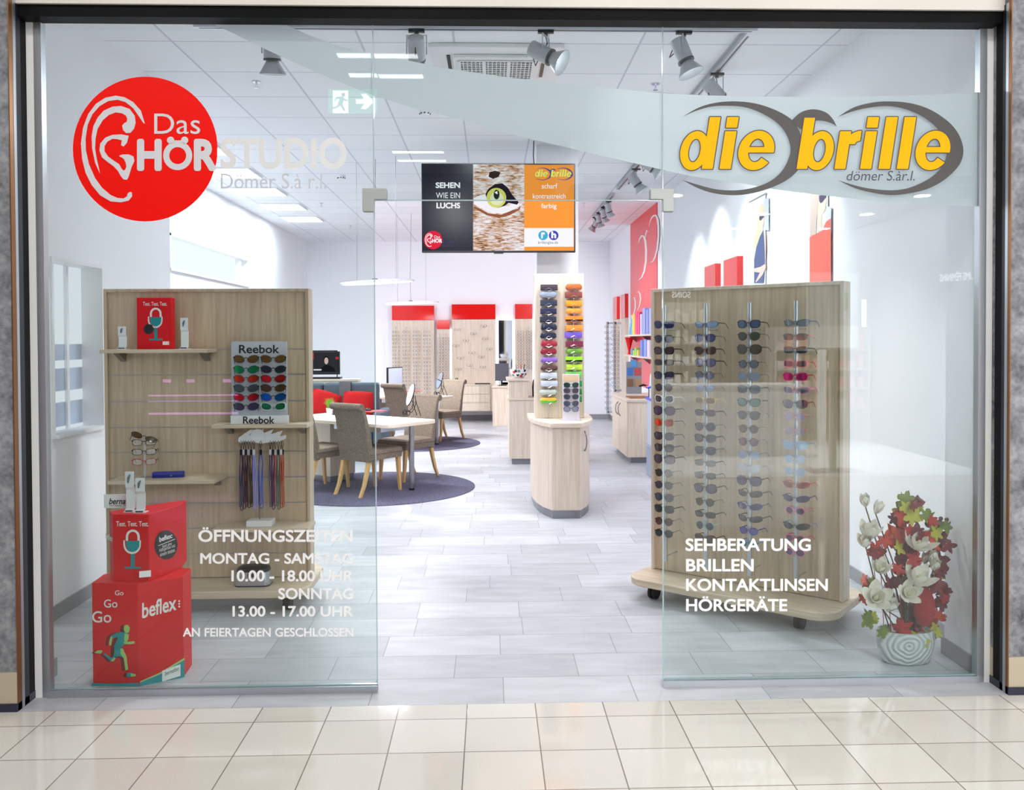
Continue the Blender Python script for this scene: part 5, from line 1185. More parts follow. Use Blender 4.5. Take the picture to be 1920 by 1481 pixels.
# ================================================================== CONSULTING TABLES, CHAIRS, RUGS
E1 = Vector((-.79, .61, 0)).normalized(); E2 = Vector((.61, .79, 0)).normalized(); TANG = math.atan2(-E1.y, -E1.x)
RUG = fabric('violet_grey_rug', (110, 107, 128), (76, 74, 94), 60)
TWEED = fabric('taupe_tweed', (148, 134, 120), (104, 92, 81), 170)
TABLE_TOP = wood('birch_tabletop', (236, 224, 208), (222, 206, 186), axis=0)
def rug(c, r, label):
    o = MB().lathe([(r, .0), (r, .006), (r - .004, .008)], 72).build('rug', RUG); o.location = c
    return tag(o, label, 'rug')
rug((-1.36, 5.57, .0005), 1.10, 'round violet-grey rug under the near consulting table')
rug((-1.25, 9.62, .0005), 1.0, 'round violet-grey rug under the far consulting table')
def make_table(P, label):
    t = thing('consulting_table', label, 'table', P, TANG)                 # local -x runs back along the table, +... 
    top = rrect(-1.7, 0, 0, .75, .07, 6)
    MB().prism(top, .712, .75).build('tabletop', TABLE_TOP, t, bevel=.004)
    MB().cyl((-.12, .46, .02), (-.12, .46, .712), .028, seg=20).build('leg', STEEL, t, smooth=.7)
    MB().cyl((-.12, .46, .0088), (-.12, .46, .03), .030, seg=20).build('leg_foot', BLACK, t, smooth=.7)
    MB().box((-1.65, .30, .075), (-1.22, .68, .712)).build('pedestal', OAK_L, t)
    MB().box((-1.64, .31, .0088), (-1.23, .67, .075)).build('kick_plate', _mats['kick_steel'], t)
    MB().box((-1.02, .18, .64), (-.3, .58, .700)).build('cable_tray', ALU, t)
    return t
P1a = Vector((-1.12, 4.91, 0)); P1b = P1a + Vector((.02, 4.05, 0))
def TP(P, s, t, z=0): return P + E1 * s + E2 * t + Vector((0, 0, z))
# table local frame: x = -E1, y = E2  (right-handed: rotate so that +x points along -E1)
for P, lab in ((P1a, 'pale wood consulting table on the near round rug'), (P1b, 'pale wood consulting table on the far round rug')): make_table(P, lab)

def make_chair(label):
    ch = thing('dining_chair', label, 'chair', (0, 0, 0), 0, 'upholstered chairs at the consulting tables')
    s = MB()
    def rr(x0, y0, x1, y1, z, r=.03): return [(x, y, z) for x, y in rrect(x0, y0, x1, y1, r, 4)]
    s.loft([rr(-.225, -.22, .225, .26, .375), rr(-.23, -.22, .23, .265, .42), rr(-.232, -.22, .232, .268, .45), rr(-.225, -.21, .225, .26, .475), rr(-.19, -.17, .19, .22, .487)])
    s.build('seat', TWEED, ch, smooth=.9)
    b = MB(); rings = []
    for z, y, w, th in ((.36, -.20, .215, .075), (.50, -.215, .222, .075), (.66, -.24, .222, .062), (.80, -.27, .22, .052), (.90, -.30, .22, .05), (.935, -.315, .22, .05)):
        rings.append([(x, y + yy * .5, z) for x, yy in rrect(-w, -th, w, th, .022, 3)])
    b.loft(rings); b.build('backrest', TWEED, ch, smooth=.9)
    rl = MB(); rl.cyl((-.222, -.335, .935), (.222, -.335, .935), .036, seg=18); rl.build('back_roll', TWEED, ch, smooth=.8)
    MB().tube([(-.231, -.22, .435), (-.231, .266, .435), (.231, .266, .435), (.231, -.22, .435)], .004, 5).build('piping', mat('brown_piping', (96, 82, 72), .9), ch)
    for sx in (-1, 1):
        l = MB(); l.loft([[(sx * .185 + dx * w, .225 + dy * w + yo, z) for dx, dy in ((-1, -1), (1, -1), (1, 1), (-1, 1))] for z, w, yo in ((0.0088, .013, .03), (.2, .017, .012), (.38, .021, 0))])
        l.build('leg', BEECH, ch)
        l = MB(); l.loft([[(sx * .185 + dx * w, yo + dy * w, z) for dx, dy in ((-1, -1), (1, -1), (1, 1), (-1, 1))] for z, w, yo in ((0.0088, .014, -.33), (.12, .016, -.275), (.25, .018, -.235), (.37, .021, -.205))])
        l.build('leg', BEECH, ch)
    return ch
A2_ = math.atan2(-E2.x, E2.y)
c0_ = make_chair('taupe upholstered chair, front right on the near rug with its back to the shop front')
c0_.location = TP(P1a, .415, .14); c0_.rotation_euler = (0, 0, A2_)
for P, s, t, flip, lab in ((P1a, 1.0, -.06, 0, 'taupe upholstered chair partly behind the slat wall at the near table'), (P1a, .71, 1.02, 1, 'taupe upholstered chair behind the near table facing the shop front'),
                           (P1b, .415, .14, 0, 'taupe upholstered chair at the far table, right one of two seen from behind'), (P1b, 1.0, -.06, 0, 'taupe upholstered chair at the far table, left one of two seen from behind'),
                           (P1b, .50, 1.02, 1, 'taupe upholstered chair behind the far table with a small mirror before it')):
    copy_thing(c0_, TP(P, s, t), A2_ + (PI if flip else 0), lab)
# oval swivel mirrors with scrolled wire feet
MIRR = mat('mirror_glass', (225, 235, 240), .03, 1.0)
def table_mirror(P, label, rz):
    o = thing('table_mirror', label, 'mirror', P, rz)
    n = 30; e = MB(); MX = Matrix.Translation((0, .0, .25)) @ Matrix.Rotation(-.30, 4, 'X'); e.M = MX
    e.loft([[(.082 * math.cos(2 * PI * k / n), y, .128 * math.sin(2 * PI * k / n)) for k in range(n)] for y in (-.006, .006)]); e.build('mirror_pane', MIRR, o)
    r = MB(); r.M = MX; r.tube([(.085 * math.cos(2 * PI * k / n), 0, .131 * math.sin(2 * PI * k / n)) for k in range(n)], .005, 6, closed=True); r.build('wire_rim', BLACK_M, o, smooth=True)
    w = MB()
    for s in (-1, 1):
        w.tube([(s * .02, .045, .24), (s * .045, .05, .16), (s * .03, .03, .09), (s * .05, -.01, .05)] + [(s * .05, -.05 + .038 * math.cos(a) * (1 - a / 16), .045 + .038 * math.sin(a) * (1 - a / 16)) for a in (PI / 2 + .55 * q for q in range(18))], .0042, 6)
        w.tube([(s * .05, .04, .18), (s * .06, .07, .09), (s * .06, .10, .006)], .0042, 6)
    w.tube([(-.05, -.05, .006), (.05, -.05, .006)], .003, 5)
    w.tube([(-.045, .05, .16), (.045, .05, .16)], .004, 6); w.build('scroll_foot', BLACK_M, o, smooth=True)
p = atz(770, 781, .75); table_mirror((p.x, p.y, .75), 'oval swivel mirror on scrolled black wire feet on the near table', -1.1)
p = atz(829, 743, .75); table_mirror((p.x - .03, p.y - .1, .75), 'oval swivel mirror on scrolled black wire feet on the far table', -1.1)
# papers and small things on the near table
def flat(name, label, cat, u, v, sx, sy, m_, h=.003, rz=0.0, z=.75):
    p = atz(u, v, z); o = MB().box((-sx / 2, -sy / 2, 0), (sx / 2, sy / 2, h)).build(name, m_); o.location = (p.x, p.y, z + .0005); o.rotation_euler = (0, 0, rz); return tag(o, label, cat)
flat('desk_pad', 'red desk pad on the near consulting table', 'pad', 700, 771, .22, .30, mat('red_pad', (206, 44, 54), .6), .004, TANG)
flat('paper_sheet', 'pale blue paper sheet on the near consulting table', 'paper', 712, 783, .30, .21, mat('blue_paper', (170, 194, 226), .6), .002, TANG)
flat('desk_pad', 'red desk pad on the far consulting table', 'pad', 775, 734, .2, .28, mat('red_pad', (206, 44, 54), .6), .004, TANG)
p = atz(690, 770, .755); o = thing('computer_mouse', 'black computer mouse on the red pad of the near table', 'mouse', (p.x, p.y, .7548), TANG)
MB().lathe([(.02, 0), (.032, .004), (.03, .018), (.016, .03), (.001, .034)], 16, sx=1.5).build('shell', BLACK, o, smooth=.8)
p = atz(618, 777, .75); o = thing('potted_plant', 'small green grass plant in a white pot on the near table', 'plant', (p.x, p.y, .75))
MB().lathe([(.032, 0), (.042, .075), (.038, .075), (.036, .06), (.001, .06)], 18).build('pot', WHITE_S, o, smooth=.8)
bl = MB()
for k in range(70):
    a = RL.uniform(0, 6.28); r = RL.uniform(.01, .075); h = RL.uniform(.07, .14); bl.tube([(.02 * math.cos(a), .02 * math.sin(a), .06), (.5 * r * math.cos(a), .5 * r * math.sin(a), .06 + h * .7), (r * math.cos(a), r * math.sin(a), .06 + h)], [.003, .003, .0008], 4)
bl.build('grass_blades', mat('fresh_green', (116, 176, 50), .6), o)['kind'] = 'stuff'
p = atz(636, 778, .75); o = thing('desk_phone', 'dark desk phone beside the potted plant on the near table', 'phone', (p.x, p.y + .02, .75), TANG)
MB().box((-.07, -.05, 0), (.07, .05, .02)).build('base', BLACK, o, bevel=.004); MB().box((-.07, -.045, .022), (-.03, .045, .04)).build('receiver', BLACK, o, bevel=.006)
o = thing('card_holder', 'small white and red card holder on the near consulting table', 'holder', TP(P1a, 1.18, .6, .7502), TANG)
MB().box((-.05, -.03, 0), (.05, .03, .09)).build('body', WHITE_S, o); MB().box((-.05, -.0315, .055), (.05, -.0302, .075)).build('red_stripe', RED, o)
o = thing('computer_monitor', 'black-edged computer monitor seen from the side on the far table', 'monitor', TP(P1b, .95, .42, .7502), 1.15)
MB().box((-.1, -.08, 0), (.1, .08, .012)).cyl((0, .03, .012), (0, .03, .2), .02).build('stand', BLACK, o)
MB().box((-.23, .0, .12), (.23, .03, .44)).build('casing', BLACK, o, bevel=.004); MB().box((-.215, -.002, .14), (.215, -.0005, .425)).build('screen', mat('dim_screen', (150, 158, 176), .2), o)

# pendant lamps above the tables
def pendant(P, label, k):
    o = thing('pendant_lamp', label, 'pendant lamp', P, TANG, 'slim pendant lamps')
    n = 24; pts = [(.56 * math.cos(2 * PI * q / n), .13 * math.copysign(abs(math.sin(2 * PI * q / n)) ** .9, math.sin(2 * PI * q / n))) for q in range(n)]
    MB().loft([[(x * s, y * s, z) for x, y in pts] for z, s in ((-.012, .97), (.0, 1.0), (.012, .97), (.02, .8))]).build('body', WHITE_S, o, smooth=.7)
    MB().face([(x * .93, y * .9, -.0135) for x, y in pts]).build('diffuser', emis('pendant_diffuser', (250, 250, 255), 5.0), o)
    for x in (-.3, .3):
        MB().cyl((x, 0, .02), (x, 0, CZ - P[2] - .001), .0022, seg=6).build('suspension_wire', STEEL, o)
    MB().cyl((-.02, 0, .018), (-.02, 0, .04), .03, seg=14).tube([(-.02, 0, .04), (-.03, 0, .4), (0.0, 0, CZ - P[2] - .001)], .003, 6).build('power_cord', mat('grey_cord', (120, 122, 130), .5), o)
    a = area('pendant_light', (P[0], P[1], P[2] - .03), .8, 38 + 45 * k, COOL, (P[0], P[1], 0), size_y=.16); a.rotation_euler = (0, 0, TANG)
pendant((-1.33, 5.60, 2.255), 'slim oval white pendant lamp over the near consulting table', 0)
pendant((-1.31, 9.65, 2.20), 'slim oval white pendant lamp over the far consulting table', 1)

# ================================================================== LEFT REAR: SIDEBOARD, SCREEN, SOFA
sb = thing('sideboard', 'long low pale wood sideboard behind the grey sofa', 'sideboard', (-2.75, 8.82, 0))
MB().box((-3.5, 8.62, 0), (-2.0, 8.86, 1.03)).build('body', OAK_L, sb, world=True); MB().box((-3.52, 8.61, 1.03), (-1.99, 8.87, 1.06)).build('top_board', OAK_H, sb, world=True, bevel=.003)
SY = 8.74; q0, q1 = aty(584, 659, SY), aty(637, 702, SY)
tv2 = thing('television', 'small television showing a dark portrait on the sideboard', 'television', ((q0.x + q1.x) / 2, SY, 1.06))
MB().box((q0.x, SY, q1.z), (q1.x, SY + .04, q0.z)).build('casing', BLACK, tv2, world=True)
A = lambda u, v: aty(u, v, SY - .001); A2 = lambda u, v: aty(u, v, SY - .002); A3 = lambda u, v: aty(u, v, SY - .003)
quad(A, 585.5, 661, 636, 697).build('picture', emis('tv_dark_picture', (52, 50, 58), 1), tv2, world=True)
MB().face([A2(*p) for p in ((600, 697), (604, 688), (611, 684), (618, 685), (626, 690), (629, 697))]).build('portrait_shoulders', emis('tv_near_black', (26, 26, 32), 1), tv2, world=True)
disc_px(MB(), 611.5, 675, 5.2, A2, 24, ry=8).build('portrait_hair', emis('tv_hair', (34, 28, 30), 1), tv2, world=True)
disc_px(MB(), 611.8, 676.5, 3.8, A3, 24, ry=6.4).build('portrait_face', emis('tv_face', (222, 190, 178), 1), tv2, world=True)
quad(A2, 586.5, 661, 588.5, 674).build('red_picture_bar', emis('tv_red', (190, 60, 56), 1), tv2, world=True); quad(A2, 629, 669, 635, 673.5).build('red_badge', _mats['tv_red'], tv2, world=True)
quad(A2, 588, 692, 603, 694.5).build('caption_bar', SW, tv2, world=True)
fr = MB(); e0, e1 = aty(582, 657, SY + .05), aty(633, 704, SY + .05)
fr.box((e0.x, SY + .045, 1.06), (e0.x + .012, SY + .06, e0.z)).box((e1.x - .012, SY + .045, 1.06), (e1.x, SY + .06, e0.z)).box((e0.x, SY + .045, e0.z - .015), (e1.x, SY + .06, e0.z))
fr.box((e0.x - .02, SY - .08, 1.06), (e1.x + .06, SY + .1, 1.085)); fr.build('stand_frame', BLACK_M, tv2, world=True)
SOFA = fabric('slate_blue_fabric', (104, 116, 126), (80, 92, 102), 200)
so = thing('sofa', 'slate blue sofa with two red cushions in front of the sideboard', 'sofa', (-2.42, 8.05, 0))
def rbox(a, b, r=.05): return MB().box(a, b)
rbox((-3.0, 7.62, .12), (-1.66, 8.5, .44)).build('seat', SOFA, so, world=True, bevel=.05, seg=3)
m = MB(); m.loft([[(x, 8.34 + y, z) for x, y in rrect(-3.08, -.09 - 0, -2.44, .12, .05, 4)] for z, in ((.40,), (.8,), (.98,), (1.02,))]); m.build('back_cushion', SOFA, so, world=True, bevel=.03)
m = MB(); m.loft([[(x, 8.34 + y, z) for x, y in rrect(-2.43, -.09, -1.66, .12, .05, 4)] for z, in ((.40,), (.8,), (.98,), (1.02,))]); m.build('back_cushion', SOFA, so, world=True, bevel=.03)
for x0 in (-3.16, -1.655):
    m = MB(); m.loft([[(x, 7.60 + y, z) for x, y in rrect(x0, 0, x0 + .14, .9, .05, 4)] for z in (.1, .5, .66)]); m.build('armrest', SOFA, so, world=True, bevel=.04, seg=3)
for x, y in ((-2.95, 7.7), (-1.72, 7.7), (-2.95, 8.4), (-1.72, 8.4)): MB().cyl((x, y, 0), (x, y, .13), .02).build('leg', BEECH, so, world=True)
pan = MB().box((-2.2, 8.205, .52), (-2.04, 8.222, 1.045)).box((-2.2, 8.205, 1.03), (-2.04, 8.5, 1.045)); tag(pan.build('throw_blanket', mat('grey_throw', (112, 110, 114), .95), base=True, bevel=.012), 'grey throw draped over the right half of the sofa back', 'throw')
CUSH = fabric('red_cushion_fabric', (206, 44, 44), (176, 30, 32), 200)
def cushion(c, rot, label):
    o = MB(); n = 10; g = []
    for s in (1, -1):
        for j in range(n + 1):
            for i in range(n + 1):
                x, z = -1 + 2 * i / n, -1 + 2 * j / n; t = max(0, (1 - x ** 4) * (1 - z ** 4)); g.append((x * .21 * (1 - .06 * z * z), s * .075 * t ** .6, z * .21 * (1 - .06 * x * x)))
    f = []
    for s in range(2):
        for j in range(n):
            for i in range(n): a = s * (n + 1) ** 2 + j * (n + 1) + i; f.append((a, a + 1, a + n + 2, a + n + 1))
    o.add(g, f); ob = o.build('cushion', CUSH, smooth=True); ob.location = c; ob.rotation_euler = rot; return tag(ob, label, 'cushion', 'red cushions')
cushion((-2.38, 8.05, .72), (-.30, .30, .1), 'red square cushion tilted on the left half of the sofa')
cushion((-1.91, 8.0, .715), (-.28, .05, 0), 'red square cushion on the right end of the sofa')

# ================================================================== BACK WALL
BY = 13.50
def B(u, v): return aty(u, v, BY)
ER = {}
def eyewear_mesh(kind, key):
    """one light mesh per kind for the far frames: rims, bridge and temples"""
    if key in ER: return ER[key]
    ol, a, b = lens_outline(kind, 14); m = MB(); w_ = .0024; cx = .009 + a
    for s in (1, -1):
        m.tube([(s * (cx + x), 0, z) for x, z in ol], w_, 4, closed=True)
        m.tube([(s * (cx + a), .002, b * .4), (s * (cx + a), .1, b * .4), (s * (cx + a), .135, -.02)], w_, 4)
    m.tube([(-.01, 0, .004), (.01, 0, .004)], w_, 4)
    o = m.build('eyeglasses', None); COL.objects.unlink(o); ER[key] = o; return o
FCOL = [(40, 36, 40), (90, 70, 60), (60, 64, 84), (120, 96, 80), (30, 40, 60), (110, 50, 50), (140, 140, 146)]
def far_frame(kind, c, loc, rz, label, group):
    o = eyewear_mesh(kind, kind).copy(); COL.objects.link(o); slot(o, hue(c)); o.location = loc; o.rotation_euler = (0, 0, rz)
    return tag(o, label, 'glasses', group)
def wall_panel(name, label, x0, x1, ztop, zred, zbot, y, glow=()):
    o = thing(name, label, 'display panel', ((x0 + x1) / 2, y + .04, zbot))
    MB().box((x0, y, zred), (x1, y + .09, ztop)).build('red_header', RED, o, world=True)
    MB().box((x0, y + .005, zbot), (x1, y + .09, zred - .004)).build('wood_panel', OAK_L, o, world=True)
    for xa, xb in glow: MB().box((xa, y + .02, zbot), (xb, y + .06, zred)).build('light_strip', emis('led_strip', (255, 255, 255), 4.0), o, world=True)
    return o
def rod_rows(panel, u, v0, v1, n, words_, kinds, group):
    x = B(u, 650).x; y = BY - .15
    r = MB().cyl((x, y, aty(u, v1 + 4, y).z), (x, y, aty(u, v0 - 10, y).z), .006, seg=8)
    for z in (aty(u, v1, y).z, aty(u, v0 - 8, y).z): r.cyl((x, y, z), (x, BY + .006, z), .004, seg=6)
    r.build('rod', ALU, panel, world=True, smooth=.7)
    for k in range(n):
        v = v0 + (v1 - v0) * k / (n - 1); z = aty(u, v, y).z
        far_frame(kinds[k % len(kinds)], RND.choice(FCOL), (x, y - .008, z), 0, 'thin-rimmed eyeglasses, %s on the %s' % ('top' if k == 0 else ORD[k] + ' from top', words_), group)
wp = wall_panel('eyewear_wall_display', 'wide red-topped wood panel with four rods of eyeglasses behind the far table', B(735, 600).x, B(814, 600).x, B(775, 573).z, B(775, 600).z, B(775, 758).z, BY)
for k, u in enumerate((740.4, 759.4, 778.7, 798.3)): rod_rows(wp, u + 3, 622, 736, 17, ('first', 'second', 'third', 'fourth')[k] + ' rod of the wide back panel', ['round', 'rect', 'way'], 'eyeglasses on the wide back panel')
wp = wall_panel('eyewear_wall_display', 'narrow low red-topped panel with two rods of eyeglasses', B(818.7, 600).x, B(843, 600).x, B(830, 600).z, B(830, 617).z, B(830, 752).z, BY, [(B(844, 600).x, B(846.6, 600).x)])
for k, u in enumerate((825, 837)): rod_rows(wp, u, 634, 710, 15, ('left', 'right')[k] + ' rod of the narrow back panel', ['rect', 'way'], 'eyeglasses on the narrow back panel')
wp = wall_panel('eyewear_wall_display', 'red-topped wood panel with scattered eyeglasses above the drawers', B(847, 600).x, B(929, 600).x, B(888, 570.5).z, B(888, 598.5).z, B(888, 720).z, BY, [(B(929.6, 600).x, B(933.5, 600).x)])
SC = [(858, 618), (907, 611), (888, 625), (874, 638), (910, 635), (855, 648), (918, 654), (885, 661), (864, 671), (903, 669), (881, 685), (906, 688), (860, 692)]
SCW = ['upper left', 'topmost right', 'upper middle', 'left middle', 'upper right', 'left edge middle', 'right edge middle', 'centre', 'lower left', 'lower right', 'low middle', 'lowest right', 'lowest left']
for (u, v), w in zip(SC, SCW):
    p = aty(u, v, BY - .15); far_frame(RND.choice(['round', 'rect', 'way']), RND.choice(FCOL[1:]), (p.x, BY - .15, p.z), .1, 'single eyeglasses at the %s of the scattered panel' % w, 'eyeglasses on the scattered panel')
    MB().cyl((p.x, BY - .152, p.z - .02), (p.x, BY + .006, p.z - .02), .006, seg=8).build('holder', CHROME, wp, world=True)
wp = wall_panel('eyewear_wall_display', 'red-topped wood panel with two rods of eyeglasses behind the service desk', B(966, 600).x, B(998, 600).x, B(980, 570).z, B(980, 597.5).z, B(980, 752).z, BY, [(B(999, 600).x, B(1003, 600).x)])
for k, u in enumerate((976, 992)): rod_rows(wp, u, 622, 690, 14, ('left', 'right')[k] + ' rod of the panel behind the desk', ['rect', 'round'], 'eyeglasses on the panel behind the desk')
dr = thing('drawer_cabinet', 'wall-hung pale wood cabinet with three wide drawers', 'cabinet', ((B(836, 740).x + B(930, 740).x) / 2, 13.3, B(880, 771).z))
DYF = 13.02; ux0, ux1 = aty(834, 740, DYF).x, aty(931, 740, DYF).x; dz0, dz1 = aty(880, 771, DYF).z, aty(880, 721, DYF).z
MB().box((ux0, DYF + .02, dz0), (ux1, 13.495, dz1 - .02)).build('body', OAK_L, dr, world=True); MB().box((ux0 - .01, DYF, dz1 - .02), (ux1 + .01, 13.495, dz1)).build('top_board', OAK_H, dr, world=True)
for k in range(3):
    za = dz0 + .004 + k * (dz1 - .024 - dz0) / 3; MB().box((ux0, DYF, za), (ux1 - .12, DYF + .018, za + (dz1 - .024 - dz0) / 3 - .006)).build('drawer', OAK_L, dr, world=True)
p = aty(856, 718, 13.2); o = thing('potted_plant', 'tiny succulent in a white pot on the wall-hung drawer cabinet', 'plant', (p.x, 13.2, dz1))
MB().lathe([(.04, 0), (.05, .06), (.044, .06), (.001, .055)], 14).build('pot', WHITE_S, o, smooth=.8)
m = MB()
for k in range(14): a = 2 * PI * k / 7; m.tube([(0, 0, .05), (.025 * math.cos(a), .025 * math.sin(a), .08 + .01 * (k > 6)), (.04 * math.cos(a) * (1 - .4 * (k > 6)), .04 * math.sin(a), .10 + .03 * (k > 6))], [.012, .012, .002], 5)
m.build('leaves', mat('dark_green_leaf', (70, 110, 66), .6), o)
p = aty(905, 717.5, 13.2); o = MB().box((-.15, -.1, 0), (.15, .1, .018)).build('tablet_tray', BLACK, bevel=.004); o.location = (p.x, 13.2, dz1); tag(o, 'flat black tray on the wall-hung drawer cabinet', 'tray')
wmr = thing('wall_mirror', 'tall lit wall mirror between two red-topped back panels', 'mirror', ((B(935, 660).x + B(961, 660).x) / 2, BY + .06, B(940, 722).z))
MB().box((B(935, 660).x, BY + .05, B(940, 722).z), (B(961, 660).x, BY + .06, B(940, 600).z)).build('mirror_pane', MIRR, wmr, world=True)
MB().box((B(935, 660).x - .01, BY + .06, B(940, 722).z), (B(961, 660).x + .01, BY + .095, B(940, 600).z + .01)).build('light_backing', emis('led_strip', (255, 255, 255), 4.0), wmr, world=True)
su = thing('shelf_unit', 'slim white shelf unit with dark compartments beneath the wall mirror', 'shelf', (B(946, 740).x, 13.3, B(946, 768).z))
sx0, sx1, sz0, sz1 = B(937, 740).x, B(962, 740).x, B(946, 769).z, B(946, 713).z
m = MB()
for a in (sx0, sx1 - .02): m.box((a, 13.1, sz0), (a + .02, 13.59, sz1))
for k in range(5): zz = sz0 + (sz1 - sz0 - .02) * k / 4; m.box((sx0 + .02, 13.1, zz), (sx1 - .02, 13.59, zz + .02))
m.build('frame', WHITE_S, su, world=True); MB().box((sx0 + .02, 13.55, sz0), (sx1 - .02, 13.58, sz1)).build('back', BLACK, su, world=True)
for k in range(4):
    zz = sz0 + (sz1 - sz0 - .02) * k / 4 + .021; o = MB().box((0, 0, 0), (.05, .3, .08 + .015 * (k % 3))).build('binder', mat('binder_white', (220, 222, 230), .5) if k % 2 else BLACK); o.location = (sx0 + .04 + .04 * k, 13.15, zz)
    tag(o, '%s binder in the %s compartment of the slim shelf unit' % ('white' if k % 2 else 'black', ('lowest', 'second lowest', 'second highest', 'highest')[k]), 'binder', 'binders in the shelf unit')

# ================================================================== SERVICE DESK
dk = thing('service_desk', 'pale wood service desk with a raised counter behind the island', 'desk', (.7, 7.6, 0))
MB().box((.19, 7.28, .0), (.92, 7.85, .075)).build('kick_plate', _mats['kick_steel'], dk, world=True)
MB().box((.155, 7.25, .075), (.97, 7.9, .835)).build('body', OAK_L, dk, world=True); MB().box((.14, 7.235, .835), (.99, 7.92, .862)).build('worktop', OAK_H, dk, world=True, bevel=.003)
MB().box((.155, 7.26, .8625), (.405, 7.88, 1.085)).build('raised_block', OAK_L, dk, world=True); MB().box((.125, 7.23, 1.085), (.415, 7.9, 1.115)).build('raised_top', OAK_H, dk, world=True, bevel=.003)
p = aty(973, 711, 7.42); o = thing('dotted_bowl', 'white bowl-shaped bag with red, grey and black dots on the raised counter', 'bowl', (p.x, 7.42, 1.115))
m = MB(); m.lathe([(.055, 0), (.09, .03), (.115, .075), (.118, .115), (.108, .115), (.1, .075), (.02, .03)], 28); m.build('bowl', WHITE_S, o, smooth=.8)
for a, z, c in ((-2.2, .08, (206, 30, 50)), (-1.75, .045, (30, 30, 36)), (-1.6, .095, (130, 134, 140)), (-1.15, .06, (60, 62, 80)), (-.9, .1, (30, 30, 36)), (-1.3, .03, (196, 30, 40)), (-2.5, .045, (130, 134, 140)), (-.6, .06, (40, 40, 50)), (-1.95, .115 - .02, (40, 40, 50))):
    r = .09 + .027 * min(1, (z - .03) / .06) if z > .03 else .091; c3 = Vector((r * math.cos(a), r * math.sin(a), z)); n = Vector((math.cos(a), math.sin(a), -.25)).normalized(); u = Vector((-math.sin(a), math.cos(a), 0)); w = n.cross(u)
    MB().face([c3 + n * .003 + u * (.019 * math.cos(q)) + w * (.019 * math.sin(q)) for q in (2 * PI * j / 16 for j in range(16))]).build('dot', mat('dot_%d_%d_%d' % c, c, .5), o)
for k, (dx, c, w) in enumerate(((-.02, (150, 158, 170), 'silver'), (.03, (226, 90, 70), 'coral'), (.055, (60, 60, 70), 'dark'))):
    t = MB().cyl((0, 0, 0), (.02 * (k - 1), .01, .13), .006, seg=8).build('pen', mat('pen_%d' % k, c, .4)); t.location = (p.x + dx, 7.42, 1.165); tag(t, '%s pen sticking out of the dotted bowl' % w, 'pen', 'pens in the dotted bowl')
p = aty(946, 712, 8.2); 
p = aty(995, 742, 7.5); o = thing('black_bag', 'black leather bag standing on the desk right of the raised counter', 'bag', (p.x + .115, 7.55, .8628))
m = MB(); m.loft([[(x, y, z) for x, y in rrect(-.09 * s, -.06 * s, .09 * s, .06 * s, .02)] for z, s in ((0, 1), (.12, 1.05), (.22, .9), (.27, .6))]); m.build('body', BLACK, o, smooth=.9)
m = MB(); m.tube([(-.05, 0, .26), (-.04, 0, .36), (.0, 0, .40), (.04, 0, .36), (.05, 0, .26)], .008, 6); m.build('handle', BLACK, o, smooth=True)
# monitor further back near the wall mirror
tb = thing('side_table', 'small white work counter below the wall mirror', 'counter', (.2, 12.5, 0))
MB().box((-.05, 12.3, .0), (.4, 12.8, .72)).build('body', OAK_L, tb, world=True); MB().box((-.06, 12.28, .72), (.41, 12.82, .75)).build('top_board', OAK_H, tb, world=True)
o = thing('computer_monitor', 'dark grey monitor on the small work counter below the wall mirror', 'monitor', (.13, 12.5, .75), .15)
MB().box((-.08, -.06, 0), (.08, .06, .012)).cyl((0, .02, .012), (0, .02, .15), .015).build('stand', BLACK, o); MB().box((-.13, -.015, .09), (.13, .012, .42)).build('casing', mat('grey_casing', (86, 86, 98), .4), o, bevel=.004)

# ================================================================== RIGHT WALL
cb = thing('base_cabinet', 'pale wood base cabinet with two arched door handles along the right wall', 'cabinet', (2.0, 7.9, 0))
MB().box((1.745, 7.30, 0), (2.33, 8.55, .08)).build('kick_plate', _mats['kick_steel'], cb, world=True)
MB().box((1.705, 7.25, .08), (2.333, 8.62, .80)).build('body', OAK_L, cb, world=True); MB().box((1.68, 7.23, .80), (2.333, 8.64, .835)).build('worktop', OAK_H, cb, world=True, bevel=.003)
for y0, y1, yh in ((7.255, 7.93, 7.82), (7.94, 8.615, 8.05)):
    d = MB().box((1.688, y0, .085), (1.704, y1, .795)).build('door', OAK_L, cb, world=True)
    MB().tube([(1.688, yh, .75), (1.66, yh, .71), (1.655, yh, .66), (1.66, yh, .61), (1.688, yh, .57)], .007, 6).build('handle', STEEL, d, world=True, smooth=True)
wc = thing('water_cooler', 'pale grey water cooler with a blue rim beside the base cabinet', 'water cooler', (1.98, 6.2, 0))
MB().box((1.78, 6.02, .0), (2.12, 6.36, .36)).build('base', mat('cooler_grey', (150, 162, 182), .4), wc, world=True, bevel=.01); MB().box((1.79, 6.03, .36), (2.11, 6.36, .90)).build('body', mat('cooler_light', (182, 192, 208), .4), wc, world=True, bevel=.01)
MB().box((1.77, 6.01, .90), (2.13, 6.37, .925)).build('rim', mat('cooler_blue', (40, 70, 210), .3), wc, world=True)
MB().lathe([(.16, .925), (.16, 1.1), (.15, 1.2), (.1, 1.27), (.001, 1.3)], 24, c=(1.95, 6.2, 0)).build('hood', mat('cooler_hood', (206, 214, 226), .25), wc, world=True, smooth=.7)
for c, y in (((40, 90, 220), 6.12), ((220, 40, 40), 6.22)): MB().cyl((1.79, y, 1.06), (1.75, y, 1.05), .014).build('tap', mat('tap_%d' % c[0], c, .3), wc, world=True)
tr = MB().box((1.75, 7.4, .836), (2.0, 7.75, .85)); tag(tr.build('wooden_tray', mat('brown_board', (150, 112, 80), .5), base=True), 'brown wooden tray on the base cabinet', 'tray')
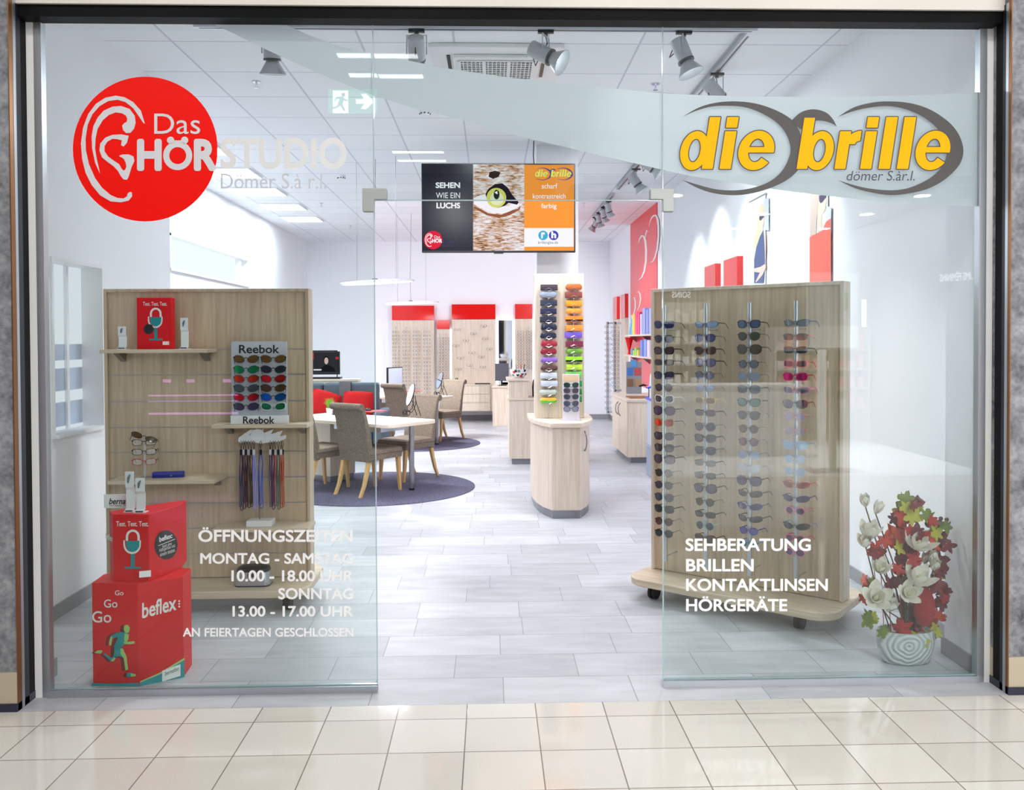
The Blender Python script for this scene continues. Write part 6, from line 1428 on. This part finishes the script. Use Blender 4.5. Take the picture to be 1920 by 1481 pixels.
o = thing('desk_faucet_lamp', 'black bent metal arm fixture standing on the base cabinet', 'fixture', (2.05, 7.62, .835))
MB().cyl((0, 0, 0), (0, 0, .012), .05).tube([(0, 0, .012), (0, 0, .12), (-.02, 0, .15), (-.08, 0, .17), (-.14, 0, .15)], .014, 8).build('arm', BLACK_M, o, smooth=.8)
pr = thing('brochure_rack', 'grey wire rack of picture brochures at the rear of the base cabinet', 'rack', (1.98, 8.45, .835))
MB().box((-.11, .0, 0), (.11, .03, .46)).build('back', mat('rack_grey', (150, 154, 164), .4, .4), pr)
for k, (x, z, c, w) in enumerate(((-.10, .26, (60, 120, 200), 'blue'), (.01, .26, (206, 80, 90), 'rose'), (-.10, .10, (130, 96, 66), 'brown'), (.01, .10, (176, 140, 100), 'tan'), (-.05, .38, (90, 160, 220), 'sky blue'))):
    b_ = MB().box((0, -.012, 0), (.085, -.001, .11)).build('brochure', mat('brochure_%d' % k, c, .5)); b_.location = (1.98 + x, 8.45, .835 + z)
    tag(b_, '%s picture brochure in the rack on the base cabinet' % w, 'brochure', 'brochures in the rack')
# red feature panel with white curved strokes
FPX = XR - .012
fp = thing('feature_panel', 'tall red wall panel with white curved strokes on the right wall', 'wall panel', (XR - .006, 9.7, .86))
MB().box((FPX, 8.56, .86), (XR - .0005, 10.95, CZ - .002)).build('panel', mat('coral_red_panel', (228, 40, 50), .3), fp, world=True)
A = lambda u, v: atx(u, v, FPX - .0015)
def stroke(pts, w):
    c = [Vector((u, v)) for u, v in pts]; L_, R_ = [], []
    n = len(c)
    for i, p in enumerate(c):
        t = (c[min(i + 1, n - 1)] - c[max(i - 1, 0)]).normalized(); nn = Vector((-t.y, t.x)) * w * math.sin(PI * (i + .35) / (n - 1 + .7)) * .5
        L_.append(A(*(p + nn))); R_.append(A(*(p - nn)))
    MB().add(L_ + R_, [(i, i + 1, n + i + 1, n + i) for i in range(n - 1)]).build('stroke', WHT_P, fp, world=True)
stroke([(1217, 425), (1219, 415), (1222, 408), (1226, 404), (1230, 404), (1233, 411), (1234.5, 425), (1234.5, 445), (1232, 468), (1228, 482), (1224, 490), (1219, 492)], 4)
stroke([(1197, 456), (1199, 448), (1203, 442), (1207, 443), (1210, 452), (1211.5, 470), (1211, 490), (1208, 508), (1203, 520), (1197, 525)], 4)
stroke([(1210, 446), (1211, 438), (1213, 432), (1216, 434)], 3)
stroke([(1194, 549), (1197, 546), (1200, 551), (1201, 561), (1199, 573), (1195, 582)], 2)
stroke([(1186, 560), (1189, 557), (1191, 564), (1191, 577), (1188, 589), (1185, 594)], 2)
def wall_shelf(label, z, y0, y1):
    s = thing('wall_shelf', label, 'shelf', (2.24, (y0 + y1) / 2, z)); MB().box((2.13, y0, z - .025), (FPX - .001, y1, z)).build('board', OAK_H, s, world=True)
    for y in (y0 + .25, (y0 + y1) / 2, y1 - .25):
        MB().loft([[(2.33 - a, y + dy, z - .025 - b_) for a, b_ in ((0, 0), (.12, 0), (0, .1))] for dy in (-.012, .012)]).build('bracket', STEEL, s, world=True)
z1_, z2_ = 1.69, 1.365
wall_shelf('upper wood wall shelf with coloured packages on the red wall panel', z1_, 7.7, 10.55)
wall_shelf('lower wood wall shelf with small packages on the red wall panel', z2_, 7.7, 10.55)
def yat(u): return atx(u, 640, 2.16).y
PK = [(1186.5, 1191, .32, (250, 206, 40), 'yellow'), (1192, 1196, .34, (236, 30, 130), 'magenta'), (1196.5, 1200.5, .33, (226, 40, 110), 'pink'), (1201.5, 1204.5, .30, (206, 214, 240), 'white'), (1205.5, 1211, .38, (150, 160, 220), 'lavender'), (1212, 1217, .35, (130, 150, 216), 'pale blue'), (1217.8, 1223, .36, (170, 180, 226), 'light violet')]
for u0, u1, h, c, w in PK:
    ya, yb = yat(u1), yat(u0); o = MB().box((2.15, ya, z1_ + .0005), (2.31, yb - .01, z1_ + h)).build('package', mat('package_' + w.replace(' ', '_'), c, .4), base=True); tag(o, '%s lens care package on the upper wall shelf' % w, 'package', 'packages on the upper wall shelf')
kk = 0
for lv in range(5):
    for j in range(5 - lv):
        ya = yat(1185) + .10 * j + .05 * lv; kk += 1
        o = MB().cyl((2.22, ya, 0), (2.22, ya, .062), .045, seg=12).build('lens_box', mat('cyan_box', (50, 150, 206), .4) if (j + lv) % 2 else mat('pale_cyan_box', (130, 196, 226), .4)); o.location = (0, 0, z1_ + .0005 + .0625 * lv)
        tag(o, 'small blue round tub in the stacked pyramid on the upper wall shelf', 'tub', 'blue tubs stacked on the upper wall shelf')
PK2 = [(1183, 1186, .10, (60, 150, 200), 'cyan'), (1187, 1190, .08, (180, 206, 60), 'lime'), (1190.5, 1194, .12, (150, 200, 60), 'leaf green'), (1194.8, 1198, .09, (226, 206, 90), 'yellow'), (1201, 1206.5, .24, (90, 110, 206), 'royal blue'), (1207.5, 1213, .25, (120, 150, 226), 'sky blue'), (1214, 1219, .24, (236, 220, 232), 'white and rose')]
for u0, u1, h, c, w in PK2:
    ya, yb = yat(u1), yat(u0); o = MB().box((2.15, ya, z2_ + .0005), (2.30, yb - .01, z2_ + h)).build('package', mat('small_package_' + w.replace(' ', '_'), c, .4), base=True); tag(o, 'small %s package on the lower wall shelf' % w, 'package', 'packages on the lower wall shelf')
y_ = yat(1174); o = thing('display_cone', 'tall red cone-shaped display holder at the far end of the lower wall shelf', 'display', (2.21, y_, z2_)); MB().lathe([(.03, 0), (.02, .06), (.03, .12), (.075, .285), (.001, .285)], 18).build('cone', RED, o, smooth=.7)
# rods with eyeglasses near the far right corner, facing the room
for k, (u, y) in enumerate(((1139, 12.9), (1152.5, 11.95))):
    x = aty(u, 650, y).x; o = thing('eyewear_rod', 'tall aluminium rod of eyeglasses by the right wall, %s from the corner' % ('first', 'second')[k], 'display rod', (x, y, 0))
    za, zb = aty(u, 775 - 40 * k, y).z, aty(u, 603, y).z
    MB().box((x - .025, y - .02, za), (x + .025, y + .02, zb)).build('rail', ALU, o, world=True)
    for z in (za + .03, zb - .03): MB().box((x, y - .02, z - .02), (XR - .0005, y + .02, z + .02)).build('wall_arm', ALU, o, world=True)
    for r_ in range(15):
        z = zb - .10 - (zb - za - .2) * r_ / 14; far_frame(['rect', 'way', 'round'][r_ % 3], RND.choice(FCOL[:5] + [(40, 130, 150)]), (x, y - .05, z), -.25, 'eyeglasses on the %s tall rod by the right wall, %s' % (('far', 'near')[k], 'top' if r_ == 0 else ORD[r_] + ' from top'), 'eyeglasses on the tall rods')
def side_panel(label, y0, y1, zt, zr, zb_, th=.06):
    o = thing('eyewear_wall_display', label, 'display panel', (XR - th / 2, (y0 + y1) / 2, zb_)); MB().box((XR - th, y0, zr), (XR - .0005, y1, zt)).build('red_header', RED, o, world=True); MB().box((XR - th + .004, y0, zb_), (XR - .0005, y1, zr - .004)).build('wood_panel', OAK_L, o, world=True)
side_panel('red-topped wood panel on the right wall, farther one behind the sunglasses stand', 5.10, 5.56, 2.41, 2.05, .9)
side_panel('red-topped wood panel on the right wall, nearer one behind the sunglasses stand', 4.29, 4.77, 2.41, 2.05, .9)
side_panel('slim red-topped wood panel on the right wall beside the red feature panel', 11.25, 11.75, 2.42, 2.0, .5)
side_panel('slim red-topped wood panel on the right wall next to the far corner', 12.25, 12.75, 2.42, 2.0, .5)
# hanging posters of people wearing sunglasses
SKIN = mat('poster_skin', (236, 206, 190), .6); BLON = mat('poster_blonde', (226, 208, 170), .6); HAIR2 = mat('poster_hair', (206, 186, 176), .6); DRK = mat('poster_dark', (66, 62, 90), .6)
PCV = [mat('poster_white', (240, 240, 244), .6), mat('poster_blue_dress', (82, 96, 142), .6), mat('poster_coral', (240, 110, 96), .6), mat('poster_pale_blue', (206, 212, 232), .6)]
KP = lambda pts: [(1380 + x * .2295, 340 + y * .2295) for x, y in pts]
def PA(d): return lambda u, v: atx(u, v, XR - .012 - d)
def poster(name, label, y0, y1, z0, z1, bgm, shapes):
    o = thing(name, label, 'poster', (XR - .006, (y0 + y1) / 2, z0)); MB().box((XR - .012, y0, z0), (XR - .006, y1, z1)).build('sheet', bgm, o, world=True)
    MB().cyl((XR - .012, y0 - .03, z1 + .006), (XR - .012, y1 + .03, z1 + .006), .007, seg=8).build('hanging_rod', ALU, o, world=True)
    for k, (nm, m_, pts) in enumerate(shapes): MB().face([PA(.0008 * (k + 1))(*p) for p in KP(pts)]).build(nm, m_, o, world=True)
poster('wall_poster', 'hanging poster of a blonde woman in a dark blue dress on the right wall', 3.58, 4.02, 1.5, 2.88, PCV[0], [
    ('printed_background', PCV[3], [(225, 150), (268, 130), (268, 400), (225, 400)]),
    ('printed_hair', BLON, [(215, 175), (192, 215), (178, 290), (166, 400), (150, 480), (148, 560), (175, 540), (195, 450), (230, 330), (232, 220)]),
    ('printed_arm', SKIN, [(222, 385), (242, 430), (244, 560), (240, 650), (245, 700), (225, 700), (228, 560), (215, 420)]),
    ('printed_face', SKIN, [(212, 235), (228, 250), (230, 320), (222, 370), (214, 395), (198, 390), (192, 330), (196, 260)]),
    ('printed_dress', PCV[1], [(222, 395), (195, 450), (165, 540), (147, 640), (148, 830), (225, 830), (236, 700), (234, 560), (228, 460)]),
    ('printed_hands', SKIN, [(148, 712), (200, 698), (240, 672), (245, 700), (215, 765), (165, 825), (158, 820), (195, 745), (150, 740)]),
    ('printed_sunglasses', DRK, [(190, 290), (205, 275), (226, 262), (229, 285), (214, 305), (198, 322), (190, 312)])])
poster('wall_poster', 'hanging poster of a woman with sunglasses in a coral top on the right wall', 2.17, 2.62, 1.5, 2.80, PCV[0], [
    ('printed_background', PCV[3], [(735, 200), (778, 210), (778, 420), (735, 420)]),
    ('printed_top', PCV[2], [(601, 455), (650, 430), (700, 405), (735, 330), (776, 300), (776, 900), (601, 900)]),
    ('printed_face', SKIN, [(676, 100), (735, 95), (736, 170), (730, 235), (700, 270), (700, 400), (670, 415), (664, 270), (668, 180)]),
    ('printed_hair', HAIR2, [(612, 60), (690, 60), (690, 130), (668, 190), (660, 290), (655, 430), (604, 450), (603, 300), (610, 180)]),
    ('printed_sunglasses', DRK, [(678, 118), (700, 112), (735, 108), (734, 130), (708, 168), (690, 178), (680, 160)])])
# ================================================================== THE PASSAGE BEHIND THE CAMERA (seen mirrored in the glass)
def mir(p): return Vector((p.x, -p.y, p.z))
def MY(u, v, Y): return mir(aty(u, v, Y))              # what stands Y metres in front of the glass shows Y metres behind it
def MX_(u, v, X): return mir(atx(u, v, X))
DL = emis('downlight_lens', (255, 252, 246), 3.0)
for k, (x, y) in enumerate(MALL + PERF):
    z = 4.0 if k < len(MALL) else 3.4
    o = thing('downlight', 'small round recessed downlight in the %s ceiling' % ('mall passage' if z == 4.0 else 'perfumery'), 'ceiling light', (x, y, z), 0, 'round downlights of the mall' if z == 4 else 'round downlights of the perfumery')
    r = .07 if z == 4.0 else .09
    MB().tube([(r * 1.12 * math.cos(2 * PI * q / 20), r * 1.12 * math.sin(2 * PI * q / 20), -.006) for q in range(20)], .008, 6, closed=True).build('ring', WHITE_S, o, smooth=True)
PW = mat('perfumery_white', (240, 240, 242), .5); PGR = mat('perfumery_wall', (70, 66, 62), .6); SHW = mat('perfumery_shelf', (158, 154, 148), .5)
struct('floor_perfumery', MB().box((1.0, -11.2, -.12), (6.5, -6.02, .004)), mat('white_gloss_floor', (250, 250, 251), .2))
struct('ceiling_perfumery', MB().box((1.0, -11.2, 3.4), (6.5, -6.0, 3.5)), PGR)
struct('wall_perfumery_back', MB().box((1.0, -11.2, 0), (6.5, -11.0, 3.4)), PGR)
struct('wall_perfumery_right', MB().box((5.85, -11.0, 0), (6.05, -6.0, 3.4)), mat('perfumery_grey', (120, 122, 132), .6))
struct('wall_perfumery_left', MB().box((.85, -11.0, 0), (1.0, -6.0, 3.4)), PGR)
struct('wall_perfumery_fascia', MB().box((.85, -6.1, 3.4), (6.5, -6.0, 4.0)), PW)
struct('wall_mall_far', MB().box((-6.5, -8.7, 0), (.85, -8.5, 4.0)), mat('dark_shopfront', (52, 52, 60), .6))
def mirror_text(mb, s, A, u0, v0, u1, v1, **kw):        # u0 is the mirrored right end
    p = A(u1, v1); return text_in(mb, s, p, A(u0, v1) - p, A(u1, v0) - p, **kw)
SIGNW = emis('lit_sign_white', (255, 255, 255), 5.0)
t = thing('shop_sign', 'white lit letters SOINS on the rear wall of the perfumery opposite', 'sign', (3, -10.98, 2.4))
mirror_text(MB(), 'SOINS', lambda u, v: MY(u, v, 10.98), 1260, 547, 1294, 558, bold=.03).build('lettering', SIGNW, t, world=True)
t = thing('shop_sign', 'white lit letters on the side wall of the perfumery opposite', 'sign', (5.84, -7, 2.4))
A = lambda u, v: MX_(u, v, 5.84)
p1, p0, up = A(1820, 524), A(1762, 528), A(1820, 506) - A(1820, 524)
dirv = (p0 - p1); wfull = dirv * (16 / 11.0)
text_in(MB(), 'PARFUMS FÉMININS', p0 - wfull, wfull, up, bold=.03).build('lettering', SIGNW, t, world=True)
# free-standing light columns and a poster light box
for k, (u, v0, v1, Y) in enumerate(((1541, 566, 652, 9.0), (1621, 562, 655, 9.6))):
    a, b2 = MY(u, v0, Y), MY(u, v1, Y); o = thing('light_column', 'slim white light column in the perfumery, %s one' % ('left', 'right')[k], 'lamp', (a.x, a.y, .004))
    MB().box((a.x - .05, a.y - .05, .004), (a.x + .05, a.y + .05, b2.z)).build('post', PW, o, world=True)
    MB().box((a.x - .03, a.y - .03, b2.z), (a.x + .03, a.y + .03, a.z)).build('tube', emis('light_column_tube', (255, 252, 246), 9), o, world=True)
a, b2 = MY(1515, 509, 6.4), MY(1612, 655, 6.4)
o = thing('poster_stand', 'grey backlit poster stand at the front of the perfumery', 'poster', ((a.x + b2.x) / 2, -6.4, .004))
MB().box((a.x, -6.46, b2.z), (b2.x, -6.4, a.z)).build('frame', PW, o, world=True)
MB().box(((a.x + b2.x) / 2 - .04, -6.45, .004), ((a.x + b2.x) / 2 + .04, -6.41, b2.z)).build('post', ALU, o, world=True); MB().box((a.x, -6.58, .004), (b2.x, -6.28, .02)).build('foot', ALU, o, world=True)
A = lambda u, v: MY(u, v, 6.398); A2 = lambda u, v: MY(u, v, 6.396)
quad(A, 1518, 512, 1609, 652).build('sheet', emis('backlit_poster', (206, 214, 220), 2.2), o, world=True)
quad(A2, 1518, 610, 1609, 652).build('white_field', emis('backlit_poster_white', (240, 240, 240), 2.6), o, world=True)
quad(A2, 1583, 548, 1590, 582).build('green_bottle', emis('backlit_green', (20, 150, 60), 2.0), o, world=True)
# white shelving with pale boxes, a long white counter
def shelves(x0, x1, y, n, zs, label, cols, blab, grp):
    s = thing('product_shelf', label, 'shelf', ((x0 + x1) / 2, y, .004)); m = MB()
    for x in (x0, x1 - .03): m.box((x, y - .4, .004), (x + .03, y, zs[-1] + .35))
    m.box((x0, y - .42, .004), (x1, y - .4, zs[-1] + .35)); m.build('carcass', SHW, s, world=True)
    for z in zs: MB().box((x0 + .031, y - .395, z - .025), (x1 - .031, y, z)).build('board', SHW, s, world=True)
    st_ = (x1 - x0 - .1) / n; proto = [MB().box((-w / 2, -.05, 0), (w / 2, .05, h)).build('cosmetics_box', mat('cosmetic_%d_%d_%d' % c, c, .4)) for w, h, c in ((st_ * .7, .16, cols[0]), (st_ * .55, .22, cols[1]), (st_ * .8, .12, cols[2]))]
    for o in proto: COL.objects.unlink(o)
    for z in zs:
        for k in range(n):
            o = proto[RND.randrange(3)].copy(); COL.objects.link(o); o.location = (x0 + .05 + st_ * (k + .5), y - .12, z + .0005); tag(o, blab, 'box', grp)
shelves(1.6, 3.6, -10.5, 14, (.5, .85, 1.2, 1.55, 1.9), 'white shelving with pale cosmetics at the rear of the perfumery', [(236, 232, 226), (214, 206, 190), (226, 226, 236)], 'pale cosmetics box on the white rear shelving opposite', 'pale cosmetics boxes')
shelves(4.3, 5.8, -9.3, 10, (.55, .85, 1.15, 1.45), 'white shelving with red and amber packages on the right of the perfumery', [(206, 120, 116), (210, 150, 120), (214, 190, 190)], 'red or amber package on the right shelving opposite', 'red and amber packages')
c = thing('sales_counter', 'long white sales counter in the perfumery', 'counter', (3.0, -8.2, .004)); MB().box((2.0, -8.5, .004), (4.2, -7.9, .95)).build('body', PW, c, world=True); MB().box((1.97, -8.53, .95), (4.23, -7.87, .98)).build('top_board', PW, c, world=True)
# exit sign and linear lights of the mall ceiling
o = thing('exit_sign', 'green emergency exit sign with a running figure hanging from the mall ceiling', 'sign', (-1.0, -3.2, 3.6))
EY = 3.2; q0, q1 = MY(615, 166, EY), MY(708, 214, EY)
MB().box((q0.x, -EY - .03, q1.z), (q1.x, -EY, q0.z)).build('box', mat('sign_green', (30, 140, 100), .4), o, world=True)
for x in (q0.x + .05, q1.x - .05): MB().cyl((x, -EY - .015, q0.z), (x, -EY - .015, 3.999), .004, seg=6).build('hanger', ALU, o, world=True)
A = lambda u, v: MY(u, v, EY - .001); A2 = lambda u, v: MY(u, v, EY - .002); A3 = lambda u, v: MY(u, v, EY - .003)
quad(A, 616, 167, 707, 213).build('green_face', emis('exit_green', (60, 200, 150), 3.2), o, world=True)
quad(A2, 624, 170, 653, 212).build('white_door', emis('exit_white', (255, 255, 255), 8.0), o, world=True)
e = MB(); EQ = lambda pts: [A2(460 + x * .324, y * .324) for x, y in pts]
e.face(EQ([(640, 575), (690, 575), (668, 545), (700, 543), (745, 587), (700, 632), (668, 630), (690, 600), (640, 600)])); e.build('arrow', emis('exit_white', (255, 255, 255), 8.0), o, world=True)
m = MB(); EQ = lambda pts: [A3(460 + x * .324, y * .324) for x, y in pts]
m.face(EQ([(555, 540), (575, 538), (578, 556), (562, 562)])); m.face(EQ([(525, 562), (560, 560), (575, 570), (595, 580), (592, 588), (570, 582), (562, 605), (580, 640), (572, 645), (550, 612), (535, 625), (500, 632), (500, 622), (530, 612), (545, 575), (530, 572), (520, 590), (512, 585)]))
m.build('running_figure', emis('exit_green', (60, 200, 150), 3.2), o, world=True)
for k, (u0, u1, v, Y) in enumerate(((633, 698, 105, 3.34), (702, 783, 106, 3.34), (655, 707, 142, 3.9), (711, 793, 144, 3.9), (736, 832, 286, 7.15), (746, 836, 302, 7.7))):
    xa, xb = atz(u0, v, 3.97).x, atz(u1, v, 3.97).x; yy = -atz((u0 + u1) / 2, v, 3.97).y
    o = thing('linear_light', 'white linear light on the mall ceiling, %s of six counted from the shop front' % ('first', 'second', 'third', 'fourth', 'fifth', 'sixth')[k], 'ceiling light', ((xa + xb) / 2, yy, 4.0), 0, 'linear lights of the mall ceiling')
    MB().box((xa - .01, yy - .06, 3.975), (xb + .01, yy + .06, 3.9995)).build('housing', WHITE_S, o, world=True); MB().box((xa, yy - .05, 3.970), (xb, yy + .05, 3.9745)).build('diffuser', emis('linear_light_tube', (255, 255, 255), 9.0), o, world=True)
# shop shelf with pink light strips on the dark far wall
o = thing('lit_shelf', 'dark shelf with pink light strips on the far mall wall', 'shelf', (-4.4, -8.3, 0))
PINK = emis('pink_light', (236, 150, 236), 5.0)
za, zb = MY(360, 800, 8.3), MY(360, 1000, 8.3)
xa, xb = MY(270, 740, 8.3).x, MY(445, 740, 8.3).x
MB().box((xa, -8.499, 0), (xb, -8.35, 1.2)).build('carcass', _mats['dark_shopfront'], o, world=True)
for v, t in ((741, .010), (775, .014), (752, .006)):
    z = MY(360, v, 8.34).z; MB().box((xa + .05, -8.34, z - t), (xb, -8.325, z + t)).build('light_strip', PINK, o, world=True)
for u in (306, 350, 418): a, b2 = MY(u, 711, 8.34), MY(u + 15, 717, 8.34); MB().box((a.x, -8.34, b2.z), (b2.x, -8.33, a.z)).build('price_light', PINK, o, world=True)
